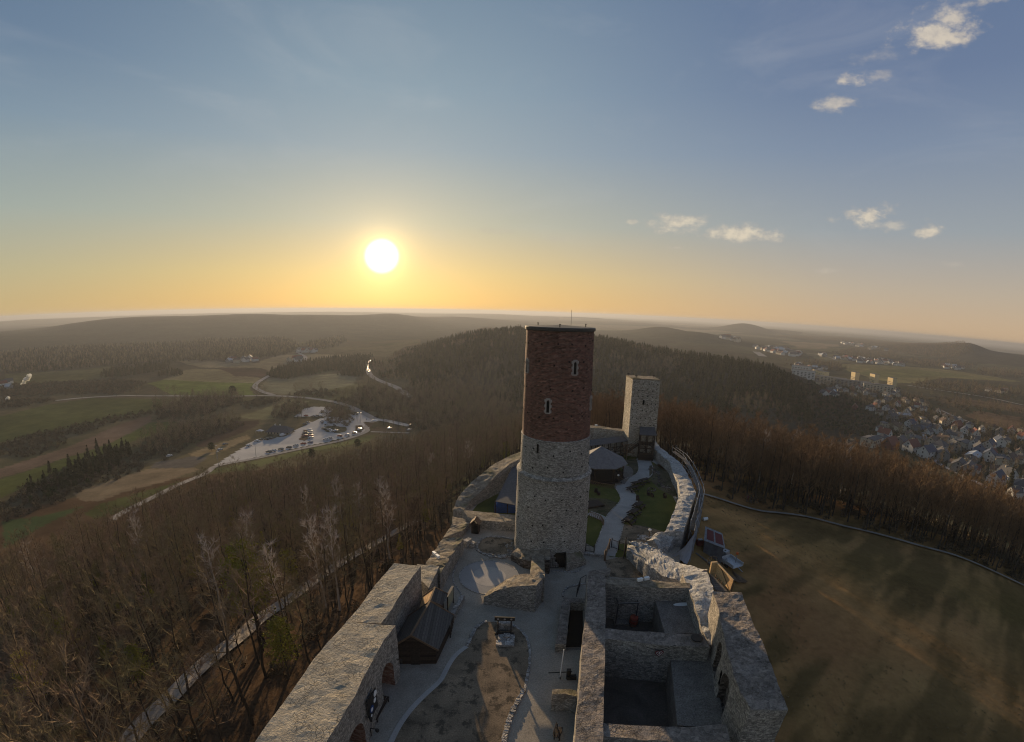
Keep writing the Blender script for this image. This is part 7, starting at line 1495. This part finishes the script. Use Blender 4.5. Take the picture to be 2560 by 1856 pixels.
# trees in the gardens, clear of the houses
HPA = np.array(HPOS); P = TOWN_TREES; dm = np.min(np.hypot(P[:, None, 0] - HPA[None, :, 0], P[:, None, 1] - HPA[None, :, 1]), 1); P = P[dm > 7.5]
scatter('garden_trees', jB + jD + jG, on_ground(P), np.random.default_rng(3).uniform(.5, 1.0, len(P)), 'dark leafless trees and bushes between the town houses', 'trees', 21)
for i, (p, lb) in enumerate([(K6(2080, 1040), 'tall dark spruce in front of the big white house at right'), (K6(1250, 610), 'dark spruce between two town houses by the street'), (K6(1340, 590), 'dark spruce right of the street, in the gardens')]): place(copy_tree(pC[0]), hit(p), [1.5, .8, .8][i], i, lb)
# apartment blocks
def block(w, d, h, wm, nx, nz):
    e = empty('apartment_block', (0, 0, 0)); MB().box((0, 0, h / 2 - 1), (w, d, h + 2)).obj('walls', MAT[wm], e); MB().box((0, 0, h + .2), (w + .4, d + .4, .4)).obj('roof', MAT['roof_grey'], e)
    for i in range(nx):
        for j in range(nz): MB().box((-w / 2 + w * (i + .5) / nx, -d / 2 - .03, 1.6 + j * 2.8), (w / nx * .5, .1, 1.4)).obj('window', MAT['pane'], e)
    for j in range(nz): MB().box((-w / 2 - .03, 0, 1.6 + j * 2.8), (.1, 2.0, 1.4)).obj('window', MAT['pane'], e)
    return e
ab = [(K7(905, 415), 34, 12, 14, 'wall_white', 'first apartment block by the wooded hill, behind the others'), (K7(945, 475), 40, 12, 14, 'wall_white', 'bright apartment block nearest the wooded hill'), (K7(1135, 480), 40, 12, 15, 'wall_sunlit', 'long apartment block with sunlight tinted into its walls'), (K7(1130, 525), 40, 12, 12, 'wall_cream', 'shaded block in front of the long sunlit one'), (K7(1290, 545), 46, 12, 12, 'wall_cream', 'grey-cream apartment block, middle of the row'), (K7(1450, 575), 44, 12, 12, 'wall_grey', 'greyish apartment block right of the middle'), (K7(1590, 590), 36, 12, 12, 'wall_white', 'pale block under the tower-like sun-tinted block'),
      (K7(1525, 525), 13, 11, 20, 'wall_sunlit', 'tower-like sun-tinted block, left of three'), (K7(1740, 560), 15, 11, 22, 'wall_sunlit', 'tower-like sun-tinted block, middle and tallest of three'), (K7(1945, 580), 15, 11, 18, 'wall_sunlit', 'tower-like sun-tinted block, right of three'), (K7(1730, 630), 34, 12, 13, 'wall_cream', 'cream block below the tallest sun-tinted one'), (K7(1850, 645), 34, 12, 14, 'wall_cream', 'cream block at the right end of the row')]
for p, w_, d_, h_, wm, lb in ab:
    q = hit(p); e = block(w_, d_, h_, wm, 6 if w_ > 30 else 4, 4); e.location = (q[0], q[1], float(terr(q[0], q[1]))); e.rotation_euler.z = math.radians(-40) if wm != 'wall_sunlit' else math.radians(-92); tag(e, lb, 'apartment block', 'apartment blocks at the hill foot')
# distant villages: a pale cottage each
far = [house('cottage', 12, 9, 4.5, 3.6, wm, rm, chim=False, simple=True) for wm, rm in (('wall_white', 'roof_grey'), ('wall_cream', 'roof_brown'), ('wall_white', 'roof_red'), ('wall_grey', 'roof_pale'))]
fs_ = ['white cottage with grey roof', 'cream cottage with brown roof', 'white cottage with red roof', 'grey cottage with pale roof']; first = set(); fi = 0
VIL = [([K7(370, 120), K7(500, 130), K7(760, 150), K7(960, 220), K7(860, 240), K7(640, 210), K7(430, 160)], 62, 'in the dense village beyond the wooded hill', 1.6), ([K7(1270, 240), K7(1500, 255), K7(1900, 280), K7(2100, 330), K7(2080, 350), K7(1700, 315), K7(1400, 310), K7(1280, 250)], 60, 'in the long village across the pale field', 1.3), ([K7(1130, 215), K7(1220, 215), K7(1200, 240), K7(1130, 240)], 7, 'in the small hamlet between the two villages', 1.3),
       ([K7(1370, 80), K7(1560, 90), K7(1900, 170), K7(1860, 185), K7(1500, 130), K7(1380, 110)], 22, 'in the farthest scattered village on the plain', 2.0), ([L3(1620, 400), L3(1860, 430), L3(1850, 440), L3(1620, 415)], 14, 'in the village right of the pale field', 1.4), ([L3(1900, 590), L3(2130, 590), L3(2120, 615), L3(1910, 605)], 8, 'in the hamlet beyond the hedges', 1.1), ([L3(10, 185), L3(140, 215), L3(120, 225), L3(20, 200)], 14, 'in the hazy village behind the dark hill', 2.2),
       ([L1(1710, 435), L1(1940, 415), L1(1950, 440), L1(1720, 452)], 12, 'in the hamlet at the forest edge of the left plain', 1.2), ([L2(660, 425), L2(770, 425), L2(780, 440), L2(660, 445)], 6, 'on the bend of the far road', 1.2), ([L2(760, 350), L2(880, 360), L2(870, 380), L2(750, 370)], 7, 'at the end of the far winding road', 1.3), ([L1(20, 600), L1(90, 600), L1(90, 650), L1(20, 650)], 4, 'beside the white smoke at the left edge', 1.1), ([K7(800, 320), K7(1050, 340), K7(1240, 370), K7(1200, 400), K7(900, 380)], 16, 'among trees behind the apartment blocks', 1.1), ([L3(700, 595), L3(860, 610), L3(900, 640), L3(760, 620)], 6, 'at the foot of the dark wooded hill', 1.0)]
for P, n_, wh, sc in VIL:
    W = np.array([h[:2] for h in (hit(p) for p in P) if h is not None])
    if len(W) < 3: continue
    k = 0
    for _ in range(4000):
        if k >= n_: break
        x = rngh.uniform(W[:, 0].min(), W[:, 0].max()); y = rngh.uniform(W[:, 1].min(), W[:, 1].max())
        if not inpoly(np.array([x]), np.array([y]), W)[0]: continue
        i = rngh.choice([0, 0, 1, 2, 3, 0]); o = far[i] if i not in first else copy_tree(far[i]); first.add(i); o.location = (x, y, float(terr(x, y))); o.rotation_euler.z = rngh.uniform(0, 3); o.scale = (sc * rngh.uniform(.8, 1.1),) * 3; tag(o, fs_[i] + ' ' + wh, 'cottage', 'cottages ' + wh); k += 1
# restaurant and kiosk by the car park
h = hit(L2(610, 985)); e = empty('inn_building', (h[0], h[1], float(terr(h[0], h[1]))), .12); e.scale = (.85, .85, .8); tag(e, 'long low inn with a big dark hipped roof at the car park', 'inn')
ob('walls', [(-11, -5, -1), (11, -5, -1), (11, 5, -1), (-11, 5, -1), (-11, -5, 3), (11, -5, 3), (11, 5, 3), (-11, 5, 3)], [(0, 1, 5, 4), (1, 2, 6, 5), (2, 3, 7, 6), (3, 0, 4, 7)], MAT['wall_cream'], e)
rf = ob('roof', [(-12.5, -6.8, 2.6), (12.5, -6.8, 2.6), (12.5, 6.8, 2.6), (-12.5, 6.8, 2.6), (-6.5, 0, 8), (6.5, 0, 8)], [(0, 1, 5, 4), (1, 2, 5), (2, 3, 4, 5), (3, 0, 4), (3, 2, 1, 0)], MAT['roof_grey'], e)
for x in (-4.5, .5): MB().box((x, .6, 8.2), (1.0, 1.0, 2.2)).obj('chimney', MAT['wall_white'], rf)
for k in range(7): MB().box((-9.5 + k * 3.1, -5.03, 1.5), (1.3, .1, 1.7)).obj('window', MAT['pane'], e)
h = hit(L2(960, 930)); e = empty('ticket_kiosk', (h[0], h[1], float(terr(h[0], h[1])))); tag(e, 'small blue-roofed ticket kiosk on the car park island', 'kiosk'); MB().box((0, 0, 1.2), (3, 2.6, 3)).obj('walls', MAT['wall_white'], e); mb = MB(); slab(mb, [(-2, -1.9, 2.6), (2, -1.9, 2.6), (2, 1.6, 3.8), (-2, 1.6, 3.8)], .15); mb.obj('roof', MAT['roof_pale'], e); MB().box((0, -1.33, 1.6), (1.6, .08, .9)).obj('window', MAT['pane'], e)
for p, lb in ((L2(458, 985), 'pale awning tent left of the inn'), (L2(865, 1073) if 0 else L2(1330, 905), 'small pale booth at the car park entrance')):
    h = hit(p); e = empty('awning', (h[0], h[1], float(terr(h[0], h[1])))); tag(e, lb, 'awning'); mb = MB(); mb.add([(-3, -2, 2.2), (3, -2, 2.2), (3, 2, 2.2), (-3, 2, 2.2), (0, 0, 3.4)], [(0, 1, 4), (1, 2, 4), (2, 3, 4), (3, 0, 4), (3, 2, 1, 0)]); mb.obj('canopy', MAT['plastic_white'], e)
    for x in (-2.8, 2.8):
        for y in (-1.8, 1.8): MB().bar((x, y, 0), (x, y, 2.2), .12).obj('post', MAT['steel'], e)
# ------------------------------------------------------------------ cars
for nm, c in (('car_white', (.62, .62, .62)), ('car_silver', (.36, .37, .39)), ('car_black', (.02, .02, .022)), ('car_red', (.22, .03, .02)), ('car_blue', (.03, .06, .16)), ('car_grey', (.12, .125, .13))): plain(nm, c, .25, .05, 2, spec=.6)
def car(cm, van=False):
    e = empty('parked_car', (0, 0, 0)); prof = [(-2.15, .35), (-2.2, .75), (-2.1, 1.0), (-1.75, 1.05), (-1.3, 1.48), (.35, 1.5), (1.0, 1.02), (1.95, .88), (2.15, .65), (2.15, .35)] if not van else [(-2.5, .35), (-2.55, 1.2), (-2.45, 2.0), (1.1, 2.05), (1.7, 1.3), (2.4, 1.1), (2.5, .7), (2.5, .35)]
    n = len(prof); vs = []
    for y, s in ((-.86, 1), (-.62, 0), (.62, 0), (.86, 1)):
        for x, z in prof:
            up = z > 1.1 if not van else z > 1.9
            vs.append((x, (y * (.82 if up else 1)) if s else y * (1.05 if up else 1.2), z if not s else (z - .06 if up else z)))
    for i in range(len(vs)): pass
    vs = [(x, (-.88 if k == 0 else .88) * (.80 if (z > 1.1 and not van) else (.92 if z > 1.4 else 1)), z) for k in (0, 1) for x, z in prof]
    fs = [tuple(range(n)), tuple(range(2 * n - 1, n - 1, -1))] + [(i, n + i, n + (i + 1) % n, (i + 1) % n) for i in range(n)]
    b = ob('body', vs, fs, MAT[cm], e); md = b.modifiers.new('b', 'BEVEL'); md.width = .06; md.segments = 2
    g_ = MB()
    if not van:
        for sy in (-1, 1): g_.add([(-1.65, sy * .86, 1.06), (.85, sy * .86, 1.06), (.3, sy * .735, 1.42), (-1.22, sy * .735, 1.42)], [(0, 1, 2, 3) if sy < 0 else (3, 2, 1, 0)])
        g_.add([(.42, -.66, 1.46), (.42, .66, 1.46), (1.0, .78, 1.06), (1.0, -.78, 1.06)], [(0, 3, 2, 1)]).add([(-1.36, -.66, 1.46), (-1.36, .66, 1.46), (-1.78, .78, 1.08), (-1.78, -.78, 1.08)], [(0, 1, 2, 3)])
    else: g_.add([(1.14, -.75, 2.0), (1.14, .75, 2.0), (1.74, .8, 1.34), (1.74, -.8, 1.34)], [(0, 3, 2, 1)]).add([(.3, -.885, 1.35), (1.3, -.885, 1.35), (1.0, -.83, 1.9), (.3, -.83, 1.9)], [(0, 1, 2, 3)])
    g_.v = [(x, y * 1.01, z + .02) for x, y, z in g_.v]; g_.obj('glazing', MAT['glass'], e)
    for x in (-1.35, 1.35):
        for y in (-.82, .82): MB().tube((x, y - .1, .32), (x, y + .1, .32), .32, n=12).obj('wheel', MAT['iron'], e)
    for y in (-.6, .6): MB().box((2.14 if not van else 2.5, y, .68), (.06, .3, .14)).obj('headlight', MAT['plastic_white'], e)
    return e
CP = {k: car(k) for k in ('car_white', 'car_silver', 'car_black', 'car_red', 'car_blue', 'car_grey')}; CP['van'] = car('car_white', True); usedc = set()
CN = {'car_white': 'white car', 'car_silver': 'silver car', 'car_black': 'black car', 'car_red': 'dark red car', 'car_blue': 'dark blue car', 'car_grey': 'grey car', 'van': 'white van'}
ed = (hit(K5(820, 690)), hit(K5(250, 810))); eh = math.atan2(ed[0][1] - ed[1][1], ed[0][0] - ed[1][0]); PX_ = eh + 1.9
CARS = [(K5(15, 705), 'car_silver', eh + .3, 'alone at the upper left corner of the car park'), (K5(115, 643), 'car_white', PX_, 'first in the pair left of the inn'), (K5(158, 625), 'car_black', PX_, 'second in the pair left of the inn'), (K5(240, 620), 'car_black', PX_, 'left one in front of the awning'), (K5(293, 610), 'car_black', PX_, 'right one in front of the awning'), (K5(450, 570), 'van', eh, 'in front of the inn'),
        (K5(270, 785), 'car_black', PX_, 'first from the left on the lower kerb'), (K5(330, 770), 'car_silver', PX_, 'second from the left on the lower kerb'), (K5(425, 750), 'car_grey', PX_, 'third from the left on the lower kerb'), (K5(530, 728), 'car_black', PX_, 'fourth from the left on the lower kerb'), (K5(620, 702), 'car_silver', PX_, 'fifth from the left on the lower kerb'), (K5(715, 678), 'car_red', PX_, 'sixth from the left on the lower kerb'), (K5(805, 662), 'car_blue', PX_, 'seventh from the left on the lower kerb'),
        (K5(1005, 622), 'car_white', PX_, 'left of the pair in the kerb middle'), (K5(1055, 608), 'car_silver', PX_, 'right of the pair in the kerb middle'), (K5(1185, 578), 'car_red', PX_, 'small on the kerb before the exit'), (K5(1280, 562), 'car_white', PX_, 'second before the exit on the kerb'), (K5(1375, 540), 'car_black', eh, 'nearest the exit on the kerb'),
        (K5(812, 600), 'car_silver', eh - .3, 'lowest on the right of the narrow island'), (K5(808, 575), 'car_red', eh - .3, 'second lowest right of the narrow island'), (K5(808, 552), 'car_grey', eh - .3, 'middle one right of the narrow island'), (K5(800, 520), 'car_silver', eh - .3, 'second highest right of the narrow island'), (K5(800, 500), 'car_white', eh - .3, 'highest right of the narrow island'), (K5(742, 575), 'car_red', eh - .3, 'lower left of the narrow island'), (K5(745, 540), 'car_black', eh - .3, 'upper left of the narrow island'),
        (K5(980, 485), 'car_grey', PX_, 'first by the kiosk island'), (K5(1015, 492), 'car_black', PX_, 'second by the kiosk island'), (K5(1050, 500), 'car_silver', PX_, 'third by the kiosk island'), (K5(1085, 515), 'car_white', eh, 'lower bright one by the kiosk island'), (K5(1135, 510), 'car_white', eh, 'upper bright one by the kiosk island'), (K5(1440, 490), 'car_white', eh, 'on the dark oval island at the exit'),
        (K5(775, 402), 'car_grey', eh, 'upper of two behind the inn'), (K5(735, 425), 'car_black', eh, 'lower of two behind the inn'), (K5(960, 385), 'car_white', PX_, 'left one above the kiosk'), (K5(1005, 385), 'car_silver', PX_, 'right one above the kiosk'), (K5(748, 315), 'car_red', PX_, 'first in the upper lot'), (K5(848, 320), 'car_silver', PX_, 'second in the upper lot'), (K5(890, 315), 'car_grey', PX_, 'third in the upper lot'), (K5(938, 318), 'car_white', PX_, 'fourth in the upper lot'),
        (K5(1825, 480), 'car_silver', eh, 'on the verge right of the exit'), (K5(2080, 495), 'car_white', eh, 'farthest right under the avenue trees'), (K5(2100, 440), 'car_black', eh, 'dark one under the avenue trees'), (L1(1675, 1118), 'car_silver', eh, 'on the grass left of the car park, upper'), (L1(1715, 1075), 'car_grey', eh, 'on the yellow grass left of the car park'), (L1(1290, 1165), 'car_white', eh, 'in the scrub far left of the car park'), (L2(1285, 525), 'car_black', 1.4, 'driving on the sun-glinting road by the hill')]
for p, k, rz, wh in CARS:
    h = hit(p); o = CP[k] if k not in usedc else copy_tree(CP[k]); usedc.add(k); o.location = (h[0], h[1], float(terr(h[0], h[1])) + .2); o.rotation_euler.z = rz; tag(o, CN[k] + ' ' + wh, 'car' if k != 'van' else 'van', 'cars in the car park')
for p, lb in ((L2(428, 1170), 'lamp post on the lower car park kerb, left'), (L2(142, 1235), 'lamp post at the lower left tip of the car park'), (L2(1200, 900), 'tall lamp post at the car park exit, left'), (L2(1222, 905), 'tall lamp post at the car park exit, right'), (L2(130, 1180), 'lamp post on the upper side of the car park')):
    h = hit(p); e = empty('street_lamp', (h[0], h[1], float(terr(h[0], h[1])))); tag(e, lb, 'street lamp', 'street lamps at the car park'); MB().tube((0, 0, 0), (0, 0, 9), .14, .09).obj('pole', MAT['steel'], e); MB().box((.5, 0, 9), (1.3, .35, .2)).obj('lamp_head', MAT['plastic_white'], e)
# ------------------------------------------------------------------ smoke
def puff(p, L, hgt, ang, label):
    h = hit(p); rng = np.random.default_rng(3); bm = bmesh.new()
    for k in range(26):
        f = k / 25; r = hgt * (.35 + .65 * f) * rng.uniform(.6, 1.1); M = Matrix.Translation((f * L + rng.normal(0, hgt * .15), rng.normal(0, hgt * .2), hgt * .4 + f * L * ang + rng.normal(0, hgt * .25))) @ Matrix.Diagonal((r, r, r * .8, 1)); bmesh.ops.create_icosphere(bm, subdivisions=3, radius=1, matrix=M)
    me = bpy.data.meshes.new('smoke'); bm.to_mesh(me); bm.free(); v = np.zeros(len(me.vertices) * 3, np.float32); me.vertices.foreach_get('co', v); v = rough(v.reshape(-1, 3), hgt * .35, seed=5, s=1.2 / hgt); me.vertices.foreach_set('co', v.astype(np.float32).ravel()); me.polygons.foreach_set('use_smooth', np.ones(len(me.polygons), bool)); me.materials.append(MAT['smoke_puff'])
    o = bpy.data.objects.new('smoke', me); COL.objects.link(o); o.location = (h[0], h[1], h[2]); tag(o, label, 'smoke', kind='stuff')
m, t = newmat('smoke_puff'); lw = t.new('ShaderNodeLayerWeight', {0: .35}); tr = t.new('ShaderNodeBsdfTransparent'); df = t.new('ShaderNodeBsdfTranslucent', {0: (.9, .9, .85, 1)}); d2 = t.new('ShaderNodeBsdfDiffuse', {0: (.9, .9, .86, 1)}); mx = t.new('ShaderNodeMixShader', {0: .35}); t.l.new(df.outputs[0], mx.inputs[1]); t.l.new(d2.outputs[0], mx.inputs[2]); m2 = t.new('ShaderNodeMixShader', {0: t.math('MULTIPLY', lw.outputs['Facing'], .9)}); t.l.new(mx.outputs[0], m2.inputs[1]); t.l.new(tr.outputs[0], m2.inputs[2]); t.new('ShaderNodeOutputMaterial', {0: m2.outputs[0]})
puff(L1(165, 620), 24, 4.5, .55, 'dense white smoke plume rising in the left valley'); puff(L1(40, 735), 9, 2.5, .3, 'faint low smoke at the left edge of the valley')
# ------------------------------------------------------------------ walkers
def walker(jm, pm):
    e = empty('person', (0, 0, 0))
    J = {'pel': (0, 0, .95, .15), 'che': (0, .01, 1.35, .17), 'nec': (0, 0, 1.52, .06), 'hea': (0, .02, 1.66, .1), 'top': (0, .01, 1.76, .07), 'hl': (-.1, 0, .88, .1), 'kl': (-.11, .12, .5, .07), 'al': (-.11, .1, .08, .05), 'fl': (-.11, .24, .04, .04), 'hr': (.1, 0, .88, .1), 'kr': (.11, .02, .5, .07), 'ar': (.11, -.16, .1, .05), 'fr': (.11, -.03, .04, .04),
         'sl': (-.19, 0, 1.42, .07), 'el': (-.26, -.05, 1.13, .05), 'wl': (-.24, .06, .9, .035), 'dl': (-.24, .1, .82, .03), 'sr': (.19, 0, 1.42, .07), 'er': (.26, .02, 1.13, .05), 'wr': (.24, .16, .92, .035), 'dr': (.24, .2, .84, .03)}
    E_ = [('pel', 'che'), ('che', 'nec'), ('nec', 'hea'), ('hea', 'top'), ('pel', 'hl'), ('hl', 'kl'), ('kl', 'al'), ('al', 'fl'), ('pel', 'hr'), ('hr', 'kr'), ('kr', 'ar'), ('ar', 'fr'), ('che', 'sl'), ('sl', 'el'), ('el', 'wl'), ('wl', 'dl'), ('che', 'sr'), ('sr', 'er'), ('er', 'wr'), ('wr', 'dr')]
    K = list(J); me = bpy.data.meshes.new('body'); me.from_pydata([J[k][:3] for k in K], [(K.index(a), K.index(b)) for a, b in E_], []); o = bpy.data.objects.new('body', me); COL.objects.link(o); o.parent = e; sk = o.modifiers.new('s', 'SKIN'); 
    for i, k in enumerate(K): me.skin_vertices[0].data[i].radius = (J[k][3], J[k][3])
    me.skin_vertices[0].data[0].use_root = True; o.modifiers.new('u', 'SUBSURF').levels = 1; o.modifiers['u'].render_levels = 1; me.materials.append(MAT[pm]); MB().lathe([(.01, .93), (.2, .9), (.21, 1.1), (.23, 1.4), (.1, 1.5), (.01, 1.5)], 12).obj('jacket', MAT[jm], e, smooth=True); MB().lathe([(.01, 1.8), (.1, 1.76), (.115, 1.68), (.09, 1.62)], 10).obj('hair', MAT['wood_dark'], e, smooth=True)
    return e
for k, (p, jm, rz, lb) in enumerate([(L3(200, 1428), 'red_cloth', .6, 'walker in dark red jacket on the footpath by the right wood'), (L3(225, 1440), 'wood_dark', .5, 'walker in dark coat close beside the one in red'), (K5(1525, 372), 'canvas_blue', 0, 'person standing at the car park exit lane'), (K5(1625, 372), 'wood_dark', 2, 'person near the booth at the car park entrance')]):
    h = hit(p); e = walker(jm, 'slate'); e.location = (h[0], h[1], float(terr(h[0], h[1])) + .3); e.rotation_euler.z = rz; tag(e, lb, 'person')
# ------------------------------------------------------------------ evening haze over the whole country
m, t = newmat('haze'); t.new('ShaderNodeOutputMaterial', {'Volume': t.new('ShaderNodeVolumePrincipled', {'Color': (.45, .48, .54, 1), 'Density': 1.5e-4, 'Anisotropy': .3}).outputs[0]})
mb = MB(); mb.box((0, 0, (48 - 380) / 2), (100000, 100000, 48 + 380)); o = mb.obj('haze', m); tag(o, kind='stuff')
